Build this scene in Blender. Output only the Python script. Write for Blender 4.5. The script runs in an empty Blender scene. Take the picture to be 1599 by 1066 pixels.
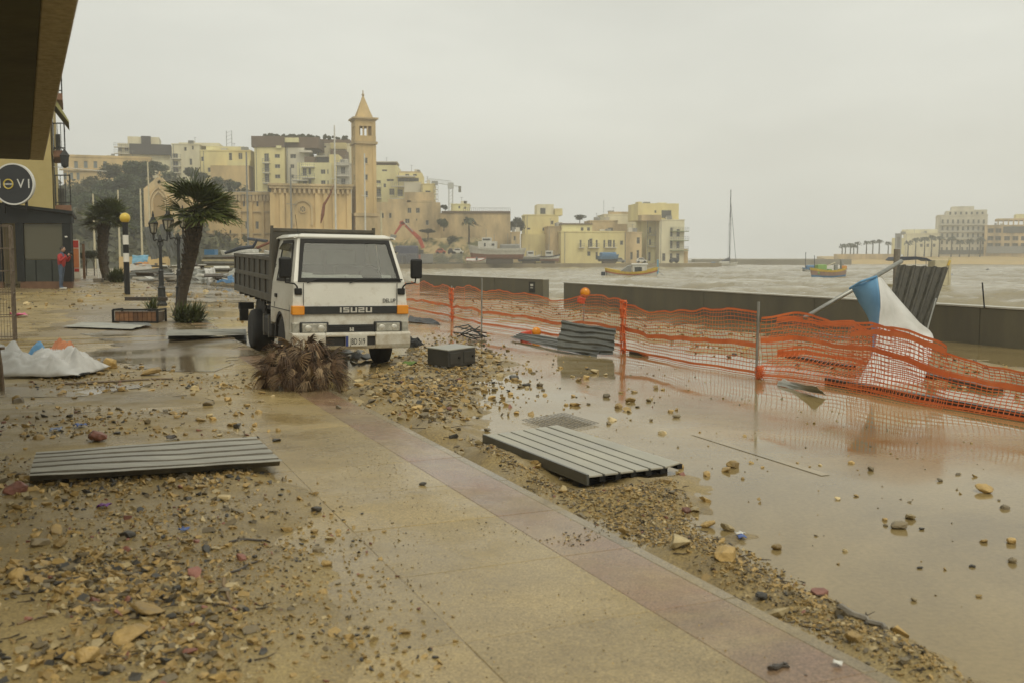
import bpy, bmesh, math, random
import numpy as np
from mathutils import Vector, Matrix
sc = bpy.context.scene
col = sc.collection
random.seed(7)
rng = np.random.default_rng(11)
R = math.radians
# ------------------------------------------------------------------ camera
F = 1554.6                      # focal length in photograph pixels (35 mm lens)
PITCH = math.atan(130 / F)
EYE = 1.73
cam_d = bpy.data.cameras.new('camera')
cam = bpy.data.objects.new('camera', cam_d)
col.objects.link(cam)
cam.location = (0, 0, EYE)
cam.rotation_euler = (math.pi / 2 - PITCH, 0, 0)
cam_d.sensor_width = 36.0
cam_d.lens = 36.0 * F / 1599
cam_d.clip_start = 0.1
cam_d.clip_end = 9000
cam_d.dof.use_dof = True
cam_d.dof.focus_distance = 16.0
cam_d.dof.aperture_fstop = 3.2
sc.camera = cam
# ------------------------------------------------------------------ sky and sun
SUN_EL, SUN_AZ = R(55), R(155)      # behind the camera, a little to the right, lost in cloud
w = bpy.data.worlds.new('World')
sc.world = w
w.use_nodes = True
nt = w.node_tree
nt.nodes.clear()
out = nt.nodes.new('ShaderNodeOutputWorld')
bg = nt.nodes.new('ShaderNodeBackground')
sky = nt.nodes.new('ShaderNodeTexSky')
sky.sky_type = 'NISHITA'
sky.sun_disc = False
sky.sun_elevation = SUN_EL
sky.sun_rotation = SUN_AZ
sky.air_density = 1.0
sky.dust_density = 4.0
hs = nt.nodes.new('ShaderNodeHueSaturation')
hs.inputs['Saturation'].default_value = 0.15
mx = nt.nodes.new('ShaderNodeMix')
mx.data_type = 'RGBA'
mx.inputs[0].default_value = 0.93            # thick cloud hides nearly all of the blue
tc = nt.nodes.new('ShaderNodeTexCoord')
mp = nt.nodes.new('ShaderNodeMapping')
mp.inputs['Scale'].default_value = (1.2, 1.2, 4.0)
cn = nt.nodes.new('ShaderNodeTexNoise')
cn.inputs['Scale'].default_value = 1.3
cn.inputs['Detail'].default_value = 7.0
cr = nt.nodes.new('ShaderNodeValToRGB')
cr.color_ramp.elements[0].position = 0.3
cr.color_ramp.elements[0].color = (6.7, 6.8, 6.15, 1)
cr.color_ramp.elements[1].position = 0.72
cr.color_ramp.elements[1].color = (9.7, 9.8, 8.85, 1)
nt.links.new(tc.outputs['Generated'], mp.inputs['Vector'])
nt.links.new(mp.outputs[0], cn.inputs['Vector'])
nt.links.new(cn.outputs[0], cr.inputs[0])
nt.links.new(sky.outputs[0], hs.inputs['Color'])
nt.links.new(hs.outputs[0], mx.inputs[6])
nt.links.new(cr.outputs[0], mx.inputs[7])
nt.links.new(mx.outputs[2], bg.inputs['Color'])
bg.inputs['Strength'].default_value = 0.09
nt.links.new(bg.outputs[0], out.inputs['Surface'])
sl = bpy.data.lights.new('sun', 'SUN')
sl.energy = 1.35
sl.angle = R(35)
sl.color = (1.0, 0.92, 0.74)
so = bpy.data.objects.new('sun', sl)
col.objects.link(so)
so.rotation_euler = (math.pi / 2 - SUN_EL, 0, math.pi - SUN_AZ)
sc.view_settings.view_transform = 'Standard'
sc.view_settings.look = 'None'
sc.view_settings.exposure = 0.0
sc.view_settings.gamma = 1.0
sc.view_settings.use_curve_mapping = False
sc.render.engine = 'CYCLES'
sc.cycles.use_denoising = True
sc.cycles.max_bounces = 8
sc.cycles.diffuse_bounces = 3
sc.cycles.glossy_bounces = 3
sc.cycles.transparent_max_bounces = 12
sc.cycles.volume_bounces = 3
sc.cycles.caustics_reflective = False
sc.cycles.caustics_refractive = False
# ------------------------------------------------------------------ geometry of the place
def ray(px, py):
    xc = (px - 799.5) / F
    yc = -(py - 533) / F
    return Vector((xc, math.cos(PITCH) + yc * math.sin(PITCH), -math.sin(PITCH) + yc * math.cos(PITCH)))
def G(px, py, z=0.0):                       # point of the level z seen there
    d = ray(px, py)
    t = (z - EYE) / d.z
    return Vector((d.x * t, d.y * t, z))
def P(px, py, Y):                           # point at the distance Y seen there
    d = ray(px, py)
    t = Y / d.y
    return Vector((d.x * t, Y, EYE + d.z * t))
TH = R(23.5)
UX, UY = -math.sin(TH), math.cos(TH)        # along the street
NX, NY = math.cos(TH), math.sin(TH)         # across it, towards the sea
def S(a, b, z=0.0):
    return Vector((a * UX + b * NX, a * UY + b * NY, z))
def ab(x, y):
    return x * UX + y * UY, x * NX + y * NY
KERB = 2.83
def sstep(x, e0, e1):
    t = np.clip((x - e0) / (e1 - e0), 0, 1)
    return t * t * (3 - 2 * t)
def rise(x, y):                             # the promenade climbs a little beyond the truck
    a, b = ab(x, y)
    return np.clip((a - 20) * 0.02, 0, 0.5) * (1 - sstep(b, 4, 10))
def gz(x, y):
    a, b = ab(x, y)
    return rise(x, y) + np.where(b < KERB, 0.12, 0.0)
def GP(px, py, dz=0.0):                     # point of the real ground seen there
    z = 0.06
    for _ in range(12):
        g = G(px, py, z + dz)
        z = float(gz(g.x, g.y))
    return Vector((g.x, g.y, z + dz))
def _h(ix, iy, s):
    n = (ix * 374761393 + iy * 668265263 + s * 1442695041) & 0x7fffffff
    n = (n ^ (n >> 13)) * 1274126177 & 0x7fffffff
    return ((n ^ (n >> 16)) & 0xffff) / 65535.0
def vnoise(x, y, s=0):
    x = np.asarray(x, float); y = np.asarray(y, float)
    ix = np.floor(x).astype(np.int64); iy = np.floor(y).astype(np.int64)
    fx = x - ix; fy = y - iy
    fx = fx * fx * (3 - 2 * fx); fy = fy * fy * (3 - 2 * fy)
    a = _h(ix, iy, s); b = _h(ix + 1, iy, s); c = _h(ix, iy + 1, s); d = _h(ix + 1, iy + 1, s)
    return (a * (1 - fx) + b * fx) * (1 - fy) + (c * (1 - fx) + d * fx) * fy
def fbm(x, y, o=4, s=0):
    r = 0; amp = 0.5; t = 0
    for k in range(o):
        r = r + amp * vnoise(x * 2 ** k, y * 2 ** k, s + k); t += amp; amp *= 0.5
    return r / t
def sdist(poly, x, y):                      # signed distance, positive inside
    d = np.full(np.shape(x), 1e9); ins = np.zeros(np.shape(x), bool)
    n = len(poly)
    for i in range(n):
        x0, y0 = poly[i]; x1, y1 = poly[(i + 1) % n]
        ex, ey = x1 - x0, y1 - y0
        t = np.clip(((x - x0) * ex + (y - y0) * ey) / (ex * ex + ey * ey + 1e-12), 0, 1)
        d = np.minimum(d, np.hypot(x - x0 - t * ex, y - y0 - t * ey))
        c = ((y0 > y) != (y1 > y)) & (x < (x1 - x0) * (y - y0) / (y1 - y0 + 1e-12) + x0)
        ins ^= c
    return np.where(ins, d, -d)
def zone(*pts):
    return [tuple(GP(*p).xy) for p in pts]
# ------------------------------------------------------------------ materials
def nodes(name):
    m = bpy.data.materials.new(name)
    m.use_nodes = True
    t = m.node_tree
    return m, t, t.nodes['Principled BSDF']
def M(name, c1, c2=None, scale=3.0, rough=0.7, r2=None, bump=0.0, bscale=None, metal=0.0, spec=0.5, var=0.0, streak=None, coords='OBJ', c3=None, mid=(0.35, 0.65), coat=0.0, trans=0.0, alpha=1.0, streak_c=None):
    """plain surface: two (or three) tones by noise, roughness by noise, fine relief, and a shift of tone from piece to piece"""
    m, t, b = nodes(name)
    L = t.links.new
    N = t.nodes.new
    if coords == 'POS':
        g = N('ShaderNodeNewGeometry'); vec = g.outputs['Position']
    else:
        g = N('ShaderNodeTexCoord'); vec = g.outputs['Object']
    c1 = tuple(c1) + (1,)
    c2 = tuple(c2) + (1,) if c2 else c1
    n = N('ShaderNodeTexNoise'); n.inputs['Scale'].default_value = scale; n.inputs['Detail'].default_value = 6; n.inputs['Roughness'].default_value = 0.62
    if streak:
        mpn = N('ShaderNodeMapping'); mpn.inputs['Scale'].default_value = streak
        L(vec, mpn.inputs['Vector']); L(mpn.outputs[0], n.inputs['Vector'])
    else:
        L(vec, n.inputs['Vector'])
    ramp = N('ShaderNodeValToRGB'); e = ramp.color_ramp.elements
    e[0].position = mid[0]; e[0].color = c1
    e[1].position = mid[1]; e[1].color = c2
    if c3:
        x = e.new((mid[1] + 1) / 2); x.color = tuple(c3) + (1,)
    L(n.outputs[0], ramp.inputs[0])
    colr = ramp.outputs[0]
    if var:
        oi = N('ShaderNodeObjectInfo'); hv = N('ShaderNodeHueSaturation'); mr = N('ShaderNodeMapRange')
        mr.inputs['To Min'].default_value = 1 - var; mr.inputs['To Max'].default_value = 1 + var
        L(oi.outputs['Random'], mr.inputs['Value']); L(mr.outputs[0], hv.inputs['Value']); L(colr, hv.inputs['Color']); colr = hv.outputs[0]
    L(colr, b.inputs['Base Color'])
    b.inputs['Metallic'].default_value = metal
    b.inputs['Specular IOR Level'].default_value = spec
    if coat: b.inputs['Coat Weight'].default_value = coat; b.inputs['Coat Roughness'].default_value = 0.08
    if r2 is not None:
        mr = N('ShaderNodeMapRange'); mr.inputs['From Min'].default_value = mid[0]; mr.inputs['From Max'].default_value = mid[1]
        mr.inputs['To Min'].default_value = rough; mr.inputs['To Max'].default_value = r2
        L(n.outputs[0], mr.inputs['Value']); L(mr.outputs[0], b.inputs['Roughness'])
    else:
        b.inputs['Roughness'].default_value = rough
    if bump:
        n2 = N('ShaderNodeTexNoise'); n2.inputs['Scale'].default_value = bscale or scale * 8; n2.inputs['Detail'].default_value = 5
        L(vec, n2.inputs['Vector'])
        bp = N('ShaderNodeBump'); bp.inputs['Strength'].default_value = bump; bp.inputs['Distance'].default_value = 0.02
        L(n2.outputs[0], bp.inputs['Height']); L(bp.outputs[0], b.inputs['Normal'])
    if alpha < 1: b.inputs['Alpha'].default_value = alpha
    return m
def Mattr(name, rough=0.5, r2=0.75, spec=0.4, bscale=60, bump=0.3, attr='tint'):
    m, t, b = nodes(name)
    L = t.links.new; N = t.nodes.new
    a = N('ShaderNodeAttribute'); a.attribute_name = attr
    g = N('ShaderNodeNewGeometry')
    n = N('ShaderNodeTexNoise'); n.inputs['Scale'].default_value = bscale; n.inputs['Detail'].default_value = 4
    L(g.outputs['Position'], n.inputs['Vector'])
    hv = N('ShaderNodeHueSaturation'); mr = N('ShaderNodeMapRange'); mr.inputs['To Min'].default_value = 0.6; mr.inputs['To Max'].default_value = 1.35
    L(n.outputs[0], mr.inputs['Value']); L(mr.outputs[0], hv.inputs['Value']); L(a.outputs['Color'], hv.inputs['Color']); L(hv.outputs[0], b.inputs['Base Color'])
    m2 = N('ShaderNodeMapRange'); m2.inputs['To Min'].default_value = rough; m2.inputs['To Max'].default_value = r2
    L(n.outputs[0], m2.inputs['Value']); L(m2.outputs[0], b.inputs['Roughness'])
    bp = N('ShaderNodeBump'); bp.inputs['Strength'].default_value = bump; bp.inputs['Distance'].default_value = 0.01
    L(n.outputs[0], bp.inputs['Height']); L(bp.outputs[0], b.inputs['Normal'])
    b.inputs['Specular IOR Level'].default_value = spec
    return m
def Mglass(name, tint=(0.55, 0.6, 0.58), see=0.5, rough=0.03, film=(0.02, 0.025, 0.025)):
    m = bpy.data.materials.new(name); m.use_nodes = True
    t = m.node_tree; t.nodes.clear(); N = t.nodes.new; L = t.links.new
    o = N('ShaderNodeOutputMaterial'); mixs = N('ShaderNodeMixShader'); tr = N('ShaderNodeBsdfTransparent'); pr = N('ShaderNodeBsdfPrincipled')
    tr.inputs[0].default_value = tuple(tint) + (1,)
    pr.inputs['Base Color'].default_value = tuple(film) + (1,); pr.inputs['Roughness'].default_value = rough
    fr = N('ShaderNodeFresnel'); fr.inputs[0].default_value = 1.5
    mr = N('ShaderNodeMapRange'); mr.inputs['To Min'].default_value = 1 - see; mr.inputs['To Max'].default_value = 1.0
    L(fr.outputs[0], mr.inputs['Value']); L(mr.outputs[0], mixs.inputs[0]); L(tr.outputs[0], mixs.inputs[1]); L(pr.outputs[0], mixs.inputs[2]); L(mixs.outputs[0], o.inputs[0])
    return m
# ------------------------------------------------------------------ mesh building
class MB:
    def __init__(s): s.v = []; s.f = []; s.m = []; s.cur = 0
    def add(s, vs, fs):
        o = len(s.v); s.v += [tuple(p) for p in vs]
        for f in fs: s.f.append(tuple(i + o for i in f)); s.m.append(s.cur)
        return s
    def box(s, c, d, rot=None):
        c = Vector(c); hx, hy, hz = d[0] / 2, d[1] / 2, d[2] / 2
        pts = [Vector((x, y, z)) for x in (-hx, hx) for y in (-hy, hy) for z in (-hz, hz)]
        if rot is not None: pts = [rot @ p for p in pts]
        return s.add([p + c for p in pts], [(0, 1, 3, 2), (4, 6, 7, 5), (0, 4, 5, 1), (2, 3, 7, 6), (0, 2, 6, 4), (1, 5, 7, 3)])
    def b2(s, x0, x1, y0, y1, z0, z1):
        return s.box(((x0 + x1) / 2, (y0 + y1) / 2, (z0 + z1) / 2), (abs(x1 - x0), abs(y1 - y0), abs(z1 - z0)))
    def quad(s, *p): return s.add(p, [tuple(range(len(p)))])
    def prism(s, pts, vec):
        n = len(pts); vec = Vector(vec); a = [Vector(p) for p in pts]; b = [p + vec for p in a]
        fs = [tuple(range(n))[::-1], tuple(range(n, 2 * n))] + [(i, (i + 1) % n, n + (i + 1) % n, n + i) for i in range(n)]
        return s.add(a + b, fs)
    def bar(s, p, q, wd, ht=None, up=(0, 0, 1)):
        p = Vector(p); q = Vector(q); d = (q - p)
        l = d.length
        if l < 1e-6: return s
        d /= l; up = Vector(up)
        if abs(d.dot(up)) > 0.98: up = Vector((1, 0, 0))
        x = d.cross(up).normalized(); z = x.cross(d)
        m = Matrix((x, d, z)).transposed()
        return s.box((p + q) / 2, (wd, l, ht or wd), m)
    def tube(s, pts, r, n=8, cap=True):
        pts = [Vector(p) for p in pts]; k = len(pts); vs = []; ref = None
        for i, p in enumerate(pts):
            d = (pts[min(i + 1, k - 1)] - pts[max(i - 1, 0)])
            d = d.normalized() if d.length > 1e-9 else Vector((0, 0, 1))
            if ref is None: ref = Vector((0, 0, 1)) if abs(d.z) < 0.9 else Vector((1, 0, 0))
            x = d.cross(ref).normalized(); ref = x.cross(d)
            rr = r[i] if hasattr(r, '__len__') else r
            for j in range(n):
                a = 2 * math.pi * j / n
                vs.append(p + (x * math.cos(a) + ref * math.sin(a)) * rr)
        fs = [(i * n + j, i * n + (j + 1) % n, (i + 1) * n + (j + 1) % n, (i + 1) * n + j) for i in range(k - 1) for j in range(n)]
        if cap: fs += [tuple(range(n))[::-1], tuple(range((k - 1) * n, k * n))]
        return s.add(vs, fs)
    def lathe(s, prof, c=(0, 0, 0), n=16, axis='z', cap=True):
        vs = []; c = Vector(c)
        for r, z in prof:
            for j in range(n):
                a = 2 * math.pi * j / n
                p = (r * math.cos(a), r * math.sin(a), z)
                if axis == 'x': p = (p[2], p[0], p[1])
                if axis == 'y': p = (p[0], p[2], p[1])
                vs.append(c + Vector(p))
        k = len(prof)
        fs = [(i * n + j, i * n + (j + 1) % n, (i + 1) * n + (j + 1) % n, (i + 1) * n + j) for i in range(k - 1) for j in range(n)]
        if cap: fs += [tuple(range(n))[::-1], tuple(range((k - 1) * n, k * n))]
        else: fs += [((k - 1) * n + j, (k - 1) * n + (j + 1) % n, (j + 1) % n, j) for j in range(n)]
        return s.add(vs, fs)
    def ball(s, c, r, n=10, k=7):
        if not hasattr(r, '__len__'): r = (r, r, r)
        vs = []; fs = []; c = Vector(c)
        for i in range(1, k):
            t = math.pi * i / k
            for j in range(n):
                a = 2 * math.pi * j / n
                vs.append(c + Vector((r[0] * math.sin(t) * math.cos(a), r[1] * math.sin(t) * math.sin(a), r[2] * math.cos(t))))
        top = len(vs); vs += [c + Vector((0, 0, r[2])), c - Vector((0, 0, r[2]))]
        for i in range(k - 2):
            for j in range(n): fs.append((i * n + j, (i + 1) * n + j, (i + 1) * n + (j + 1) % n, i * n + (j + 1) % n))
        for j in range(n):
            fs.append((top, j, (j + 1) % n)); fs.append((top + 1, (k - 2) * n + (j + 1) % n, (k - 2) * n + j))
        return s.add(vs, fs)
    def mesh(s, name, mats, smooth=False, recalc=True):
        me = bpy.data.meshes.new(name); me.from_pydata(s.v, [], s.f)
        if not isinstance(mats, (list, tuple)): mats = [mats]
        for m in mats: me.materials.append(m)
        if any(s.m): me.polygons.foreach_set('material_index', s.m)
        if recalc and len(s.f) < 6000:
            bm = bmesh.new(); bm.from_mesh(me); bmesh.ops.recalc_face_normals(bm, faces=bm.faces); bm.to_mesh(me); bm.free()
        if smooth: me.polygons.foreach_set('use_smooth', [True] * len(me.polygons))
        me.update()
        return me
    def build(s, name, mats, parent=None, smooth=False, bevel=0, solid=0, recalc=True, **kw):
        return link(name, s.mesh(name, mats, smooth, recalc), parent, bevel=bevel, solid=solid, **kw)
def link(name, me, parent=None, loc=None, rot=None, bevel=0, solid=0, label=None, cat=None, group=None, kind=None, scale=None):
    o = bpy.data.objects.new(name, me); col.objects.link(o)
    if parent: o.parent = parent
    if loc is not None: o.location = loc
    if rot is not None: o.rotation_euler = rot
    if scale is not None: o.scale = scale if hasattr(scale, '__len__') else (scale,) * 3
    if solid:
        md = o.modifiers.new('solid', 'SOLIDIFY'); md.thickness = solid; md.offset = 0
    if bevel:
        md = o.modifiers.new('bevel', 'BEVEL'); md.width = bevel; md.segments = 2; md.limit_method = 'ANGLE'; md.angle_limit = R(35)
    return tag(o, label, cat, group, kind)
def tag(o, label=None, cat=None, group=None, kind=None):
    if label: o['label'] = label
    if cat: o['category'] = cat
    if group: o['group'] = group
    if kind: o['kind'] = kind
    return o
def thing(name, label, cat, loc=(0, 0, 0), rot=(0, 0, 0), group=None):
    o = bpy.data.objects.new(name, None); col.objects.link(o)
    o.location = loc; o.rotation_euler = rot; o.empty_display_size = 0.2
    return tag(o, label, cat, group)
def copy_tree(o, parent=None):
    c = o.copy(); col.objects.link(c); c.parent = parent
    for ch in list(o.children): copy_tree(ch, c)
    return c
def npmesh(name, v, f, mat, tint=None, smooth=False):
    """large mesh from arrays: v (n,3), f (m,k)"""
    me = bpy.data.meshes.new(name); k = f.shape[1]
    me.vertices.add(len(v)); me.vertices.foreach_set('co', np.ascontiguousarray(v, dtype=np.float32).ravel())
    me.loops.add(f.size); me.loops.foreach_set('vertex_index', np.ascontiguousarray(f, dtype=np.int32).ravel())
    me.polygons.add(len(f)); me.polygons.foreach_set('loop_start', np.arange(0, f.size, k, dtype=np.int32))
    me.polygons.foreach_set('use_smooth', np.full(len(f), smooth))
    me.materials.append(mat)
    if tint is not None:
        a = me.attributes.new('tint', 'FLOAT_COLOR', 'POINT')
        c = np.ones((len(v), 4), np.float32); c[:, :3] = tint; a.data.foreach_set('color', c.ravel())
    me.update(calc_edges=True)
    return me
def gridmesh(name, X, Y, Z, mat, tint=None, smooth=True):
    n, m = X.shape
    idx = np.arange(n * m).reshape(n, m)
    f = np.stack([idx[:-1, :-1], idx[1:, :-1], idx[1:, 1:], idx[:-1, 1:]], -1).reshape(-1, 4)
    return npmesh(name, np.stack([X, Y, Z], -1).reshape(-1, 3), f, mat, None if tint is None else tint.reshape(-1, 3), smooth)
def text_mesh(txt, size, mat, depth=0.002, squeeze=1.0, bold=0.0):
    cu = bpy.data.curves.new('lettering', 'FONT'); cu.body = txt; cu.size = size; cu.extrude = depth; cu.align_x = 'CENTER'; cu.align_y = 'CENTER'; cu.offset = bold; cu.resolution_u = 3
    o = bpy.data.objects.new('lettering', cu); col.objects.link(o)
    bpy.context.view_layer.update()
    me = bpy.data.meshes.new_from_object(o.evaluated_get(bpy.context.evaluated_depsgraph_get()))
    bpy.data.objects.remove(o)
    for v in me.vertices: v.co.x *= squeeze
    me.materials.clear(); me.materials.append(mat)
    return me
# ------------------------------------------------------------------ the wet ground
def Mmud(name, cols, big=0.35, grit=55, rough=(0.1, 0.5), bump=0.25, gritc=0.5, spec=0.5, wave=0.0, sharp=(0.4, 0.6), bdist=0.012):
    m, t, b = nodes(name); L = t.links.new; N = t.nodes.new
    g = N('ShaderNodeNewGeometry'); pos = g.outputs['Position']
    n1 = N('ShaderNodeTexNoise'); n1.inputs['Scale'].default_value = big; n1.inputs['Detail'].default_value = 8; n1.inputs['Roughness'].default_value = 0.65; n1.inputs['Distortion'].default_value = 0.6
    L(pos, n1.inputs['Vector'])
    rp = N('ShaderNodeValToRGB'); e = rp.color_ramp.elements
    e[0].position = 0.3; e[0].color = tuple(cols[0]) + (1,); e[1].position = 0.68; e[1].color = tuple(cols[2]) + (1,)
    x = e.new(0.5); x.color = tuple(cols[1]) + (1,)
    L(n1.outputs[0], rp.inputs[0])
    n2 = N('ShaderNodeTexNoise'); n2.inputs['Scale'].default_value = grit; n2.inputs['Detail'].default_value = 4; n2.inputs['Roughness'].default_value = 0.7
    L(pos, n2.inputs['Vector'])
    mr = N('ShaderNodeMapRange'); mr.inputs['From Min'].default_value = 0.3; mr.inputs['From Max'].default_value = 0.7; mr.inputs['To Min'].default_value = 1 - gritc; mr.inputs['To Max'].default_value = 1 + gritc * 0.6
    L(n2.outputs[0], mr.inputs['Value'])
    hv = N('ShaderNodeHueSaturation'); L(mr.outputs[0], hv.inputs['Value']); L(rp.outputs[0], hv.inputs['Color']); L(hv.outputs[0], b.inputs['Base Color'])
    n3 = N('ShaderNodeTexNoise'); n3.inputs['Scale'].default_value = big * 1.7; n3.inputs['Detail'].default_value = 7; n3.inputs['Roughness'].default_value = 0.6
    mp = N('ShaderNodeMapping'); mp.inputs['Location'].default_value = (31, 7, 2); L(pos, mp.inputs['Vector']); L(mp.outputs[0], n3.inputs['Vector'])
    m2 = N('ShaderNodeMapRange'); m2.inputs['From Min'].default_value = sharp[0]; m2.inputs['From Max'].default_value = sharp[1]; m2.inputs['To Min'].default_value = rough[0]; m2.inputs['To Max'].default_value = rough[1]
    L(n3.outputs[0], m2.inputs['Value']); L(m2.outputs[0], b.inputs['Roughness'])
    b.inputs['Specular IOR Level'].default_value = spec
    bp = N('ShaderNodeBump'); bp.inputs['Strength'].default_value = bump; bp.inputs['Distance'].default_value = bdist
    if wave:                                  # ripples where water stands, grit where it does not
        n4 = N('ShaderNodeTexNoise'); n4.inputs['Scale'].default_value = 5.0; n4.inputs['Detail'].default_value = 3
        L(pos, n4.inputs['Vector'])
        mm = N('ShaderNodeMath'); mm.operation = 'MULTIPLY'; L(n2.outputs[0], mm.inputs[0]); L(m2.outputs[0], mm.inputs[1])
        ma = N('ShaderNodeMath'); ma.operation = 'MULTIPLY_ADD'; ma.inputs[1].default_value = wave; L(n4.outputs[0], ma.inputs[0]); L(mm.outputs[0], ma.inputs[2])
        L(ma.outputs[0], bp.inputs['Height'])
    else:
        L(n2.outputs[0], bp.inputs['Height'])
    L(bp.outputs[0], b.inputs['Normal'])
    return m
m_ground = M('packed_earth', (0.26, 0.2, 0.12), (0.18, 0.14, 0.09), 0.3, 0.8, coords='POS', bump=0.3)
m_road = Mmud('muddy_film', [(0.165, 0.12, 0.052), (0.27, 0.2, 0.088), (0.36, 0.27, 0.12)], big=0.28, grit=30, rough=(0.045, 0.24), bump=0.1, gritc=0.18, wave=0.10, spec=0.34, sharp=(0.42, 0.68))
m_pave = Mmud('grout', [(0.2, 0.15, 0.078), (0.25, 0.19, 0.1), (0.3, 0.23, 0.12)], grit=40, rough=(0.2, 0.5))
m_silt = Mmud('silt', [(0.2, 0.145, 0.058), (0.31, 0.226, 0.09), (0.4, 0.3, 0.125)], big=0.8, grit=75, rough=(0.16, 0.6), bump=0.5, gritc=0.55, sharp=(0.35, 0.6))
m_bank = Mmud('gritty_bank', [(0.2, 0.143, 0.058), (0.3, 0.217, 0.086), (0.38, 0.285, 0.12)], big=1.2, grit=60, rough=(0.3, 0.65), bump=0.6, gritc=0.6)
def Mslab(name, cols, film=0.75):
    """a slab of its own tone under a film of dried and wet mud that runs on from slab to slab"""
    m = Mmud(name, cols, big=0.55, grit=34, rough=(0.05, 0.4), bump=0.12, gritc=0.3, sharp=(0.36, 0.62))
    t = m.node_tree; b = t.nodes['Principled BSDF']; N = t.nodes.new; L = t.links.new; src = b.inputs['Base Color'].links[0].from_socket
    oi = N('ShaderNodeObjectInfo'); mr = N('ShaderNodeMapRange'); mr.inputs['To Min'].default_value = 0.84; mr.inputs['To Max'].default_value = 1.12
    hv = N('ShaderNodeHueSaturation'); L(oi.outputs['Random'], mr.inputs['Value']); L(mr.outputs[0], hv.inputs['Value']); L(src, hv.inputs['Color'])
    g = N('ShaderNodeNewGeometry'); mp = N('ShaderNodeMapping'); mp.inputs['Rotation'].default_value = (0, 0, 0.5); mp.inputs['Scale'].default_value = (0.55, 1.1, 1); L(g.outputs['Position'], mp.inputs['Vector'])
    n = N('ShaderNodeTexNoise'); n.inputs['Scale'].default_value = 1.0; n.inputs['Detail'].default_value = 9; n.inputs['Roughness'].default_value = 0.68; n.inputs['Distortion'].default_value = 0.8; L(mp.outputs[0], n.inputs['Vector'])
    f = N('ShaderNodeMapRange'); f.inputs['From Min'].default_value = 0.38; f.inputs['From Max'].default_value = 0.66; f.inputs['To Min'].default_value = 0.06; f.inputs['To Max'].default_value = film; L(n.outputs[0], f.inputs['Value'])
    n2 = N('ShaderNodeTexNoise'); n2.inputs['Scale'].default_value = 3.0; n2.inputs['Detail'].default_value = 8; n2.inputs['Roughness'].default_value = 0.7; L(g.outputs['Position'], n2.inputs['Vector'])
    rp = N('ShaderNodeValToRGB'); rp.color_ramp.elements[0].position = 0.35; rp.color_ramp.elements[0].color = (0.23, 0.17, 0.08, 1); rp.color_ramp.elements[1].position = 0.65; rp.color_ramp.elements[1].color = (0.46, 0.35, 0.165, 1); L(n2.outputs[0], rp.inputs[0])
    n5 = N('ShaderNodeTexNoise'); n5.inputs['Scale'].default_value = 85; n5.inputs['Detail'].default_value = 3; n5.inputs['Roughness'].default_value = .8; L(g.outputs['Position'], n5.inputs['Vector'])
    m5 = N('ShaderNodeMapRange'); m5.inputs['From Min'].default_value = .36; m5.inputs['From Max'].default_value = .62; m5.inputs['To Min'].default_value = .55; m5.inputs['To Max'].default_value = 1.12; L(n5.outputs[0], m5.inputs['Value'])
    hs5 = N('ShaderNodeHueSaturation'); L(m5.outputs[0], hs5.inputs['Value'])
    mx = N('ShaderNodeMix'); mx.data_type = 'RGBA'; L(f.outputs[0], mx.inputs[0]); L(hv.outputs[0], mx.inputs[6]); L(rp.outputs[0], mx.inputs[7]); L(mx.outputs[2], hs5.inputs['Color']); L(hs5.outputs[0], b.inputs['Base Color'])
    b.inputs['Specular IOR Level'].default_value = 0.36
    return m
m_slab = Mslab('ochre_slab', [(0.31, 0.225, 0.095), (0.42, 0.31, 0.13), (0.48, 0.35, 0.135)])
m_red = Mslab('red_slab', [(0.25, 0.16, 0.1), (0.3, 0.185, 0.12), (0.3, 0.15, 0.098)], 0.8)
m_kerb = Mslab('kerb_concrete', [(0.21, 0.17, 0.1), (0.28, 0.225, 0.14), (0.31, 0.255, 0.165)], .85)
# packed ground under the street
def bwall(a): return 16.5 + 0.094 * (a - 13.5) + 0.15    # the sea wall runs slightly off the street's line
A = np.arange(-14, 81, 2.0); B = np.concatenate([np.arange(-46, KERB, 2.0), KERB + np.linspace(0, 1, 9)])
aa, bb = np.meshgrid(A, B, indexing='ij')
bb = np.where(bb > KERB, KERB + (bb - KERB) * (bwall(aa) - KERB), bb)
X = aa * UX + bb * NX; Y = aa * UY + bb * NY
link('ground', gridmesh('ground', X, Y, rise(X, Y) - 0.06, m_ground), kind='structure')
# road under a film of muddy water
A = np.concatenate([np.arange(-12, 30, 0.5), np.arange(30, 80, 1.5)]); B = np.linspace(0, 1, 36)
aa, bb = np.meshgrid(A, B, indexing='ij')
bb = KERB + 0.004 + bb * (bwall(aa) - KERB - 0.004)
X = aa * UX + bb * NX; Y = aa * UY + bb * NY
link('road', gridmesh('road', X, Y, rise(X, Y), m_road), kind='structure')
# faint painted edge line under the film
m_line = Mmud('worn_line_paint', [(0.19, 0.14, 0.064), (0.3, 0.225, 0.102), (0.4, 0.31, 0.16)], big=0.9, grit=30, rough=(0.045, 0.24), bump=0.1, gritc=0.18, wave=0.1, spec=0.3, sharp=(0.42, 0.68))
p0 = GP(1085, 678); p1 = GP(1290, 742)
d = (p1 - p0).normalized(); s_ = Vector((-d.y, d.x, 0)) * 0.045
mb = MB(); mb.quad(p0 - s_ + Vector((0, 0, .004)), p0 + s_ + Vector((0, 0, .004)), p1 + s_ + Vector((0, 0, .004)), p1 - s_ + Vector((0, 0, .004)))
mb.build('road_marking', m_line, recalc=False, kind='structure')
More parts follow.
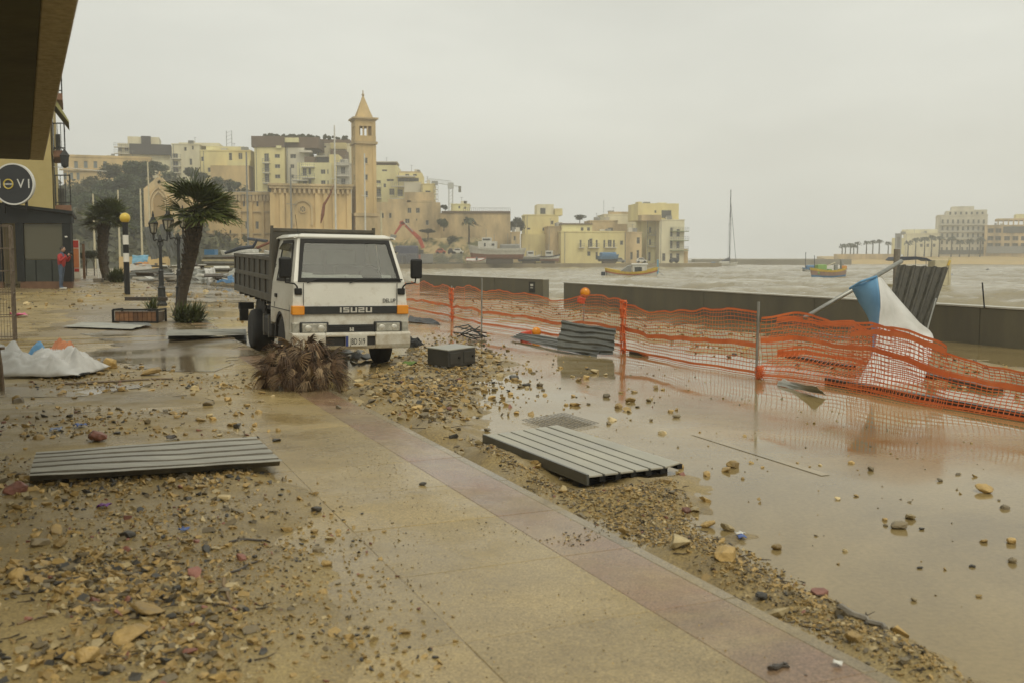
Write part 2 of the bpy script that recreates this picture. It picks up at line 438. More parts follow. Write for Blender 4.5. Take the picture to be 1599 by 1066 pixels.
# pavement with its slabs, red edge band and kerb stones
A = np.concatenate([np.arange(-12, 30, 1.0), np.arange(30, 80, 2.0)])
B = np.array([-16, -12, -8, -4, 0, 2, KERB - 0.02, KERB - 0.019])
aa, bb = np.meshgrid(A, B, indexing='ij')
X = aa * UX + bb * NX; Y = aa * UY + bb * NY
Z = rise(X, Y) + 0.1178; Z[:, -1] = -0.1
pave = link('pavement', gridmesh('pavement', X, Y, Z, m_pave, smooth=False), kind='structure')
def slab_mesh(la, lb, h, m, name):
    mb = MB(); c = 0.003
    v = [(-lb / 2, -la / 2, -h), (lb / 2, -la / 2, -h), (lb / 2, la / 2, -h), (-lb / 2, la / 2, -h)]
    v += [(x, y, -c) for x, y, z in v] + [(x * (1 - 2 * c / lb), y * (1 - 2 * c / la), 0) for x, y, z in v]
    mb.add(v, [(0, 1, 5, 4), (1, 2, 6, 5), (2, 3, 7, 6), (3, 0, 4, 7), (4, 5, 9, 8), (5, 6, 10, 9), (6, 7, 11, 10), (7, 4, 8, 11), (8, 9, 10, 11)])
    return mb.mesh(name, m)
SL = 0.92
me_slab = slab_mesh(SL - 0.003, SL - 0.003, 0.05, m_slab, 'paving_slab')
me_red = slab_mesh(SL - 0.003, 0.395 - 0.003, 0.05, m_red, 'band_slab')
me_kerb = slab_mesh(SL - 0.006, 0.075, 0.13, m_kerb, 'kerb_stone')
def lay(me, name, a, b, dz=0.0):
    p = S(a, b); z = float(rise(p.x, p.y)) + 0.12 + random.uniform(-0.001, 0.001) + dz
    return link(name, me, pave, (p.x, p.y, z), (random.uniform(-.0016, .0016), random.uniform(-.0016, .0016), TH))
for i in range(0, 28):
    a = 0.6 + SL * i
    lay(me_kerb, 'kerb_stone', a, KERB - 0.0375)
    lay(me_red, 'band_slab', a, KERB - 0.075 - 0.1975)
    for j in range(8):
        if 14 < i and j > 6 or (i < 4 and j > 1) or i > 23: continue
        lay(me_slab, 'paving_slab', a, KERB - 0.47 - SL / 2 - SL * j)
# zones, outlined from the lie of the silt on the pavement
Z_sand = zone((-700, 660), (150, 632), (330, 640), (400, 705), (452, 738), (520, 800), (560, 900), (640, 1000), (720, 1200), (500, 1700), (-1500, 1700))
Z_thin = zone((-500, 560), (250, 566), (420, 590), (452, 640), (420, 705), (300, 650), (0, 650), (-500, 665))
Z_far = zone((-300, 462), (30, 455), (370, 446), (420, 452), (392, 507), (250, 497), (180, 478), (60, 520), (-300, 545))
Z_bank = zone((526, 612), (575, 575), (640, 548), (760, 545), (800, 570), (770, 640), (722, 676), (765, 705), (900, 768), (1060, 748), (1106, 830), (1180, 862), (1262, 905), (1440, 1000), (1600, 1100), (1900, 1300), (1560, 1180), (1398, 1068), (900, 806), (545, 632))
Z_behind = zone((640, 466), (820, 470), (1000, 498), (1200, 520), (1400, 540), (1700, 585), (1700, 650), (1480, 612), (1290, 580), (1180, 570), (960, 532), (700, 490))
def silt_h(x, y):
    n = fbm(x * 0.9, y * 0.9, 5, 3); n2 = fbm(x * 6, y * 6, 3, 9)
    wa = sstep(sdist(Z_sand, x, y) + (n - 0.5) * 1.1, -0.15, 0.45)
    wt = sstep(sdist(Z_thin, x, y) + (n - 0.5) * 1.4, 0.0, 0.8) * 0.62
    wf = sstep(sdist(Z_far, x, y) + (n - 0.5) * 3.0, 0.0, 1.6) * 0.9
    w_ = np.maximum(np.maximum(wa, wt), wf)
    return w_ * (0.006 + 0.045 * n + 0.012 * n2) - 0.02 * (1 - w_) - 0.004 - 0.012 * (n > 0.62) * w_
def bank_h(x, y):
    a, b = ab(x, y)
    n = fbm(x * 1.3, y * 1.3, 5, 21); n2 = fbm(x * 8, y * 8, 3, 5)
    w_ = sstep(sdist(Z_bank, x, y) + (n - 0.5) * 1.1, -0.2, 0.6)
    wb = sstep(sdist(Z_behind, x, y) + (n - 0.45) * 3.0, 0.0, 1.5)
    k = 1 - 0.75 * sstep(b, KERB, KERB + 2.2)
    return np.maximum(w_ * (0.02 + 0.10 * k * (0.55 + 0.7 * n) + 0.02 * n2) - 0.03 * (1 - w_), wb * (0.015 + 0.03 * n + 0.015 * n2) - 0.03 * (1 - wb))
def surf(x, y):
    """height of whatever lies on top at x, y"""
    x = np.asarray(x, float); y = np.asarray(y, float); a, b = ab(x, y)
    left = b < KERB
    return rise(x, y) + np.where(left, 0.12 + np.maximum(silt_h(x, y), 0), np.maximum(bank_h(x, y), 0))
def top(px, py):
    g = GP(px, py)
    return Vector((g.x, g.y, float(surf(g.x, g.y))))
def field(name, a0, a1, b0, b1, st, h, base, mat):
    A = np.arange(a0, a1, st); B = np.arange(b0, b1, st)
    aa, bb = np.meshgrid(A, B, indexing='ij')
    X = aa * UX + bb * NX; Y = aa * UY + bb * NY
    hh = h(X, Y); Z = rise(X, Y) + base + hh
    n, m = X.shape; idx = np.arange(n * m).reshape(n, m)
    keep = (np.maximum.reduce([hh[:-1, :-1], hh[1:, :-1], hh[1:, 1:], hh[:-1, 1:]]) > -0.012).ravel()
    f = np.stack([idx[:-1, :-1], idx[1:, :-1], idx[1:, 1:], idx[:-1, 1:]], -1).reshape(-1, 4)[keep]
    us, inv = np.unique(f, return_inverse=True)
    v = np.stack([X, Y, Z], -1).reshape(-1, 3)[us]
    return link(name, npmesh(name, v, inv.reshape(-1, 4), mat, smooth=True), kind='stuff')
field('silt', -1.0, 15.0, -7.5, KERB - 0.03, 0.045, silt_h, 0.12, m_silt)
field('silt', 15.0, 50.0, -14, KERB - 0.13, 0.16, silt_h, 0.12, m_silt)
field('rubble_bank', -1.0, 26.0, KERB + 0.008, 9.0, 0.05, bank_h, 0.0, m_bank)
field('rubble_bank', 4.0, 40.0, 9.0, 15.5, 0.14, bank_h, 0.0, m_bank)
# water standing in the hollows of the pavement and over the road behind the truck
m_puddle = Mmud('standing_water', [(0.15, 0.115, 0.065), (0.2, 0.155, 0.09), (0.25, 0.2, 0.12)], big=0.3, grit=6, rough=(0.06, 0.26), bump=0.06, gritc=0.08, spec=0.5)
Z_pud = [zone((225, 440), (640, 436), (640, 462), (420, 470), (330, 476), (240, 462)), zone((110, 515), (380, 512), (420, 560), (330, 580), (150, 566)), zone((-40, 600), (130, 604), (260, 598), (120, 622), (-40, 625)), zone((-40, 880), (70, 890), (110, 960), (20, 1010), (-60, 1000))]
def puddle(zn, k, st):
    xs = [p[0] for p in zn]; ys = [p[1] for p in zn]; gx = np.arange(min(xs), max(xs), st); gy = np.arange(min(ys), max(ys), st); X, Y = np.meshgrid(gx, gy, indexing='ij')
    m = sdist(zn, X, Y) + (fbm(X * .9, Y * .9, 4, 120 + k) - .52) * (2.4 if k < 2 else .8)
    a, b = ab(X, Y); Z = rise(X, Y) + np.where(b < KERB, .126, .009) + (.006 if k > 1 else 0)
    n, q = X.shape; idx = np.arange(n * q).reshape(n, q); keep = ((m[:-1, :-1] > 0) & (m[1:, :-1] > 0) & (m[1:, 1:] > 0) & (m[:-1, 1:] > 0) & ((b[:-1, :-1] < KERB) == (b[1:, 1:] < KERB))).ravel()
    f = np.stack([idx[:-1, :-1], idx[1:, :-1], idx[1:, 1:], idx[:-1, 1:]], -1).reshape(-1, 4)[keep]; us, inv = np.unique(f, return_inverse=True)
    link('puddle', npmesh('puddle', np.stack([X, Y, Z], -1).reshape(-1, 3)[us], inv.reshape(-1, 4), m_puddle, smooth=True), kind='structure')
for k, zn in enumerate(Z_pud): puddle(zn, k, .12 if k < 2 else .03)
# ------------------------------------------------------------------ stones
PAL = {'ochre': (0.42, 0.285, 0.105), 'pale': (0.48, 0.38, 0.2), 'grey': (0.2, 0.16, 0.095), 'dark': (0.065, 0.06, 0.05), 'brick': (0.27, 0.12, 0.085)}
def hull_rock(npts, flat=0.62, seed=0, long=1.0):
    r_ = np.random.default_rng(seed)
    v = r_.normal(size=(npts, 3)); v /= np.linalg.norm(v, axis=1)[:, None]
    v = np.sign(v) * np.abs(v) ** 0.8
    v *= (0.8 + 0.25 * r_.random((npts, 1))) * np.array([long, 0.8 + 0.2 * r_.random(), flat]) * 0.5
    bm = bmesh.new()
    for p in v: bm.verts.new(p)
    rr = bmesh.ops.convex_hull(bm, input=bm.verts)
    bmesh.ops.delete(bm, geom=[e for e in rr['geom_interior'] if isinstance(e, bmesh.types.BMVert)], context='VERTS')
    bm.verts.ensure_lookup_table(); bm.faces.ensure_lookup_table(); bm.verts.index_update()
    V = np.array([p.co[:] for p in bm.verts]); Fc = np.array([[q.index for q in f.verts] for f in bm.faces])
    bm.free()
    return V, Fc
ROCK = [hull_rock(n, fl, sd, lg) for sd, (n, fl, lg) in enumerate([(16, .6, 1), (20, .7, 1.1), (18, .5, 1.2), (22, .75, .9), (14, .65, 1.3), (24, .55, 1.0), (18, .8, 1.0), (20, .45, 1.25)])]
GRAV = [hull_rock(n, fl, 40 + sd, lg) for sd, (n, fl, lg) in enumerate([(7, .6, 1), (8, .7, 1.2), (9, .55, 1.1), (8, .8, .9)])]
def Mrock(name, c):
    dk = tuple(x * 0.62 for x in c); lt = tuple(min(x * 1.25, 0.7) for x in c)
    return M(name, dk, lt, 6, 0.38, 0.7, bump=0.5, bscale=30, var=0.3, coords='POS')
m_rock = {k: Mrock(k + '_stone', c) for k, c in PAL.items()}
ROCKME = {}
def rock_me(i, k):
    if (i, k) not in ROCKME:
        V, Fc = ROCK[i]; ROCKME[(i, k)] = npmesh('stone', V, Fc, m_rock[k])
    return ROCKME[(i, k)]
def big_rock(seed, k, long=1.0, flat=0.65):
    """large lump with a worn, pitted surface"""
    V, Fc = hull_rock(26, flat, seed, long)
    bm = bmesh.new(); vs = [bm.verts.new(p) for p in V]
    for f in Fc: bm.faces.new([vs[i] for i in f])
    bmesh.ops.recalc_face_normals(bm, faces=bm.faces)
    bmesh.ops.subdivide_edges(bm, edges=bm.edges, cuts=3, use_grid_fill=True)
    for _ in range(2): bmesh.ops.smooth_vert(bm, verts=bm.verts, factor=0.4, use_axis_x=True, use_axis_y=True, use_axis_z=True)
    for v in bm.verts:
        n = float(fbm(v.co.x * 7 + seed, v.co.y * 7 + v.co.z * 9, 3, seed)) - 0.5
        v.co += v.co.normalized() * n * 0.09
    me = bpy.data.meshes.new('stone'); bm.to_mesh(me); bm.free(); me.materials.append(m_rock[k])
    return me
def inside(z, n, extra=None):
    xs = [p[0] for p in z]; ys = [p[1] for p in z]
    x = rng.uniform(min(xs), max(xs), n * 6); y = rng.uniform(min(ys), max(ys), n * 6)
    k = sdist(z, x, y) > 0
    return x[k][:n], y[k][:n]
def pxscatter(poly, n):
    """scatter over the ground seen inside a part of the photograph: near ground gets its share by area"""
    return inside(zone(*poly), n)
TAKEN = []
def put_stone(x, y, s, k, label, group=None, i=None, me=None, sink=0.16, sc_=None):
    i = random.randrange(len(ROCK)) if i is None else i
    z = float(surf(x, y))
    sx = (s * random.uniform(.85, 1.2), s * random.uniform(.85, 1.15), s * random.uniform(.8, 1.1)) if sc_ is None else sc_
    TAKEN.append((x, y, s * 0.6))
    return link('stone', me or rock_me(i, k), None, (x, y, z + sx[2] * (0.3 - sink)), (random.uniform(-.25, .25), random.uniform(-.25, .25), random.uniform(0, 6.3)), scale=sx, label=label, cat='stone', group=group)
# lumps that can be told apart one by one: (px, py, width px, colour, label)
HERO = [
 (232, 970, 52, 'ochre', 'broad flat ochre slab of stone lying tilted on the gravel', 1.35, .3),
 (203, 1008, 44, 'ochre', 'smooth oblong ochre stone just below the broad flat slab', 1.4, .6),
 (142, 1040, 46, 'ochre', 'blocky square ochre lump at the very bottom of the gravel', 1.0, .85),
 (150, 693, 32, 'brick', 'reddish brick lump behind the long corrugated sheet', 1.1, .6),
 (27, 775, 36, 'brick', 'large reddish stone at the left end of the long corrugated sheet', 1.15, .6),
 (170, 576, 27, 'ochre', 'tall ochre block standing beside the white tarpaulin', .9, 1.0),
 (236, 586, 27, 'ochre', 'low flat ochre slab lying on the wet tiles right of the white tarpaulin', 1.3, .4),
 (511, 882, 20, 'ochre', 'single ochre stone resting apart on the clean paving', 1.1, .7),
 (494, 798, 20, 'dark', 'single dark grey pebble on the clean paving below the long sheet', 1.2, .6),
 (660, 757, 12, 'dark', 'small black pebble alone in the middle of the clean paving', 1.2, .6),
 (376, 881, 20, 'brick', 'rounded reddish stone with a dark twig beside it', 1, .8),
 (200, 846, 26, 'dark', 'knobbly black lump amid the ochre gravel', 1.1, .7),
 (28, 910, 28, 'ochre', 'rusty ochre stone at the edge of the bare wet patch', 1.1, .75),
 (1538, 768, 26, 'ochre', 'broad ochre stone alone in the flooded road', 1.2, .5),
 (1405, 824, 26, 'grey', 'pair-like grey brown lump low in the flooded road', 1.2, .6),
 (1580, 847, 17, 'ochre', 'round ochre stone at the right edge of the flooded road', 1, .8),
 (1580, 877, 17, 'grey', 'brown angular stone below the round ochre one at the right edge', 1, .8),
 (1213, 857, 17, 'ochre', 'rust coloured stone in the water off the tip of the gravel bank', 1, .9),
 (1106, 822, 24, 'ochre', 'ochre stone at the outer edge of the gravel bank', 1.2, .6),
 (1135, 827, 24, 'pale', 'paler stone close beside the ochre one off the gravel bank', 1.2, .6),
 (1063, 730, 14, 'ochre', 'upright stone against the far corner of the panel deck', .8, 1.1),
 (1190, 938, 26, 'dark', 'black lump wedged at the kerb edge of the gravel bank', 1.2, .6),
 (1333, 1010, 28, 'ochre', 'sharp ochre stone near the lower end of the gravel bank', 1.1, .8),
 (1210, 803, 0, 'ochre', '', 1, 1),
]
for j, (px, py, wp, k, lab, lg, fl) in enumerate(HERO):
    if not wp: continue
    g = top(px, py); s = wp / F * math.hypot(g.x, g.y)
    put_stone(g.x, g.y, s, k, lab, me=big_rock(100 + j, k, lg, fl * .8), sc_=(s, s, s), sink=0.1)
def kpick(w=(0.5, 0.22, 0.15, 0.09, 0.04)):
    return random.choices(['ochre', 'pale', 'grey', 'dark', 'brick'], w)[0]
WORD = {'ochre': 'rough ochre limestone lump', 'pale': 'pale cream limestone lump', 'grey': 'wet grey brown stone', 'dark': 'dark black pebble', 'brick': 'reddish brick-coloured stone'}
# where they lie, how many stay single objects, least and largest size in metres
SPOT = [
 ('lying in the gravel bank along the kerb', Z_bank, 76, 0.07, 0.18, (0.56, 0.2, 0.16, 0.07, 0.01)),
 ('strewn over the silt in the left foreground', zone((0, 640), (330, 650), (440, 760), (540, 830), (560, 1066), (0, 1066)), 66, 0.035, 0.1, (0.46, 0.24, 0.12, 0.12, 0.06)),
 ('strewn on the paving between tarpaulin and palm debris', zone((0, 560), (250, 560), (440, 590), (440, 680), (0, 690)), 55, 0.06, 0.14, (0.5, 0.15, 0.2, 0.1, 0.05)),
 ('standing in the shallow water on the road', zone((770, 570), (960, 575), (1080, 620), (1110, 720), (1150, 730), (1120, 770), (1040, 735), (860, 660), (760, 650)), 60, 0.06, 0.17, (0.5, 0.2, 0.2, 0.1, 0.0)),
 ('in the wide water at the right', zone((1150, 730), (1300, 700), (1590, 760), (1590, 960), (1400, 940), (1200, 850)), 18, 0.035, 0.085, (0.5, 0.1, 0.3, 0.1, 0.0)),
 ('scattered over the sandy far pavement', zone((40, 462), (370, 452), (385, 505), (250, 500), (140, 498), (40, 520)), 36, 0.1, 0.26, (0.55, 0.2, 0.2, 0.03, 0.02)),
]
cnt = {}
for where, z, n, s0, s1, wt in SPOT:
    x, y = inside(z, n); made = []
    for i in range(len(x)):
        u = random.random() ** 2.2; s = s0 + (s1 - s0) * u
        if any((x[i] - a) ** 2 + (y[i] - b) ** 2 < (s * .5 + c) ** 2 for a, b, c in TAKEN): continue
        k = kpick(wt)
        pl = (s, k); made.append((s, k, put_stone(float(x[i]), float(y[i]), s, k, WORD[k] + ' ' + where, 'loose ' + k + ' stones ' + where)))
    for k in PAL:
        for (s, _, o), nth in zip(sorted([m_ for m_ in made if m_[1] == k], key=lambda m_: -m_[0]), ('largest', 'second largest', 'third largest')):
            o['label'] = nth + ' of the ' + {'ochre': 'ochre limestone lumps', 'pale': 'pale cream lumps', 'grey': 'grey brown stones', 'dark': 'black pebbles', 'brick': 'reddish stones'}[k] + ' ' + where
# two stones that fell against the dead palm crown and those by the truck wheel get no special care: they are in the bank
def gravel(name, spec, mat):
    """one mesh of very many small stones"""
    vs, fs, cs = [], [], []; off = 0
    for x, y, s, kk in spec:
        n = len(x)
        z = surf(x, y)
        names = list(PAL); kinds = rng.choice(5, n, p=kk)
        base = np.array([PAL[q] for q in names])[kinds] * rng.uniform(0.58, 1.08, (n, 1))
        pick = rng.integers(0, len(GRAV), n); ang = rng.uniform(0, 6.283, n); tl = rng.uniform(-.5, .5, n)
        for g in range(len(GRAV)):
            k = pick == g; m = int(k.sum())
            if not m: continue
            V, Fc = GRAV[g]
            ca, sa = np.cos(ang[k])[:, None], np.sin(ang[k])[:, None]; ct, st = np.cos(tl[k])[:, None], np.sin(tl[k])[:, None]
            vx = V[None, :, 0] * ct - V[None, :, 2] * st; vz = V[None, :, 0] * st + V[None, :, 2] * ct; vy = np.repeat(V[None, :, 1], m, 0)
            q = np.stack([vx * ca - vy * sa, vx * sa + vy * ca, vz], -1) * s[k][:, None, None]
            q[..., 0] += x[k][:, None]; q[..., 1] += y[k][:, None]; q[..., 2] += (z[k] + s[k] * 0.12)[:, None]
            vs.append(q.reshape(-1, 3)); fs.append((Fc[None] + (np.arange(m) * len(V))[:, None, None] + off).reshape(-1, 3))
            cs.append(np.repeat(base[k], len(V), 0)); off += m * len(V)
    return link(name, npmesh(name, np.concatenate(vs), np.concatenate(fs), mat, np.concatenate(cs)), kind='stuff')
m_grav = Mattr('gravel_mix', 0.32, 0.7, bump=0.25)
def sizes(n, a, b, p=3.0): return a + (b - a) * rng.random(n) ** p
def spots(z, n, a, b, kk, p=3.0, thin=None, sc_=1.2, edge=0.35):
    x, y = inside(z, n)
    k = rng.random(len(x)) < np.clip(sdist(z, x, y) / edge, 0, 1) ** 1.3; x, y = x[k], y[k]
    if thin is not None:
        k = fbm(x * sc_, y * sc_, 4, 77) > thin + rng.uniform(-.1, .1, len(x)); x, y = x[k], y[k]
    return x, y, sizes(len(x), a, b, p), kk
KA = [0.5, 0.15, 0.25, 0.075, 0.025]; KB = [0.5, 0.13, 0.31, 0.05, 0.01]; KD = [0.15, 0.1, 0.25, 0.5, 0.0]
near = zone((-60, 700), (455, 735), (600, 800), (720, 900), (860, 1130), (-60, 1130))
heap = zone((-40, 900), (150, 850), (330, 880), (430, 960), (420, 1090), (-40, 1090))
strip = zone((-40, 735), (440, 735), (330, 790), (120, 800), (-40, 860))
clean = zone((440, 690), (560, 640), (660, 720), (900, 850), (1320, 1066), (640, 1100), (560, 860))
gravel('gravel', [
    spots(near, 32000, 0.005, 0.036, KA, 2.4, 0.36, 1.2, 1.5), spots(near, 900, .03, .075, KA, 1.8, .36, .8, .8), spots(strip, 400, .03, .09, KA, 1.8), spots(zone((-20, 560), (440, 585), (460, 690), (-20, 700)), 420, .035, .1, KA, 1.8, .4, .7), spots(heap, 7000, 0.008, 0.075, KA, 3, 0.40), spots(strip, 3000, 0.01, 0.07, KA, 2.5, 0.42),
    spots(clean, 2600, 0.004, 0.014, KD, 3, 0.44, 0.8), spots(clean, 3000, 0.003, 0.012, KA, 3, 0.42, 0.6),
    spots(zone((-20, 560), (440, 585), (460, 690), (-20, 700)), 4200, 0.01, 0.06, KA, 3, 0.46, 0.7)], m_grav)
lower = zone((722, 690), (900, 770), (1060, 755), (1106, 832), (1180, 862), (1262, 910), (1440, 1010), (1560, 1090), (1398, 1068), (900, 806), (740, 722))
upper = zone((530, 615), (575, 578), (640, 550), (760, 548), (800, 575), (770, 640), (722, 676), (765, 705), (735, 722), (545, 632))
wide = zone((500, 640), (560, 560), (640, 520), (780, 520), (880, 570), (880, 650), (800, 690), (1120, 740), (1180, 850), (1330, 910), (1520, 1010), (1660, 1120), (1380, 1090), (880, 815), (640, 690))
smear = zone((800, 842), (900, 826), (1010, 826), (1000, 858), (900, 866), (820, 864))
gravel('gravel', [spots(lower, 15000, 0.008, 0.036, KB, 2.2, .34, 1.6, .15), spots(upper, 5600, 0.014, 0.11, KB, 2.8, 0.36, 1.5, .6), spots(wide, 2000, .012, .11, KB, 2.6, None, 1, 1.0), spots(smear, 700, .004, .02, KD, 2.5, .45, 3.0, .15)], m_grav)
gravel('gravel', [
    spots(Z_far, 3000, 0.02, 0.12, KB, 3, 0.42, 0.5), spots(Z_behind, 1700, 0.025, 0.14, KB, 2.5, 0.46, 0.6),
    spots(zone((640, 500), (1000, 560), (1290, 620), (1590, 700), (1590, 1000), (1450, 980), (1100, 800), (800, 660), (760, 560)), 500, 0.012, 0.05, KB, 3),
    spots(zone((330, 470), (420, 440), (640, 470), (640, 520), (560, 520), (380, 500)), 500, 0.02, 0.1, KB, 3)], m_grav)
# ------------------------------------------------------------------ common materials
m_steel = M('galvanised', (0.3, 0.3, 0.27), (0.42, 0.42, 0.38), 4, 0.35, 0.55, metal=0.75, streak=(1, 8, 1))
m_sheet = M('weathered_sheet', (0.26, 0.26, 0.225), (0.4, 0.39, 0.33), 1.6, 0.3, 0.6, metal=0.2, c3=(0.27, 0.215, 0.13))
m_sheetd = M('dark_sheet', (0.085, 0.087, 0.078), (0.145, 0.145, 0.125), 2.5, 0.3, 0.5, metal=0.3)
m_black = M('black_paint', (0.01, 0.01, 0.01), (0.018, 0.018, 0.016), 8, 0.4, 0.55, spec=.3)
m_iron = M('cast_iron', (0.014, 0.015, 0.014), (0.03, 0.03, 0.027), 9, 0.4, 0.6, bump=0.15)
m_wood = M('wet_timber', (0.11, 0.075, 0.045), (0.2, 0.14, 0.08), 3, 0.4, 0.65, streak=(12, 1, 12), bump=0.3)
m_woodg = M('grey_timber', (0.17, 0.15, 0.12), (0.27, 0.24, 0.19), 3, 0.5, 0.75, streak=(12, 1, 12), bump=0.3)
m_conc = M('sea_wall_render', (0.095, 0.087, 0.06), (0.155, 0.14, 0.092), 1.1, 0.5, 0.85, bump=0.25, bscale=6, coords='POS', streak=(1.2, 1.2, 0.3), c3=(0.2, 0.18, 0.13))
m_capw = M('wall_cap', (0.42, 0.4, 0.34), (0.52, 0.5, 0.43), 2, 0.5, 0.7, coords='POS')
m_orange = M('orange_plastic', (0.7, 0.155, 0.04), (0.82, 0.22, 0.07), 3, 0.45)
m_amber = M('amber_lens', (0.7, 0.25, 0.01), (0.8, 0.32, 0.02), 5, 0.2)
m_redp = M('red_plastic', (0.5, 0.05, 0.02), (0.6, 0.08, 0.03), 5, 0.35)
m_whitep = M('white_paint', (0.62, 0.61, 0.55), (0.72, 0.7, 0.63), 2, 0.35, 0.5)
m_cloth = M('white_tarp', (0.5, 0.49, 0.45), (0.66, 0.65, 0.62), 2, 0.5, 0.7, bump=0.1)
m_bluec = M('blue_canvas', (0.12, 0.3, 0.52), (0.17, 0.38, 0.6), 3, 0.6, bump=0.1)
m_leaf = M('palm_green', (0.05, 0.065, 0.012), (0.1, 0.118, 0.026), 3, 0.35, 0.6, var=0.35)
m_trunk = M('palm_bark', (0.03, 0.022, 0.014), (0.075, 0.055, 0.034), 6, 0.8, bump=0.5, streak=(1, 1, 3))
m_dead = M('dead_frond', (0.055, 0.031, 0.016), (0.135, 0.08, 0.041), 6, 0.6, 0.8, var=0.5)
m_deadl = M('pale_dead_frond', (0.24, 0.16, 0.085), (0.34, 0.24, 0.13), 6, 0.6, 0.8, var=0.4)
# ------------------------------------------------------------------ sea wall
def wall_px(pt, zt):                        # plan point of the wall top seen there
    g = G(pt[0], pt[1], zt); return Vector((g.x, g.y, 0))
WT = 0.77
TWIGS = MB()
for zn, n, l0, l1 in ((heap, 110, .02, .09), (lower, 120, .02, .1), (upper, 90, .05, .3), (Z_thin, 60, .06, .3)):
    xs, ys = inside(zn, n)
    for x, y in zip(xs, ys):
        l = random.uniform(l0, l1); a = random.uniform(0, 6.28); z = float(surf(x, y)) + .008; d = Vector((math.cos(a), math.sin(a), random.uniform(-.05, .2))) * l; e = Vector((-d.y, d.x, 0)) * random.uniform(-.3, .3); p_ = Vector((x, y, z))
        TWIGS.tube([p_, p_ + d * .5 + e, p_ + d], [.004, .003, .0015], 4)
TWIGS.build('twigs', m_trunk, kind='stuff')
def sea_wall(p, q, label, plaque=None):
    p = Vector(p); q = Vector(q); d = (q - p); l = d.length
    t = thing('sea_wall', label, 'wall', (p.x, p.y, -1.4), (0, 0, math.atan2(d.y, d.x)), 'rendered sea wall sections')
    n = max(1, int(l / 4.8))
    for i in range(n):
        mb = MB(); mb.b2(l * i / n + .006, l * (i + 1) / n - .006, random.uniform(-.006, .006), 0.32, 0, 1.4 + WT - 0.036); mb.build('wall_panel', m_conc, t, bevel=0.012)
    mb = MB(); n = max(1, int(l / 2.4))
    for i in range(n):
        mb = MB(); mb.b2(l * i / n + .004, l * (i + 1) / n - .004, -0.02, 0.34, 1.4 + WT - 0.035, 1.4 + WT); mb.build('coping', m_capw, t, bevel=0.006)
    return t, l
wA = wall_px((848, 436), WT); wB = wall_px((880, 441), WT); wC = G(1599, 545, 0)
wL = wall_px((655, 428.5), WT); wC = wB + (Vector((wC.x, wC.y, 0)) - wB) * 1.9
sea_wall(wB, wC, 'long grey brown sea wall to the right of the gap')
t_, l_ = sea_wall(wL, wA, 'grey brown sea wall behind the truck, ending at the gap with a small black plaque')
mb = MB(); mb.b2(l_ - 1.35, l_ - 0.78, -0.012, 0.0, 1.4 + .12, 1.4 + .62); pq = mb.build('plaque', m_black, t_)
mb = MB(); mb.b2(l_ - 1.2, l_ - 0.92, -0.016, -0.012, 1.4 + .42, 1.4 + .52); mb.b2(l_ - 1.2, l_ - 0.92, -0.016, -0.012, 1.4 + .32, 1.4 + .35); mb.build('plaque_mark', m_whitep, pq)
# ------------------------------------------------------------------ the tipper truck
m_cab = M('cab_white', (0.66, 0.645, 0.565), (0.74, 0.725, 0.645), 1.2, 0.3, 0.45, coat=0.3, c3=(0.62, 0.57, 0.46))
def splash(m, top, colr):                     # dried mud splashed up from the wheels
    t = m.node_tree; b = t.nodes['Principled BSDF']; N = t.nodes.new; L = t.links.new; src = b.inputs['Base Color'].links[0].from_socket
    g = N('ShaderNodeTexCoord'); sp = N('ShaderNodeSeparateXYZ'); L(g.outputs['Object'], sp.inputs[0]); n = N('ShaderNodeTexNoise'); n.inputs['Scale'].default_value = 7; n.inputs['Detail'].default_value = 8; n.inputs['Roughness'].default_value = .72; L(g.outputs['Object'], n.inputs['Vector'])
    mr = N('ShaderNodeMapRange'); mr.inputs['From Min'].default_value = .3; mr.inputs['From Max'].default_value = top; mr.inputs['To Min'].default_value = .54; mr.inputs['To Max'].default_value = .2; L(sp.outputs[2], mr.inputs['Value'])
    ad = N('ShaderNodeMath'); ad.operation = 'ADD'; L(mr.outputs[0], ad.inputs[0]); L(n.outputs[0], ad.inputs[1]); m2 = N('ShaderNodeMapRange'); m2.inputs['From Min'].default_value = .78; m2.inputs['From Max'].default_value = 1.2; m2.inputs['To Max'].default_value = .85; L(ad.outputs[0], m2.inputs['Value'])
    mx = N('ShaderNodeMix'); mx.data_type = 'RGBA'; mx.inputs[7].default_value = colr + (1,); L(m2.outputs[0], mx.inputs[0]); L(src, mx.inputs[6]); L(mx.outputs[2], b.inputs['Base Color'])
splash(m_cab, 1.25, (.33, .25, .13))
m_cabin = M('cabin_lining', (0.1, 0.1, 0.095), (0.14, 0.14, 0.13), 4, 0.8)
m_rubber = M('tyre_rubber', (0.012, 0.012, 0.012), (0.03, 0.028, 0.024), 5, 0.7, 0.9, bump=0.2)
m_rim = M('dusty_rim', (0.12, 0.11, 0.09), (0.2, 0.18, 0.14), 6, 0.5, metal=0.3)
m_bed = M('bed_grey', (0.062, 0.056, 0.042), (0.1, 0.09, 0.066), 2.5, 0.45, 0.7, bump=0.1, c3=(0.17, 0.13, 0.085))
m_bedd = M('bed_recess', (0.05, 0.048, 0.04), (0.08, 0.075, 0.06), 3, 0.55, 0.75)
m_chas = M('chassis_black', (0.012, 0.012, 0.011), (0.03, 0.027, 0.022), 6, 0.6, 0.8)
m_wind = Mglass('windscreen_glass', (0.8, 0.84, 0.8), 0.7, .035, (.44, .45, .41))
m_paper = M('paper', (0.6, 0.6, 0.56), (0.7, 0.7, 0.66), 6, 0.7)
m_lens = M('lamp_glass', (0.3, 0.29, 0.24), (0.5, 0.48, 0.4), 14, 0.12, metal=0.4)
m_silver = M('silver_letters', (0.55, 0.53, 0.46), (0.62, 0.6, 0.52), 6, 0.35, metal=0.3)
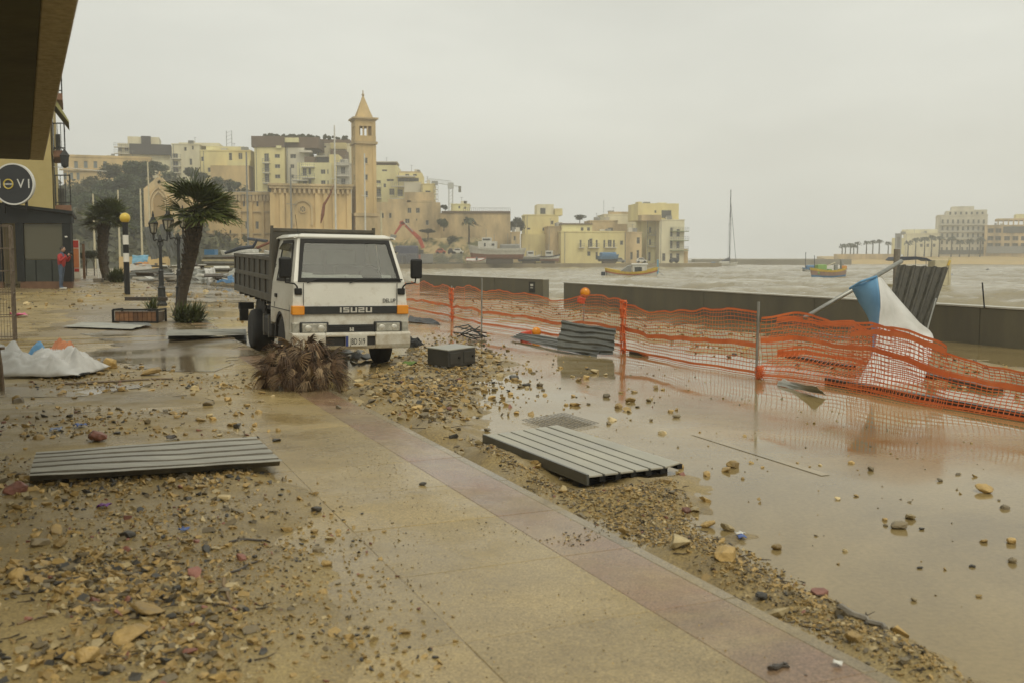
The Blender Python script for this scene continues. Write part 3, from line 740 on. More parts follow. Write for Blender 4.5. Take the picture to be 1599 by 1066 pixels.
m_plate = M('plate_white', (0.55, 0.53, 0.45), (0.6, 0.58, 0.5), 8, 0.4)
m_navy = M('plate_blue', (0.03, 0.05, 0.2), None, 8, 0.4)
m_grille = M('grille_black', (0.015, 0.016, 0.015), (0.026, 0.026, 0.024), 8, 0.4)
TY, TRX, TRY = 0.414, -2.491, 15.392
truck = thing('tipper_truck', 'white cab tipper truck with grey dump bed parked beside the kerb facing the camera', 'truck', (TRX, TRY, 0.0), (0, 0.013, TY))
W2 = 0.91
def hx(z):                                  # half width of the cab at height z
    if z < 0.9: return W2
    if z < 1.34: return W2 - 0.03 * (z - 0.9) / 0.44
    return W2 - 0.03 - 0.13 * (z - 1.34) / 0.7
def fy(z):                                  # how far back the front lies at height z
    if z < 1.0: return 0.04
    if z < 1.36: return 0.04 + 0.05 * (z - 1.0) / 0.36
    return 0.09 + 0.33 * (z - 1.36) / 0.67
CL = 1.84
mb = MB()
def ring(o, i):
    n = len(o); mb.add(list(o) + list(i), [(k, (k + 1) % n, n + (k + 1) % n, n + k) for k in range(n)])
# front below the glass
zs = [0.58, 0.98, 1.1, 1.36]
for k in range(3):
    za, zb = zs[k], zs[k + 1]
    mb.quad((-hx(za), fy(za), za), (hx(za), fy(za), za), (hx(zb), fy(zb), zb), (-hx(zb), fy(zb), zb))
def fp(x, z, off=0.0): return (x, fy(z) - off, z)
zt = 2.05
wo = [fp(-hx(1.36), 1.36), fp(hx(1.36), 1.36), fp(hx(zt), zt), fp(-hx(zt), zt)]
wi = [fp(-0.795, 1.375), fp(0.795, 1.375), fp(0.69, 1.995), fp(-0.69, 1.995)]
ring(wo, wi)
# roof
rf = [(-hx(zt), fy(zt), zt), (hx(zt), fy(zt), zt), (hx(zt) - .06, fy(zt) + .1, 2.095), (-hx(zt) + .06, fy(zt) + .1, 2.095)]
mb.quad(*rf)
rb = [(-hx(zt) + .06, CL - .05, 2.11), (hx(zt) - .06, CL - .05, 2.11)]
mb.quad(rf[3], rf[2], rb[1], rb[0])
for s in (-1, 1):
    a = (s * hx(zt), fy(zt), zt); b = (s * (hx(zt) - .06), fy(zt) + .1, 2.095); c = (s * (hx(zt) - .06), CL - .05, 2.11); d = (s * hx(zt), CL, zt)
    mb.quad(a, b, c, d)
    # side above the belt, with the window opening
    so_ = [(s * hx(1.34), fy(1.34), 1.34), (s * hx(1.34), CL, 1.34), (s * hx(zt), CL, zt), (s * hx(zt), fy(zt), zt)]
    si_ = [(s * hx(1.38), 0.33, 1.38), (s * hx(1.38), 1.38, 1.38), (s * hx(1.97), 1.34, 1.97), (s * hx(1.97), 0.6, 1.97)]
    ring(so_, si_)
    # side below the belt with the wheel arch
    arch = [(s * W2, 1.05 + 0.47 * math.cos(t), 0.40 + 0.47 * math.sin(t)) for t in [math.pi * q / 10 for q in range(11)]]
    lo = [(s * W2, 0.04, 0.40), (s * W2, 0.04, 0.9), (s * hx(1.34), fy(1.34), 1.34), (s * hx(1.34), CL, 1.34), (s * W2, CL, 0.9), (s * W2, CL, 0.62), (s * W2, 1.6, 0.62), (s * W2, 1.52, 0.40)]
    # split into two flat pieces
    mb.quad((s * W2, 0.04, 0.9), (s * hx(1.34), fy(1.34), 1.34), (s * hx(1.34), CL, 1.34), (s * W2, CL, 0.9))
    mb.quad((s * W2, CL, 0.9), (s * W2, CL, 0.66), (s * W2, 1.46, 0.66), *arch[2:], (s * W2, 0.04, 0.40), (s * W2, 0.04, 0.9))
mb.quad((-W2, CL, .62), (W2, CL, .62), (hx(1.34), CL, 1.34), (-hx(1.34), CL, 1.34))
mb.quad((-hx(1.34), CL, 1.34), (hx(1.34), CL, 1.34), (hx(zt), CL, zt), (-hx(zt), CL, zt))
mb.quad((-hx(zt), CL, zt), (hx(zt), CL, zt), rb[1], rb[0])
cabo = mb.build('cab', m_cab, truck)
mw = cabo.modifiers.new('weld', 'WELD'); mw.merge_threshold = 0.002
md = cabo.modifiers.new('bevel', 'BEVEL'); md.width = 0.035; md.segments = 3; md.limit_method = 'ANGLE'; md.angle_limit = R(22)
ws = cabo.modifiers.new('solid', 'SOLIDIFY'); ws.thickness = 0.02; ws.offset = -1
# cabin inside
mb = MB(); mb.b2(-.86, .86, 0.12, 1.78, 0.6, 0.66); mb.b2(-.84, .84, 1.74, 1.78, .66, 1.62); mb.b2(-.7, .7, 1.74, 1.78, 1.62, 2.0)
mb.b2(-.83, .83, 0.14, 0.42, 0.66, 1.33)
for s in (-1, 1): mb.b2(s * .86, s * .845, 0.2, 1.78, .66, 1.33)
mb.build('cabin_lining', m_cabin, truck)
m_rearw = M('rear_window_light', (.42, .43, .4), None, 3, .3)
for x0, x1 in ((-.62, -.08), (.02, .5)):
    mb = MB(); mb.b2(x0, x1, 1.725, 1.735, 1.62, 1.86); mb.build('rear_window', m_rearw, truck)
for s, l in ((-1, .5), (1, .75)):
    mb = MB(); x0 = s * .08; x1 = s * (.08 + l)
    mb.b2(x0, x1, .95, 1.45, .95, 1.1); mb.b2(x0, x1, 1.42, 1.56, 1.0, 1.6); mb.build('seat', m_cabin, truck, bevel=.03)
mb = MB(); pts = [(.45 + .19 * math.cos(a), .52 + .07 * math.sin(a), 1.42 + .17 * math.sin(a)) for a in [6.2832 * q / 20 for q in range(21)]]
mb.tube(pts, .014, 6); mb.bar((.28, .52, 1.42), (.62, .52, 1.42), .03, .02); mb.bar((.45, .52, 1.42), (.45, .36, 1.25), .04); mb.build('steering_wheel', m_black, truck)
for (x, y, wd, dp, rz, tl) in [(-.5, .2, .5, .12, .1, .3), (-.2, .24, .4, .1, -.2, .5), (.1, .2, .3, .12, .3, .25), (-.62, .27, .2, .15, .4, .8), (.62, .2, .16, .1, .1, .5)]:
    mb = MB(); mb.box((0, 0, 0), (wd, dp, .006)); mb.build('paper', m_paper, truck, loc=(x, y + .02, 1.42), rot=(tl + .5, random.uniform(-.1, .1), rz))
# windscreen and its rubber
wg = MB(); wg.quad(*[fp(x, z, .006) for x, z in ((-.8, 1.37), (.8, 1.37), (.695, 2.0), (-.695, 2.0))]); wscr = wg.build('windscreen', m_wind, truck, recalc=False)
mb = MB()
o_ = [fp(x, z, .012) for x, z in ((-.815, 1.355), (.815, 1.355), (.708, 2.015), (-.708, 2.015))]; i_ = [fp(x, z, .012) for x, z in ((-.758, 1.415), (.758, 1.415), (.652, 1.958), (-.652, 1.958))]
ring(o_, i_); mb.build('windscreen_rubber', m_rubber, wscr, solid=.014)
for s in (-1, 1):
    mb = MB(); e = .012
    q = [(s * (hx(1.38) + e), 0.33, 1.375), (s * (hx(1.38) + e), 1.38, 1.375), (s * (hx(1.97) + e), 1.34, 1.975), (s * (hx(1.97) + e), 0.6, 1.975)]
    mb.quad(*q); sw = mb.build('side_window', m_wind, truck, recalc=False)
    mb = MB(); cy = sum(p[1] for p in q) / 4; cz = sum(p[2] for p in q) / 4
    ring([(p[0] + s * .003, p[1] + (p[1] - cy) * .06, p[2] + (p[2] - cz) * .09) for p in q], [(p[0] + s * .003, p[1] - (p[1] - cy) * .05, p[2] - (p[2] - cz) * .08) for p in q])
    mb.build('window_rubber', m_rubber, sw, solid=.012)
    mb = MB()                               # smoked rain visor over the side window
    mb.quad((s * .80, .62, 1.94), (s * .80, 1.36, 1.96), (s * .86, 1.36, 1.86), (s * .87, .5, 1.82)); mb.build('rain_visor', Mglass('visor_plastic', (.7, .7, .66), .6, .1) if s < 0 else bpy.data.materials['visor_plastic'], truck, solid=.004, recalc=False)
    # door seams and handle
    mb = MB(); y0, y1 = .26, 1.5
    mb.b2(s * W2, s * (W2 + .003), y0, y0 + .012, .9, 1.0); mb.b2(s * (W2 - .012), s * (W2 + .003), y0, y0 + .012, .62, .9); mb.b2(s * (W2 - .012), s * (W2 + .003), y1, y1 + .012, .9, 1.0)
    mb.b2(s * (W2 - .012), s * (W2 + .003), .2, 1.8, .9, .915); mb.build('door_seam', m_cabin, truck)
    mb = MB(); mb.b2(s * (W2 - .04), s * (W2 + .012), 1.32, 1.46, 1.08, 1.14); mb.build('door_handle', m_black, truck, bevel=.01)
    mb = MB()
    for q in range(13):
        t0 = math.pi * (q / 12)
        mb.bar((s * (W2 - .02), 1.05 + .455 * math.cos(t0), .40 + .455 * math.sin(t0)), (s * (W2 - .02), 1.05 + .455 * math.cos(t0 + .26), .40 + .455 * math.sin(t0 + .26)), .07, .03, up=(1, 0, 0))
    mb.build('wheel_arch_trim', m_chas, truck)
    # mirror on a bent arm
    mb = MB(); mx_ = s * 1.03; ym = -.04
    ro = mb.box((mx_, ym, 1.57), (.19, .07, .31)); mir = mb.build('mirror', m_black, truck, bevel=.03)
    mb = MB(); mb.tube([(mx_, ym + .02, 1.44), (mx_ - s * .01, ym + .02, 1.35), (s * .88, .02, 1.33), (s * .84, .03, 1.29), (s * .82, .06, 1.22)], .013, 6); mb.build('mirror_arm', m_black, mir)
    mb = MB(); mb.b2(s * .76, s * .87, .03, .085, 1.16, 1.26); mb.build('mirror_bracket', m_black, truck, bevel=.012)
    # corner indicators and headlights
    mb = MB(); mb.b2(s * .73, s * .918, -.004, .14, .855, .995); mb.build('indicator', m_amber, truck, bevel=.012)
    mb = MB(); mb.b2(s * .36, s * .80, .0, .1, .575, .745); hl = mb.build('headlight_surround', m_grille, truck, bevel=.012)
    mb = MB(); mb.b2(s * .39, s * .775, -.014, .04, .59, .725); hl2 = mb.build('headlight', m_lens, truck, bevel=.012)
    mb = MB()
    for cx_ in (.48, .68): mb.ball((s * cx_, -.012, .657), (.055, .012, .045), 12, 6)
    mb.build('reflector', m_silver, hl2, smooth=True)
    mb = MB(); mb.b2(s * .81, s * .915, .004, .12, .58, .74); mb.build('side_lamp', m_lens, truck, bevel=.01)
    mb = MB(); mb.b2(s * .735, s * .742, .026, .05, 1.0, 1.34); mb.build('panel_seam', m_cabin, truck)
mb = MB(); mb.b2(-.73, .73, .008, .06, .865, .985); mb.build('front_band', m_grille, truck, bevel=.006)
# lettering
lt = MB(); lw = .026
def stroke(*r):
    for x0, x1, z0, z1 in r: lt.b2(lx + x0, lx + x1, .001, .012, .888 + z0, .888 + z1)
lx = -.185; hh_ = .078; t_ = .017
stroke((0, .026, 0, hh_)); lx += .052
def Sx(): stroke((0, .095, hh_ - t_, hh_), (0, .026, hh_ * .5, hh_ - t_), (0, .095, hh_ * .5 - t_ / 2, hh_ * .5 + t_ / 2), (.069, .095, t_, hh_ * .5), (0, .095, 0, t_))
def Ux(): stroke((0, .026, t_, hh_), (.074, .1, t_, hh_), (0, .1, 0, t_))
Sx(); lx += .117; Ux(); lx += .122
stroke((0, .095, hh_ - t_, hh_), (.069, .095, hh_ * .5, hh_ - t_), (0, .095, hh_ * .5 - t_ / 2, hh_ * .5 + t_ / 2), (0, .026, t_, hh_ * .5), (0, .095, 0, t_)); lx += .117
Ux(); lt.build('lettering', m_silver, truck)
link('badge_lettering', text_mesh('DEL.UP', .085, m_cabin, .002, 0.78, .0015), truck, (.61, .036, 1.065), (math.pi / 2, 0, 0))
# grille between the headlights
mb = MB(); mb.b2(-.355, .355, .02, .1, .575, .70); gr = mb.build('grille', m_grille, truck)
for k in range(3):
    mb = MB(); mb.b2(-.35, .35, .004, .03, .588 + k * .037, .602 + k * .037); mb.build('slat', m_chas, gr)
mb = MB(); mb.b2(-.032, -.008, -.004, .01, .6, .655); mb.b2(.008, .032, -.004, .01, .6, .655); mb.prism([(-.03, -.004, .63), (0, -.004, .61), (.03, -.004, .63), (.03, -.004, .645), (0, -.004, .625), (-.03, -.004, .645)], (0, .012, 0)); mb.build('emblem', m_silver, gr)
# bumper
mb = MB()
prof = [(-.05, .33), (-.075, .40), (-.075, .56), (-.03, .585), (.16, .585), (.16, .33)]
def bump(x0, x1, z0=None, z1=None):
    mb.prism([(x0, y, min(max(z, z0 or .33), z1 or .585)) for y, z in prof], (x1 - x0, 0, 0))
bump(-.93, -.42); bump(.36, .93); bump(-.42, .36, .52, None); bump(-.42, .36, None, .385)
mb.build('bumper', m_cab, truck, bevel=.014)
mb = MB(); mb.b2(-.418, .358, -.045, .02, .387, .518); mb.build('bumper_opening', m_chas, truck)
mb = MB(); mb.b2(-.12, .22, -.094, -.078, .375, .535); pl = mb.build('number_plate', m_plate, truck, bevel=.003)
mb = MB(); mb.b2(-.118, -.078, -.096, -.094, .378, .532); mb.build('plate_band', m_navy, pl)
link('plate_lettering', text_mesh('JBD 519', .125, m_black, .001, .56, .001), pl, (.07, -.0955, .445), (math.pi / 2, 0, 0))
# wipers
for x0, x1 in ((-.36, -.68), (.32, -.02)):
    mb = MB(); mb.tube([fp(x1, 1.34, .03), fp((x0 + x1) / 2, 1.40, .035), fp(x0 + .28, 1.405, .03)], .008, 5); mb.bar(fp(x1 + .12, 1.385, .028), fp(x0 + .52, 1.395, .026), .012, .02); mb.build('wiper', m_black, truck)
# roof antenna and beacon bar stubs
mb = MB(); mb.tube([(-.6, 1.1, 2.1), (-.62, 1.2, 2.42)], .004, 5); mb.build('antenna', m_black, truck)
# wheels
def wheel(x, y, wd, r=.385):
    mb = MB(); h = wd / 2
    mb.lathe([(r * .58, -h), (r * .8, -h * 1.02), (r * .95, -h * .9), (r, -h * .6), (r, h * .6), (r * .95, h * .9), (r * .8, h * 1.02), (r * .58, h), (r * .56, 0)], (0, 0, 0), 28, 'x')
    wl = mb.build('wheel', m_rubber, truck, smooth=True, loc=(x, y, r - .01))
    s = 1 if x > 0 else -1
    mb = MB(); mb.lathe([(r * .6, s * h * .9), (r * .55, s * h * .5), (r * .3, s * h * .45), (r * .28, s * h * .85), (r * .12, s * h * .9), (.02, s * h * .9)], (0, 0, 0), 20, 'x'); mb.build('rim', m_rim, wl, smooth=True)
    mb = MB()
    for q in range(6): mb.lathe([(.018, s * h * .42), (.018, s * h * .62)], (0, .2 * r * 2 * .53 * math.cos(q * 1.047), .2 * r * 2 * .53 * math.sin(q * 1.047)), 6, 'x')
    mb.build('wheel_nuts', m_chas, wl)
wheel(-.76, 1.05, .24); wheel(.76, 1.05, .24); wheel(-.69, 4.07, .4); wheel(.69, 4.07, .4)
# chassis
mb = MB()
for s in (-1, 1): mb.b2(s * .3, s * .4, .2, 6.1, .55, .76)
for y in (.5, 1.7, 2.8, 4.07, 5.2, 6.0): mb.b2(-.3, .3, y - .05, y + .05, .58, .74)
mb.b2(-.55, .55, 4.0, 4.14, .3, .44); mb.ball((0, 4.07, .37), .17, 10, 7); mb.b2(-.6, .6, .98, 1.1, .3, .4); mb.b2(-.45, .45, .3, .7, .42, .6)
mb.build('chassis', m_chas, truck)
mb = MB(); mb.b2(-.84, -.44, 2.2, 3.1, .36, .72); ft = mb.build('fuel_tank', m_chas, truck, bevel=.05)
for y in (2.4, 2.9):
    mb = MB(); mb.b2(-.85, -.44, y, y + .05, .35, .73); mb.build('tank_strap', m_rim, ft)
for s in (-1, 1):
    mb = MB()
    for q in range(9):
        t0 = .35 + 2.45 * q / 9
        mb.bar((s * .69, 4.07 + .47 * math.cos(t0), .40 + .47 * math.sin(t0)), (s * .69, 4.07 + .47 * math.cos(t0 + .28), .40 + .47 * math.sin(t0 + .28)), .44, .02, up=(1, 0, 0))
    mb.build('mudguard', m_chas, truck)
    mb = MB(); mb.b2(s * .8, s * .5, 6.05, 6.2, .66, .8); mb.b2(s * .8, s * .62, 6.0, 6.06, .42, .66); mb.build('rear_lamp_box', m_chas, truck, bevel=.01)
# bed, tilted a touch
BW, BY0, BY1 = .86, 1.92, 6.28
bed = thing('dump_bed', None, None, (0, 4.1, 1.04), (-0.0, 0, 0)); bed.parent = truck
bed.rotation_euler = (R(1.1), 0, 0)
bed.empty_display_size = .1
y0, y1, hb = BY0 - 4.1, BY1 - 4.1, .74
mb = MB(); mb.b2(-BW + .05, BW - .05, y0 + .02, y1 - .02, 0, .05)
for y in np.linspace(y0 + .3, y1 - .3, 7): mb.b2(-BW + .06, BW - .06, y - .04, y + .04, -.1, -.004)
for s in (-1, 1): mb.b2(s * .3, s * .4, y0 + .1, y1 - .1, -.26, -.104)
mb.build('bed_floor', m_bed, bed)
for s in (-1, 1):
    mb = MB(); mb.b2(s * (BW - .045), s * (BW - .02), y0, y1, .05, hb); sd = mb.build('bed_side', m_bedd, bed)
    mb = MB(); mb.b2(s * (BW - .06), s * (BW + .012), y0, y1, hb - .07, hb); mb.b2(s * (BW - .05), s * (BW + .012), y0, y1, -.03, .1); mb.b2(s * (BW - .02), s * (BW + .008), y0 + .16, y1 - .09, hb * .5 - .035, hb * .5 + .045); mb.build('side_rail', m_bed, bed, bevel=.008)
    ys = np.linspace(y0 + .2, y1 - .04, 8)
    for j, y in enumerate(list(ys) + [y0 + .08]):
        wd = .08 if j < len(ys) else .16
        for za, zb in ((.102, hb * .5 - .037), (hb * .5 + .047, hb - .072)):
            mb = MB(); mb.b2(s * (BW - .02), s * (BW + .006), y - wd / 2, y + wd / 2, za, zb); mb.build('rib', m_bed, bed)
mb = MB(); mb.b2(-BW - .01, BW + .01, y0 - .05, y0 - .003, -.02, 1.17); mb.b2(-BW - .015, BW + .015, y0 - .075, y0 + .05, 1.172, 1.22); mb.build('headboard', m_bed, bed, bevel=.006)
for s in (-1, 1):
    mb = MB(); mb.prism([(s * BW, y0 + .002, .1), (s * BW, y0 + .22, .1), (s * BW, y0 + .17, hb), (s * BW, y0 + .03, 1.26), (s * BW, y0 - .08, 1.26), (s * BW, y0 - .1, .1)], (s * .03, 0, 0)); mb.build('headboard_post', m_bed, bed)
mb = MB(); mb.b2(-BW + .03, BW - .03, y1 - .03, y1, .055, hb - .02); mb.build('tailgate', m_bedd, bed)
# ------------------------------------------------------------------ orange safety netting
def net_section(label, st, band, posts=(), group='orange safety netting along the road', cw=0.075, rh=0.058, lean=0.0, seed=0, extra_bands=()):
    """st: (point on the ground, height of the net there)"""
    t = thing('safety_netting', label, 'safety fence', st[0][0], group=group)
    o = Vector(st[0][0])
    L = [0.0]
    for i in range(1, len(st)): L.append(L[-1] + (st[i][0] - st[i - 1][0]).length)
    n = int(L[-1] / cw) + 1; hmax = max(h for _, h in st); m = int(hmax / rh) + 1
    s = np.linspace(0, L[-1], n)
    bx = np.interp(s, L, [p.x for p, h in st]); by = np.interp(s, L, [p.y for p, h in st]); bz = np.interp(s, L, [p.z for p, h in st]); hh = np.interp(s, L, [h for p, h in st])
    hh = hh * (1 + 0.3 * (fbm(s * 0.8 + seed, s * 0 + seed, 4, seed) - 0.5)) - 0.03 * np.abs(np.sin(s * 1.9 + seed))
    d = Vector((bx[-1] - bx[0], by[-1] - by[0], 0)).normalized(); nx, ny = d.y, -d.x
    r = np.linspace(0, 1, m)
    SS, RR = np.meshgrid(s, r, indexing='ij')
    off = 0.22 * (fbm(SS * 0.8 + seed, RR * 1.5, 3, seed + 3) - 0.5) + 0.05 * (fbm(SS * 3, RR * 4, 2, seed + 7) - 0.5) + lean * (1 - RR) ** 2
    al = 0.10 * (fbm(SS * 1.1, RR * 2 + seed, 3, seed + 5) - 0.5)
    X = bx[:, None] + nx * off + d.x * al; Y = by[:, None] + ny * off + d.y * al
    rr = RR + 0.05 * (fbm(SS * 1.3, RR * 3, 3, seed + 9) - 0.5) * np.sin(RR * 3.14)
    Z = bz[:, None] + 0.015 + hh[:, None] * rr
    def pt(i, j): return Vector((X[i, j], Y[i, j], Z[i, j])) - o
    vs = []; fs = []
    def q(a, b, c, e):
        k = len(vs); vs.extend((a, b, c, e)); fs.append((k, k + 1, k + 2, k + 3))
    up = Vector((0, 0, 0.0055)); sd = d * 0.005
    for i in range(n):
        for j in range(m):
            p = pt(i, j)
            if i + 1 < n: e = pt(i + 1, j); q(p - up, e - up, e + up, p + up)
            if j + 1 < m: e = pt(i, j + 1); q(p - sd, p + sd, e + sd, e - sd)
    me = npmesh('netting', np.array([v[:] for v in vs]), np.array(fs), m_orange)
    link('netting', me, t)
    for fr, wd in [(band, 0.034), (0.985, 0.012)] + list(extra_bands):
        mb = MB(); fi = fr * (m - 1); j0 = min(int(fi), m - 2); w_ = fi - j0; e = Vector((nx, ny, 0)) * 0.008
        for i in range(n - 1):
            a = pt(i, j0) * (1 - w_) + pt(i, j0 + 1) * w_; b = pt(i + 1, j0) * (1 - w_) + pt(i + 1, j0 + 1) * w_
            u_ = Vector((0, 0, wd * (.6 + .8 * float(fbm(i * .08, seed, 2, 5)))))
            u2 = Vector((0, 0, wd * (.6 + .8 * float(fbm((i + 1) * .08, seed, 2, 5)))))
            mb.quad(a + e - u_, b + e - u2, b + e + u2, a + e + u_)
        mb.build('band', m_orange, t, recalc=False)
    for p, h, r_ in posts:
        mb = MB(); a = Vector(p) - o; mb.tube([a - Vector((0, 0, .05)), a + Vector((.01, 0, h))], r_, 8); mb.build('post', m_steel, t)
    return t
def gp(px, py): return GP(px, py)
fence1 = net_section('orange mesh netting stretching from the truck to the amber warning lamp', [(gp(632, 485), .98), (gp(705, 500), .86), (gp(752, 512), .95), (gp(830, 524), .9), (gp(911, 536), .95), (gp(972, 549), .92)], .42, [(gp(752, 520), 1.27, .018), (gp(705, 500), .95, .02)], seed=1, extra_bands=[(0.1, .02)])
fence2 = net_section('sagging orange mesh netting between the bunched upright roll and the tall steel post', [(gp(974, 550), .9), (gp(1010, 558), .82), (gp(1080, 572), .95), (gp(1130, 580), .9), (gp(1183, 588), .93)], .46, [(gp(1181, 590), 1.1, .02)], seed=12, extra_bands=[(.05, .02)])
net_section('doubled layer of orange netting wrapped over the lower half of the parasol', [(gp(1325, 612), .9), (gp(1362, 618), .96), (gp(1420, 630), .82), (gp(1475, 640), .72)], .9, [], seed=52, cw=.072, rh=.06)
fence3 = net_section('slack orange mesh netting draped over the torn parasol at the right', [(gp(1190, 590), .9), (gp(1240, 594), .98), (gp(1300, 603), .86), (gp(1360, 614), .88), (gp(1440, 630), .72), (gp(1540, 647), .55), (gp(1640, 664), .5), (gp(1900, 710), .5), (gp(2400, 795), .55)], .63, [], seed=23, lean=.12, extra_bands=[(.04, .012)])
net_section('collapsed fold of orange netting on the rubble left of the parasol', [(gp(1215, 574), .26), (gp(1260, 577), .34), (gp(1330, 584), .3), (gp(1370, 590), .2)], .75, [], seed=41, lean=.6)
net_section('torn strip of orange netting sagging in front of the sea wall beside the parasol pole', [(gp(1215, 540), .62), (gp(1260, 545), .6), (gp(1330, 552), .55), (gp(1400, 575), .4)], .9, [], seed=31, lean=.3)
# bunched net at the post by the crumpled sheet: a rolled upright bundle
for px, py, h, lab in ((972, 551, .96, 'gathered upright bunch of orange netting right of the crumpled sheet'), (705, 501, .9, 'gathered upright bunch of orange netting near the truck'), (1188, 592, .16, 'knotted scrap of netting at the foot of the tall steel post')):
    g = gp(px, py); mb = MB()
    for k in range(9):
        a0 = random.uniform(0, 6.28); r0 = random.uniform(.01, .06)
        pts = [(r0 * math.cos(a0 + z * 2) + .02 * math.sin(z * 9 + k), r0 * math.sin(a0 + z * 2), z * h) for z in np.linspace(0, 1, 8)]
        mb.tube(pts, .008, 4)
        for z in np.linspace(.05, .95, 7):
            mb.bar((.08 * math.cos(a0 + z), .06 * math.sin(a0), z * h), (-.07 * math.cos(a0 - z), -.06 * math.sin(a0 + 1), z * h + .05), .012, .005)
    tag(mb.build('netting_bunch', m_orange, loc=g), lab, 'netting')
# amber warning lamp on its stake
g = gp(911, 531); t = thing('warning_lamp', 'amber road warning lamp on a red battery case atop a thin stake', 'warning lamp', g)
mb = MB(); mb.tube([(0, 0, -.05), (0, 0, .86)], .018, 8); mb.build('stake', m_steel, t)
mb = MB(); mb.box((-.05, 0, .84), (.17, .11, .14), Matrix.Rotation(R(14), 3, 'Y')); mb.build('battery_case', m_redp, t, bevel=.02)
mb = MB(); mb.lathe([(.02, -.055), (.085, -.045), (.1, 0), (.085, .045), (.02, .055)], (0.03, 0, 1.0), 20, 'y'); lens = mb.build('lens', m_amber, t, smooth=True)
mb = MB(); mb.lathe([(.102, -.014), (.108, -.01), (.108, .01), (.102, .014)], (0.03, 0, 1.0), 20, 'y', False); mb.build('lens_ring', m_orange, t)
g = top(828, 527); t = thing('fallen_warning_lamp', 'orange warning lamp lying on its side behind the crumpled sheet', 'warning lamp', (g.x, g.y, g.z + .09), (0, R(80), .4))
mb = MB(); mb.box((0, 0, -.1), (.13, .12, .24)); mb.build('battery_case', m_redp, t, bevel=.02)
mb = MB(); mb.lathe([(.02, -.06), (.09, -.05), (.11, 0), (.09, .05), (.02, .06)], (0, 0, .15), 18, 'y'); mb.build('lens', m_amber, t, smooth=True)
# ------------------------------------------------------------------ torn parasol
par = thing('parasol', 'torn blue and white parasol collapsed against the netting with its pole sticking out', 'parasol', P(1370, 433, 15.0))
po = Vector(par.location)
def patch(ca, cb, n=24, m=14, fold=0.05, k=4.0, seed=0):
    A_ = [P(*c) - po for c in ca]; B_ = [P(*c) - po for c in cb]
    def samp(Q, t):
        f_ = t * (len(Q) - 1); i = min(int(f_), len(Q) - 2); u = f_ - i
        p0, p1, p2, p3 = Q[max(i - 1, 0)], Q[i], Q[i + 1], Q[min(i + 2, len(Q) - 1)]
        return 0.5 * ((2 * p1) + (p2 - p0) * u + (2 * p0 - 5 * p1 + 4 * p2 - p3) * u * u + (3 * p1 - p0 - 3 * p2 + p3) * u ** 3)
    mb = MB(); vs = []
    for i in range(n):
        a, b = samp(A_, i / (n - 1)), samp(B_, i / (n - 1))
        for j in range(m):
            s_ = j / (m - 1); p = a.lerp(b, s_)
            w_ = fold * math.sin(s_ * k * 3.14 + seed + i * .05) * (0.15 + i / n) * math.sin(3.14 * s_) ** .5 + fold * 1.0 * (float(fbm(i * .3 + seed, s_ * 4, 3, seed)) - .5)
            vs.append(p + Vector((0, w_, w_ * .3)))
    mb.add(vs, [(i * m + j, i * m + j + 1, (i + 1) * m + j + 1, (i + 1) * m + j) for i in range(n - 1) for j in range(m - 1)])
    return mb
patch([(1329, 449, 15.25), (1341, 472, 15.3), (1357, 500, 15.2), (1363, 530, 15.0), (1361, 566, 14.6)], [(1370, 433, 15.0), (1374, 462, 14.7), (1374, 495, 14.55), (1369, 530, 14.45), (1362, 568, 14.3)], fold=.05, seed=2).build('blue_panel', m_bluec, par, smooth=True, solid=.006, recalc=False)
patch([(1371, 433, 15.0), (1375, 470, 14.6), (1370, 520, 14.45), (1358, 560, 14.2), (1338, 600, 13.55)], [(1376, 434, 15.1), (1404, 468, 15.1), (1434, 502, 15.0), (1458, 530, 14.9), (1440, 606, 13.6)], fold=.07, k=5, seed=5).build('white_panel', m_cloth, par, smooth=True, solid=.006, recalc=False)
mb = MB(); mb.tube([P(1256, 497, 15.6) - po, P(1408, 408, 16.4) - po], .036, 10); mb.build('pole', m_steel, par, smooth=True)
mb = MB(); mb.tube([P(1327, 451, 15.3) - po, P(1345, 440, 15.1) - po, P(1370, 432, 15.0) - po], .02, 6); mb.build('hem', m_bluec, par)
mb = MB(); mb.tube([P(1446, 522, 15.2) - po, P(1462, 466, 15.3) - po], .012, 6); mb.build('rib', m_steel, par)
# ------------------------------------------------------------------ sheets
def sheet(name, label, cat, c, mat, n=5, amp=.025, along='u', warp=.03, seed=0, group=None, thick=.004, samp=16, cross=6, groove=False):
    """c: corners at (u0 v0), (u1 v0), (u1 v1), (u0 v1); ridges run along u or v"""
    c = [Vector(p) for p in c]; o = sum(c, Vector()) / 4
    nrm = (c[1] - c[0]).cross(c[3] - c[0]).normalized()
    if nrm.z < 0: nrm = -nrm
    nu, nv = (samp, n * cross + 1) if along == 'u' else (n * cross + 1, samp)
    prof = [0, 0.9, 1, 1, 0.9, 0] if cross == 6 else None
    vs = []
    for i in range(nu):
        for j in range(nv):
            u, v = i / (nu - 1), j / (nv - 1)
            p = (c[0] * (1 - u) + c[1] * u) * (1 - v) + (c[3] * (1 - u) + c[2] * u) * v
            k = j if along == 'u' else i
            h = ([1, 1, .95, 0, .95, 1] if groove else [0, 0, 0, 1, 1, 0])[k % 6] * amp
            h += warp * (float(fbm(u * 3 + seed, v * 3, 3, seed)) - .5) * 2
            vs.append(p - o + nrm * h)
    mb = MB()
    for i in range(nu - 1):
        for j in range(nv - 1):
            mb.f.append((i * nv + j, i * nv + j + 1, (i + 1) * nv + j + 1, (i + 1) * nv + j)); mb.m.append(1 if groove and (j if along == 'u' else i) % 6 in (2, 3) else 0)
    mb.v = [tuple(p) for p in vs]
    return tag(mb.build(name, [mat, groove] if groove else mat, loc=o, solid=thick, recalc=False), label, cat, group)
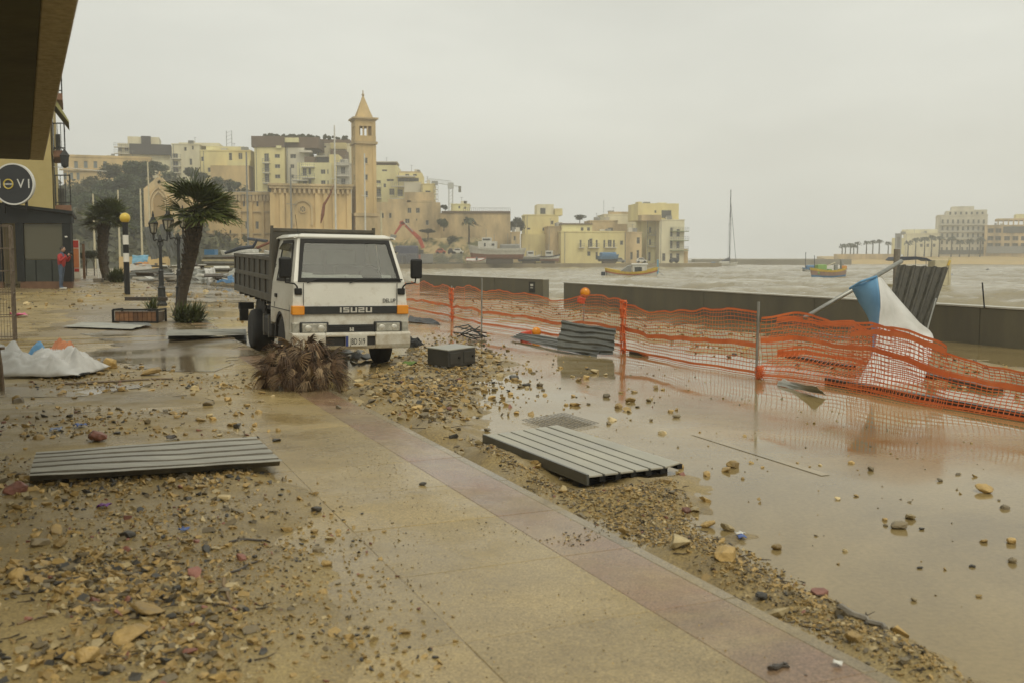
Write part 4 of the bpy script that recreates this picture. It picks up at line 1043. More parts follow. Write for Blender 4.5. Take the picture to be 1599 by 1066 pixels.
def tp(px, py, dz=0.0): g = GP(px, py, dz); return g
m_long = M('muddy_long_sheet', (.2, .182, .135), (.42, .405, .34), 1.5, .3, .6, metal=.1, streak=(.8, 7, 1), c3=(.34, .28, .18))
sheet('corrugated_sheet', 'long grey corrugated sheet lying flat on the gravel in the left foreground', 'metal sheet', [tp(46, 754, .06), tp(441, 730, .06), tp(400, 690, .06), tp(57, 716, .08)], m_long, 5, .055, 'u', .015, 3, groove=M('trough_shade_and_mud', (.075, .066, .045), (.15, .13, .088), 6, .6))  # groove faces coloured dark: painted shade between the ridges, along with mud
for i, (cs, lab) in enumerate([([(262, 530, .05), (385, 532, .05), (385, 521, .05), (266, 521, .05)], 'dark grey corrugated sheet lying lowest behind the rear truck wheel'), ([(259, 525, .13), (384, 524, .15), (384, 516, .15), (263, 517, .14)], 'grey corrugated sheet lying on top behind the rear truck wheel')]):
    sheet('corrugated_sheet', lab, 'metal sheet', [tp(*q) for q in cs], m_sheetd if i == 0 else m_sheet, 3, .035, 'u', .02, 9 + i)
sheet('metal_sheet', 'flat grey metal sheet on the wet tiles in front of the wooden planter', 'metal sheet', [tp(97, 510, .03), (tp(206, 514, .04)), tp(228, 508, .06), tp(128, 503, .03)], m_sheet, 2, .008, 'u', .015, 14)
sheet('metal_sheet', 'narrow dark strip of sheet beside the flat grey one near the planter', 'metal sheet', [tp(190, 508, .04), (tp(238, 509, .05)), tp(232, 505, .05), tp(186, 504, .05)], m_sheetd, 2, .01, 'u', .02, 15)
sheet('crumpled_sheet', 'buckled grey sheet spread low over the water in front of the warning lamp', 'metal sheet', [tp(797, 529, .02), tp(930, 555, .03), tp(948, 540, .14), tp(812, 521, .10)], m_sheetd, 4, .025, 'u', .05, 41)
p_ = [tp(870, 546, .06), tp(957, 553, .05)]
sheet('crumpled_sheet', 'upturned grey corrugated sheet standing bent beside the gathered netting', 'metal sheet', [p_[0], p_[1], p_[1] + Vector((.1, .45, .42)), p_[0] + Vector((.12, .55, .5))], m_sheetd, 5, .03, 'u', .05, 51)
s1 = P(1380, 505, 20.0); s2 = P(1443, 525, 20.0); s3 = P(1482, 418, 20.5); s4 = P(1402, 414, 20.5)
m_oldsheet = M('stained_old_sheet', (0.03, 0.028, 0.02), (0.085, 0.08, 0.06), 5, 0.5, 0.75, streak=(3, 3, 0.7), metal=.1, c3=(0.2, .185, .14))
s1 = s1 + (s1 - s4) * .15; s2 = s2 + (s2 - s3) * .2
sheet('upright_sheet', 'stained grey corrugated sheet standing upright against the sea wall behind the parasol', 'metal sheet', [s1, s2, s3, s4], m_oldsheet, 5, .05, 'v', .03, 61)
sheet('metal_sheet', 'pale metal sheet slid under the netting right of the tall steel post', 'metal sheet', [tp(1212, 600, .01), tp(1290, 617, .02), tp(1272, 604, .14), tp(1225, 592, .05)], m_sheet, 2, .01, 'u', .03, 71)
sheet('dark_flap', 'black flap of sheeting on the ground right of the truck bumper', 'sheet', [tp(636, 503, .02), tp(690, 506, .03), tp(672, 497, .1), tp(640, 494, .06)], m_black, 2, .01, 'u', .05, 81)
sheet('dark_flap', 'black crumpled rubber flap lying by the right front truck wheel', 'sheet', [tp(634, 541, .02), tp(664, 540, .02), tp(652, 528, .16), tp(636, 528, .16)], m_black, 2, .01, 'u', .08, 83)
# panel deck: boards with dark gaps on joists
ct = [tp(755, 690, .06), tp(872, 673, .05), tp(1060, 738, .02), tp(918, 756, .05)]
org = sum(ct, Vector()) / 4
deck = thing('panel_deck', 'slab of grey ribbed roof panels lying on the gravel bank beside the kerb', 'panel', org)
m_board = M('pale_panel', (0.3, 0.285, 0.23), (0.43, 0.41, 0.33), 1.6, 0.3, 0.55, streak=(1, 1, 1), var=.06, c3=(.33, .29, .2))
nb = 6
for k in range(nb):
    u0, u1 = k / nb + .011, (k + 1) / nb - .014
    gapo = (.0 if k != nb - 1 else .03)
    a = ct[0].lerp(ct[1], u0); b = ct[0].lerp(ct[1], u1); c = ct[3].lerp(ct[2], u1); d = ct[3].lerp(ct[2], u0)
    if k == nb - 1: a, b = a + (b - a) * .05, b; c = c + Vector((.02, .02, .02)); a += Vector((-.25, .3, 0)) * .0
    qs = [a, b, c, d]; mb = MB(); mb.prism([q - org + Vector((0, 0, .05)) for q in qs], (0, 0, .016)); mb.build('panel', m_board, deck, bevel=.004)
    mb = MB(); e1 = (d - a).normalized()
    mb.bar(b - org + Vector((0, 0, .03)), c - org + Vector((0, 0, .03)), .05, .04); mb.build('rib', m_black, deck)
mb = MB(); mb.bar(ct[0] - org + Vector((0, 0, .035)), ct[3] - org + Vector((0, 0, .035)), .02, .08); mb.build('edge_flashing', m_sheetd, deck)
for f_ in (.12, .5, .9):
    mb = MB(); mb.bar(ct[0].lerp(ct[3], f_) - org + Vector((0, 0, -.02)), ct[1].lerp(ct[2], f_) - org + Vector((0, 0, -.02)), .07, .08); mb.build('joist', m_black, deck)
# metal cabinet on its back
g = top(700, 581); bx = thing('metal_box', 'dark metal cabinet with a pale top sitting on the gravel right of the truck', 'cabinet', (g.x, g.y, g.z), (R(1.5), R(-2), R(44)))
m_boxd = M('dark_enamel', (0.035, 0.035, 0.03), (0.055, 0.053, 0.045), 6, 0.35, 0.5)
mb = MB(); mb.b2(0, .56, 0, .5, 0.02, .27); mb.build('body', m_boxd, bx, bevel=.012)
mb = MB(); mb.b2(-.008, .568, -.008, .508, .271, .29); mb.build('top_plate', m_sheet, bx, bevel=.006)
for x in (.14, .42):
    mb = MB(); mb.b2(x - .11, x + .11, -.012, .002, .06, .235); dr = mb.build('door', m_boxd, bx, bevel=.005)
    mb = MB(); mb.lathe([(.018, -.02), (.018, 0)], (x + .07, -.012, .15), 10, 'y'); mb.build('knob', m_black, dr)
for x in (.05, .51):
    mb = MB(); mb.b2(x - .02, x + .02, .05, .09, -.03, .02); mb.build('foot', m_black, bx)
# bent black rods, beams, sticks
mb = MB()
for k in range(9):
    a = top(random.uniform(706, 735), random.uniform(512, 534)); b = top(random.uniform(740, 768), random.uniform(518, 534))
    mb.tube([a + Vector((0, 0, random.uniform(.02, .2))), (a + b) / 2 + Vector((0, 0, random.uniform(.05, .22))), b + Vector((0, 0, random.uniform(.02, .15)))], .014, 5)
tag(mb.build('bent_rods', m_black), 'tangled heap of bent black rods left of the crumpled sheet', 'metal rods')
def stick(px0, px1, r, label, mat=m_wood, name='stick', sag=.0, lift=0.0, cat='stick', jag=.02):
    a = top(*px0); b = top(*px1); n = 6
    pts = []
    for i in range(n):
        p = a.lerp(b, i / (n - 1)); p.z = float(surf(p.x, p.y)) + r * .7 + lift; pts.append(p + Vector((random.uniform(-jag, jag), random.uniform(-jag, jag), 0)))
    o = pts[0]; mb = MB(); mb.tube([p - o for p in pts], [r * (1 - .35 * i / n) for i in range(n)], 6)
    return tag(mb.build(name, mat, loc=o), label, cat)
def beam(px0, px1, wd, ht, label, mat=m_wood, lift=0.0, name='beam'):
    a = top(*px0); b = top(*px1); o = a.copy(); z = Vector((0, 0, ht / 2 + lift)); mb = MB(); mb.bar(Vector() + z, b - a + z, wd, ht)
    return tag(mb.build(name, mat, loc=o, bevel=.006), label, 'beam')
m_darkw = M('soaked_beam', (0.035, 0.027, 0.018), (0.07, 0.05, 0.032), 4, 0.3, 0.5)
beam((1292, 599), (1640, 664), .1, .09, 'long dark beam lying along the foot of the slack netting', m_darkw)
beam((1230, 562), (1332, 580), .12, .06, 'short dark board among the rubble left of the parasol', m_darkw)
beam((1425, 588), (1560, 612), .14, .06, 'dark board lying behind the netting right of the parasol', m_darkw)
beam((1270, 520), (1345, 533), .03, .03, 'thin pale rod on the rubble in front of the sea wall', m_steel)
beam((985, 552), (1010, 556), .08, .05, 'short dark offcut at the foot of the gathered netting', m_darkw)
stick((100, 602), (268, 593), .016, 'long bent branch lying below the white tarpaulin', jag=.06, cat='branch')
stick((355, 852), (428, 846), .008, 'thin dark twig beside the reddish stone', m_darkw)
stick((362, 904), (410, 882), .007, 'curved twig on the gravel pointing up to the right', m_darkw)
stick((354, 915), (358, 965), .01, 'pale twig standing up out of the gravel', m_deadl)
stick((25, 985), (65, 975), .006, 'thin stalk in the wet patch at the far left', m_deadl)
stick((1320, 955), (1390, 990), .018, 'grey stick on the lower gravel bank', m_woodg)
stick((1215, 1042), (1228, 1038), .008, 'short leaf stalk on the red slabs at the bottom edge', m_darkw)
stick((1195, 1048), (1230, 1040), .012, 'twist of seaweed on the red slabs at the bottom edge', m_darkw)
# dark wire mesh mat lying flat
A_ = [tp(815, 655, .02), tp(880, 644, .02), tp(935, 660, .02), tp(870, 673, .02)]; o = A_[0]; mb = MB()
for k in range(13):
    f_ = k / 12; mb.bar(A_[0].lerp(A_[1], f_) - o, A_[3].lerp(A_[2], f_) - o, .0028, .003); mb.bar(A_[0].lerp(A_[3], f_) - o, A_[1].lerp(A_[2], f_) - o, .0028, .003)
tag(mb.build('wire_mesh', m_black, loc=o), 'flat sheet of dark wire mesh above the panel deck', 'wire mesh')
# small litter
def scrap(px, py, s, mat, label, seed, name='scrap'):
    g = top(px, py); mb = MB(); r_ = np.random.default_rng(seed); n = 6
    vs = [Vector((i / (n - 1) - .5, j / (n - 1) - .5, .5 * (float(fbm(i * .8 + seed, j * .8, 2, seed)) - .2))) * s for i in range(n) for j in range(n)]
    mb.add(vs, [(i * n + j, i * n + j + 1, (i + 1) * n + j + 1, (i + 1) * n + j) for i in range(n - 1) for j in range(n - 1)])
    return tag(mb.build(name, mat, loc=(g.x, g.y, g.z + .01), rot=(0, 0, seed), solid=.003, recalc=False, smooth=True), label, 'litter')
m_purple = M('purple_plastic', (0.16, 0.05, 0.22), None, 4, .4); m_pink = M('pink_plastic', (0.6, 0.08, 0.2), (0.7, .2, .3), 6, .4); m_bluep = M('blue_plastic', (0.06, 0.1, 0.3), (0.1, .17, .4), 6, .4)
scrap(163, 799, .07, m_purple, 'small purple plastic strip on the gravel', 3)
scrap(125, 672, .10, m_bluep, 'crumpled dark blue plastic behind the long sheet', 4)
scrap(88, 678, .10, M('pale_blue_plastic', (.25, .3, .42), None, 4, .5), 'pale blue plastic wrapper left of the dark blue one', 5)
scrap(288, 838, .05, m_bluep, 'tiny blue scrap amid the gravel', 6)
scrap(30, 497, .35, m_pink, 'bright pink bag at the foot of the wire cage', 7)
scrap(1158, 842, .05, m_bluep, 'dark blue scrap at the edge of the gravel bank', 8)
scrap(1156, 838, .05, m_whitep, 'white sliver of plastic on the dark blue scrap', 18)
scrap(1308, 1039, .035, m_whitep, 'white shell-like chip on the red slabs', 9)
scrap(826, 725, .09, m_whitep, 'crumpled white scrap under the near edge of the panel deck', 10)
scrap(905, 522, .22, m_whitep, 'black and white bag caught behind the crumpled sheet', 12)
scrap(268, 692, .09, m_darkw, 'dark clod of seaweed behind the long sheet', 13)
scrap(640, 575, .2, M('salad_green', (.1, .17, .03), (.16, .24, .05), 9, .6), 'clump of green weed in front of the metal cabinet', 14)
scrap(566, 562, .4, m_cloth, 'pale torn bag under the truck bumper', 16)
scrap(550, 555, .35, m_cloth, 'grey sodden cloth under the truck bumper', 17)
# dead palm crown
g = top(467, 612); dp = thing('dead_palm_crown', 'fallen matted brown palm crown of dead fronds in front of the truck', 'palm debris', (g.x, g.y + .42, g.z)); dp.scale = (.72, .72, 1.02); dp.location.x -= .06
mb = MB(); mb.ball((0, 0, .2), (.34, .28, .26), 12, 8); mb.build('core', m_dead, dp)
def strap(l, wd, droop, seed):
    mb = MB(); n = 7; r_ = random.Random(seed)
    for k in range(7):
        sp = (k - 3) * .07 + r_.uniform(-.03, .03); tw = r_.uniform(-.3, .3); vs = []
        for i in range(n):
            t0 = i / (n - 1); x = l * (t0 - .25 * t0 * t0 * droop) * (1 - abs(sp) * .3); z = l * (.32 * t0 - droop * .62 * t0 * t0) + r_.uniform(-.008, .008); y = l * sp * t0 * 1.6 + tw * .05 * t0
            w_ = wd * (1 - .75 * t0) * .5; vs += [(x, y - w_, z), (x, y + w_, z + w_ * .6)]
        mb.add(vs, [(2 * i, 2 * i + 1, 2 * i + 3, 2 * i + 2) for i in range(n - 1)])
    return mb
vr = [strap(.62, .035, d_, q).mesh('frond', m_dead if q % 3 else m_deadl, recalc=False) for q, d_ in enumerate((.9, 1.15, 1.3, .7, 1.4, 1.0))]
for k in range(298):
    a = random.uniform(0, 6.283); rr = .52 * random.random() ** .4; z = .62 * math.sqrt(max(0, 1 - (rr / .54) ** 2)) * random.uniform(.3, 1.05)
    link('frond', random.choice(vr), dp, (rr * math.cos(a) * 1.2, rr * math.sin(a) * .9, max(z, .06)), (random.uniform(-1.2, 1.2), random.uniform(-.5, 1.0), a + random.uniform(-1.3, 1.3)), scale=random.uniform(.38, .72))
# white tarpaulin heap with orange and blue canvas
g = top(58, 592); tr = thing('tarpaulin', 'crumpled white tarpaulin heap with an orange and blue corner at the left edge', 'tarpaulin', (g.x, g.y, g.z))
ww = (G(122, 592, .12) - G(-30, 592, .12)).length
def lump(x0, x1, y0, y1, hfun, nx=70, ny=40):
    mb = MB(); vs = []
    for i in range(nx):
        for j in range(ny):
            u, v = i / (nx - 1), j / (ny - 1); x = x0 + (x1 - x0) * u; y = y0 + (y1 - y0) * v; vs.append((x, y, hfun(u, v)))
    mb.add(vs, [(i * ny + j, i * ny + j + 1, (i + 1) * ny + j + 1, (i + 1) * ny + j) for i in range(nx - 1) for j in range(ny - 1)])
    return mb
def n1_(a, b): return float(fbm(a, b, 4, 31))
def hw(u, v):
    e = math.sin(math.pi * min(1, v * 1.02)) ** .7 * (1 - max(0, (u - .82) / .18) ** 2)
    n = float(fbm(u * 4.2 + v * 1.5, v * 3.2 - u, 4, 8)); r_ = 1 - abs(2 * float(fbm(u * 3 + v * 2.0, v * 2.5, 2, 4)) - 1)
    r2 = (1 - abs(2 * float(fbm(u * 7 - v * 3, v * 6, 2, 14)) - 1)) ** 3
    return .015 + e * (.05 + .36 * r_ ** 1.6 * (.25 + 1.0 * n) + .14 * r2) * (1.0 - .2 * u) + .05 * (1 - e) * n
lump(-ww * .62, ww * .42, -.02, 1.1, hw).build('white_sheet', m_cloth, tr, smooth=True, solid=.008, recalc=False)
lump(-.5, .05, .85, 1.5, lambda u, v: .1 + .62 * n1_(u * 3, v * 2) * math.sin(3.14 * v) * math.sin(3.14 * u) + .06 * float(fbm(u * 5, v * 5, 3, 3))).build('orange_canvas', M('orange_canvas', (.5, .17, .07), (.58, .24, .1), 4, .6), tr, smooth=True, solid=.008, recalc=False)
lump(-.55, -.15, .6, 1.1, lambda u, v: .08 + .42 * n1_(u * 2 + 4, v * 3) * math.sin(3.14 * v) * math.sin(3.14 * u) + .06 * float(fbm(u * 5, v * 5, 3, 6))).build('blue_canvas', m_bluec, tr, smooth=True, solid=.008, recalc=False)
mb = MB(); mb.tube([(ww * .4, .02, .03), (ww * .42, .15, .05), (ww * .41, .4, .03)], .02, 6); mb.build('edge_rope', m_black, tr)
# dark leg standing in from the left edge, and the wire cage
g = top(4, 611); mb = MB(); mb.tube([(0, 0, 0), (-.02, .02, .3), (-.05, .02, .52)], [.028, .026, .03], 8); mb.b2(-.08, .02, -.02, .06, .5, .53)
tag(mb.build('broken_post', m_wood, loc=g), 'dark broken post stump at the left edge before the tarpaulin', 'post')
g = gp(22, 537); cg = thing('wire_cage', 'tall rusty wire cage standing at the left edge of the view', 'wire cage', g, (0, 0, TH))
hC = 165 / F * math.hypot(g.x, g.y); m_rust = M('rusty_wire', (.1, .075, .05), (.2, .16, .12), 9, .6, metal=.3)
for x in (0, -1.1):
    for y in (0, .8):
        mb = MB(); mb.tube([(x, y, 0), (x, y, hC)], .022, 6); mb.build('corner_post', m_rust, cg)
mb = MB()
for z in np.linspace(.08, hC, 6): mb.bar((0, 0, z), (-1.1, 0, z), .016); mb.bar((0, 0, z), (0, .8, z), .016); mb.bar((-1.1, .8, z), (0, .8, z), .016)
for x in np.linspace(-.1, -1, 10): mb.bar((x, 0, .05), (x, 0, hC), .008); mb.bar((x, .8, .05), (x, .8, hC), .008)
for y in np.linspace(.1, .7, 6): mb.bar((0, y, .05), (0, y, hC), .008)
mb.build('mesh_wire', m_rust, cg)
# ------------------------------------------------------------------ overhanging balcony at the top left
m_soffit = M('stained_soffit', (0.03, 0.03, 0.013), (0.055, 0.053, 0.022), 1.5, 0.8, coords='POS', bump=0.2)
m_fascia = M('weathered_fascia', (0.26, 0.23, 0.16), (0.42, 0.37, 0.27), 4, 0.8, bump=0.4, coords='POS', streak=(4, 4, 1), c3=(.5, .43, .3))
zo = 3.0
A0 = G(46, 250, zo); A1 = G(63.5, 0, zo); dv = (A0 - A1).normalized(); pv = Vector((dv.y, -dv.x, 0))
ov = thing('overhanging_balcony', 'dark concrete balcony overhanging the pavement at the top left corner', 'balcony', A0)
na = -dv * 11
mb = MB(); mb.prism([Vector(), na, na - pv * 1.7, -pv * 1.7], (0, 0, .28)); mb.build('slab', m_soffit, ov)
n = 9
for k in range(n):
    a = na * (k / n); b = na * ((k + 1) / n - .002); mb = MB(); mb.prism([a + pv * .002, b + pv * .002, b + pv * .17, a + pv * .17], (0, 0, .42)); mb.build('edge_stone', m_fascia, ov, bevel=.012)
mb = MB(); mb.prism([pv * .172 - Vector((0, 0, -.36)), na + pv * .172 + Vector((0, 0, .36)), na + pv * .23 + Vector((0, 0, .36)), pv * .23 + Vector((0, 0, .36))], (0, 0, .07)); mb.build('drip_moulding', m_fascia, ov)
wl_ = thing('shop_front', 'plain rendered wall carrying the overhanging balcony outside the left edge', 'building', A0 - pv * 1.7)
mb = MB(); mb.prism([Vector(), na, na - pv * .5, -pv * .5], (0, 0, 6.5)); m_ochrew = M('ochre_render', (0.3, 0.24, 0.12), (0.36, 0.29, 0.15), .8, .85, coords='POS', bump=.1)
mb.v = [(x, y, z - 2.9) for x, y, z in mb.v]; mb.build('wall', m_ochrew, wl_)
# ------------------------------------------------------------------ kiosk with the round sign
m_dkpan = M('kiosk_grey', (0.012, 0.014, 0.014), (0.02, 0.022, 0.021), 3, 0.45, 0.6, spec=.25)
m_brown = M('brown_plinth', (0.12, 0.06, 0.03), (0.17, 0.09, 0.045), 3, 0.6)
m_kglass = Mglass('kiosk_glass', (0.5, 0.5, 0.44), 0.4, .06, (.16, .15, .1))
m_yel = M('yellow_render', (0.42, 0.33, 0.13), (0.5, 0.4, 0.17), .7, .85, coords='POS', bump=.08)
g = GP(112, 451); YK = g.y; KO = Vector((g.x, g.y, g.z))
def K(px, py, dy=0): return P(px, py, YK + dy) - KO
ko = thing('kiosk', 'dark grey glazed kiosk with a sloping roof on the left pavement', 'kiosk', KO)
xL = K(-130, 400).x
def kx(px): return K(px, 400).x
def kz(py): return K(60, py).z
def kb(name, m, x0, x1, z0, z1, y0=0.0, y1=.12, parent=ko, bevel=0.0):
    mb = MB(); mb.b2(x0, x1, y0, y1, z0, z1); return mb.build(name, m, parent, bevel=bevel)
kb('plinth', m_brown, kx(30), 0, -.1, kz(440)); kb('plinth', m_brown, xL, kx(2), -.1, kz(440))
for a, b in ((99, 112), (26, 38), (-6, 3), (-60, -50)): kb('post', m_dkpan, kx(a), kx(b), kz(440), kz(349), -.03, .12)
kb('fascia', m_dkpan, xL, .12, kz(349), kz(338), -.06, .14)
kb('lower_panel', M('kiosk_dark_panel', (.022, .027, .02), (.035, .04, .03), 2, .3), kx(38), kx(99), kz(440), kz(406), .02, .08)
kb('window', m_kglass, kx(38), kx(99), kz(405), kz(350), .04, .06)
for px in (55, 80): kb('sash', m_dkpan, kx(px) - .02, kx(px) + .02, kz(440), kz(406), .0, .019)
kb('window', m_kglass, kx(-50), kx(-6), kz(438), kz(350), .04, .06)
# side facing the sea and the roof
mb = MB(); mb.b2(-.1, 0, .12, 5.5, -.1, kz(440)); mb.build('plinth', m_brown, ko)
for y in (1.9, 3.7, 5.4):
    mb = MB(); mb.b2(-.1, .01, y - .08, y + .08, kz(440), kz(338)); mb.build('post', m_dkpan, ko)
for y0, y1 in ((.14, 1.82), (1.98, 3.62), (3.78, 5.32)):
    mb = MB(); mb.b2(-.06, -.04, y0, y1, kz(440), kz(338)); mb.build('window', m_kglass, ko)
zr0, zr1 = kz(335), K(-130, 306).z
mb = MB(); mb.prism([(.2, -.15, zr0), (xL, -.15, zr1), (xL, -.15, zr1 + .12), (.2, -.15, zr0 + .12)], (0, 5.9, 0)); mb.build('roof', m_dkpan, ko)
mb = MB(); mb.prism([(0, -.01, kz(338)), (xL, -.01, kz(338)), (xL, -.01, zr1), (0, -.01, zr0)], (0, .06, 0)); mb.build('gable_panel', m_dkpan, ko)
mb = MB(); mb.b2(xL, -.2, 5.3, 5.4, -.1, kz(338)); mb.build('rear_wall', m_ochrew, ko)
mb = MB(); mb.b2(kx(103), kx(107), -.04, -.031, kz(371), kz(369)); mb.build('sticker', m_whitep, ko)
def along_street(root):                      # these sides run with the street, not with the view
    for o in [q for c in root.children for q in [c, *c.children]]:
        for v in o.data.vertices:
            if v.co.y > .2: v.co.x -= (v.co.y - .2) * math.sin(TH); v.co.y = .2 + (v.co.y - .2) * math.cos(TH)
along_street(ko)
# round sign
so_ = K(22, 288, -.4) + KO; rs = 32 / F * (YK - .4)
sg = thing('round_sign', 'round black sign with a pale rim reading MOVI above the kiosk roof', 'sign', so_)
m_signk = M('sign_black', (.012, .013, .014), None, 3, .3); m_signw = M('sign_white', (.6, .6, .56), None, 3, .4); m_signy = M('sign_yellow', (.5, .38, .05), None, 3, .4)
mb = MB(); mb.lathe([(rs * .93, -.06), (rs * .93, .06)], (0, 0, 0), 48, 'y'); mb.build('disc', m_signk, sg)
mb = MB(); mb.lathe([(rs * .932, -.07), (rs, -.07), (rs, .07), (rs * .932, .07)], (0, 0, 0), 48, 'y', False); mb.build('rim', m_signw, sg)
pp = (YK - .4) / F
for ch, px, mt in (('M', -4, m_signw), ('V', 33.5, m_signw), ('I', 46, m_signw)):
    link('letter', text_mesh(ch, 20 * pp, mt, .004, .95), sg, ((px - 22) * pp, -.066, 0), (math.pi / 2, 0, 0))
mb = MB(); pts = [((14.5 - 22) * pp + 7 * pp * math.cos(a), -.068, 7 * pp * math.sin(a)) for a in [6.2832 * q / 24 for q in range(25)]]; mb.tube(pts, 1.1 * pp, 6); mb.build('letter_ring', m_signy, sg)
mb = MB()
for q in range(8): mb.b2((14.5 - 22 - 8 + q * 2.1) * pp, (14.5 - 22 - 8 + q * 2.1 + 1.2) * pp, -.07, -.06, -1.2 * pp, 1.2 * pp)
mb.build('small_mark', m_signw, sg)
mb = MB(); mb.bar((-rs * .6, .1, -rs * 1.4), (-rs * .6, .1, rs * .5), .08); mb.bar((rs * .5, .1, -rs * 1.25), (rs * .5, .1, rs * .5), .08); mb.build('bracket', m_black, sg)
# yellow house behind the kiosk with balconies towards the street
yh_y = YK + 6.2
x0 = P(-260, 300, yh_y).x; x1 = P(82, 300, yh_y).x; zb = 0.3
yh = thing('yellow_house', 'yellow rendered house with brown edged balconies behind the kiosk', 'house', (x1, yh_y, zb))
W_ = x1 - x0; H_ = 10.6
mb = MB(); mb.b2(-W_, 0, 0, 12, 0, H_); mb.build('wall', m_yel, yh)
mb = MB(); mb.b2(-W_, .25, -.12, 12.2, H_, H_ + .3); mb.build('cornice', m_ochrew, yh)
def yz(py): return P(88, py, yh_y + 1.0).z - zb
m_rail = m_iron; m_brnslab = M('balcony_edge', (.2, .1, .055), (.26, .14, .08), 3, .7); m_dkglass = M('dark_window', (.03, .034, .034), (.06, .065, .062), .7, .15)
for py0, py1, wd in ((196, 238, .55), (276, 322, .72), (112, 150, .5)):
    z0, z1 = yz(py1), yz(py0)
    mb = MB(); mb.b2(.003, wd, .3, 3.6, z0 - .28, z0); bl = mb.build('balcony', m_brnslab, yh)
    mb = MB()
    mb.bar((wd - .03, .33, z1), (wd - .03, 3.57, z1), .05); mb.bar((0, .33, z1), (wd, .33, z1), .05); mb.bar((0, .33, z0 + .12), (wd, .33, z0 + .12), .04); mb.bar((wd - .03, .33, z0 + .12), (wd - .03, 3.57, z0 + .12), .04)
    for q in np.linspace(.33, 3.57, 18): mb.bar((wd - .03, q, z0), (wd - .03, q, z1), .03)
    for q in np.linspace(.06, wd - .03, 4): mb.bar((q, .33, z0), (q, .33, z1), .03)
    mb.build('railing', m_rail, bl)
    mb = MB(); mb.b2(-.02, .012, 1.1, 2.5, z0, z0 + 2.1); mb.build('balcony_door', m_dkglass, yh)
    mb = MB(); mb.b2(wd * .2, wd * .6, .6, 1.2, z0 + .002, z0 + .75); mb.build('balcony_box', m_sheetd, bl)
mb = MB(); mb.prism([(.003, .4, yz(146)), (.75, .4, yz(192)), (.75, .4, yz(195)), (.003, .4, yz(160))], (0, 3.0, 0)); mb.build('awning', M('awning_canvas', (.3, .29, .12), (.36, .34, .15), 2, .8), yh)
lz = yz(258); mb = MB(); mb.tube([(0, .25, lz + .6), (.3, .2, lz + .75), (.5, .2, lz + .6)], .025, 6); br = mb.build('wall_lantern', m_iron, yh)
mb = MB(); mb.lathe([(.05, 0), (.16, .08), (.2, .5), (.24, .52), (.1, .72), (.03, .8)], (.5, .2, lz - .2), 6); mb.build('lantern_cage', m_iron, br)
mb = MB(); mb.lathe([(.12, .1), (.17, .48)], (.5, .2, lz - .2), 6); mb.build('lantern_glass', m_lens, br)
mb = MB(); mb.bar((.0, .6, yz(262)), (2.4, 2.5, yz(264)), .03); mb.build('cable_arm', m_whitep, yh)
along_street(yh)
# ------------------------------------------------------------------ person in the red jacket
def skin(name, pts, edges, rad, mat, parent, root=0, lv=1):
    me = bpy.data.meshes.new(name); me.from_pydata(pts, edges, [])
    me.materials.append(mat); o = link(name, me, parent)
    md = o.modifiers.new('skin', 'SKIN'); md.use_smooth_shade = True
    for i, r_ in enumerate(rad):
        d = me.skin_vertices[0].data[i]; d.radius = (r_, r_) if not hasattr(r_, '__len__') else r_; d.use_root = (i == root)
    sb = o.modifiers.new('sub', 'SUBSURF'); sb.levels = lv; sb.render_levels = lv
    return o
m_jack = M('red_jacket', (.33, .025, .025), (.42, .04, .035), 5, .7); m_jean = M('blue_jeans', (.05, .075, .12), (.09, .12, .17), 6, .8); m_skin = M('skin', (.4, .24, .17), (.46, .29, .2), 6, .5); m_hair = M('dark_hair', (.02, .016, .012), (.04, .03, .022), 12, .6); m_shoe = M('pale_shoes', (.4, .38, .33), (.5, .48, .42), 6, .6)
g = GP(104, 451.5); ph = 65.5 / F * g.y / 1.75
pe = thing('person', 'person in a red jacket and blue jeans photographing the sea beside the kiosk', 'person', (g.x, g.y - .35, g.z), (0, 0, R(-8)))
pe.scale = (ph, ph, ph)
skin('body', [(0, 0, .98), (-.01, 0, 1.2), (0, 0, 1.40), (.03, 0, 1.50), (.055, 0, 1.56), (0, -.1, .92), (0, .1, .92), (.02, -.11, .5), (-.06, .11, .5), (-.02, -.12, .09), (-.12, .12, .09), (.14, -.12, .04), (.03, .12, .04)],
     [(0, 1), (1, 2), (2, 3), (3, 4), (0, 5), (0, 6), (5, 7), (6, 8), (7, 9), (8, 10), (9, 11), (10, 12)],
     [(.13, .15), (.12, .14), (.11, .17), .06, .055, .1, .1, .065, .065, .05, .05, .045, .045], m_jean, pe)
skin('jacket', [(0, 0, .86), (0, 0, 1.1), (0, 0, 1.38), (.02, 0, 1.47), (.02, -.2, 1.38), (.10, -.27, 1.13), (.31, -.15, 1.36), (.02, .2, 1.38), (.12, .26, 1.14), (.32, .1, 1.36)],
     [(0, 1), (1, 2), (2, 3), (2, 4), (4, 5), (5, 6), (2, 7), (7, 8), (8, 9)], [(.155, .19), (.15, .175), (.14, .19), .075, .085, .065, .05, .085, .065, .05], m_jack, pe)
mb = MB(); mb.ball((.085, 0, 1.64), (.095, .078, .115), 16, 12); hd = mb.build('head', m_skin, pe, smooth=True)
mb = MB(); mb.ball((.182, 0, 1.63), (.02, .014, .022), 8, 6); mb.ball((.09, .08, 1.635), (.02, .01, .03), 8, 6); mb.ball((.09, -.08, 1.635), (.02, .01, .03), 8, 6); mb.build('face_relief', m_skin, hd, smooth=True)
mb = MB(); mb.ball((.168, .03, 1.66), .011, 8, 6); mb.ball((.168, -.03, 1.66), .011, 8, 6); mb.box((.172, 0, 1.585), (.012, .045, .008)); mb.build('eyes_and_mouth', m_hair, hd)
mb = MB(); mb.ball((.06, 0, 1.675), (.105, .088, .1), 14, 10); mb.build('hair', m_hair, hd, smooth=True)
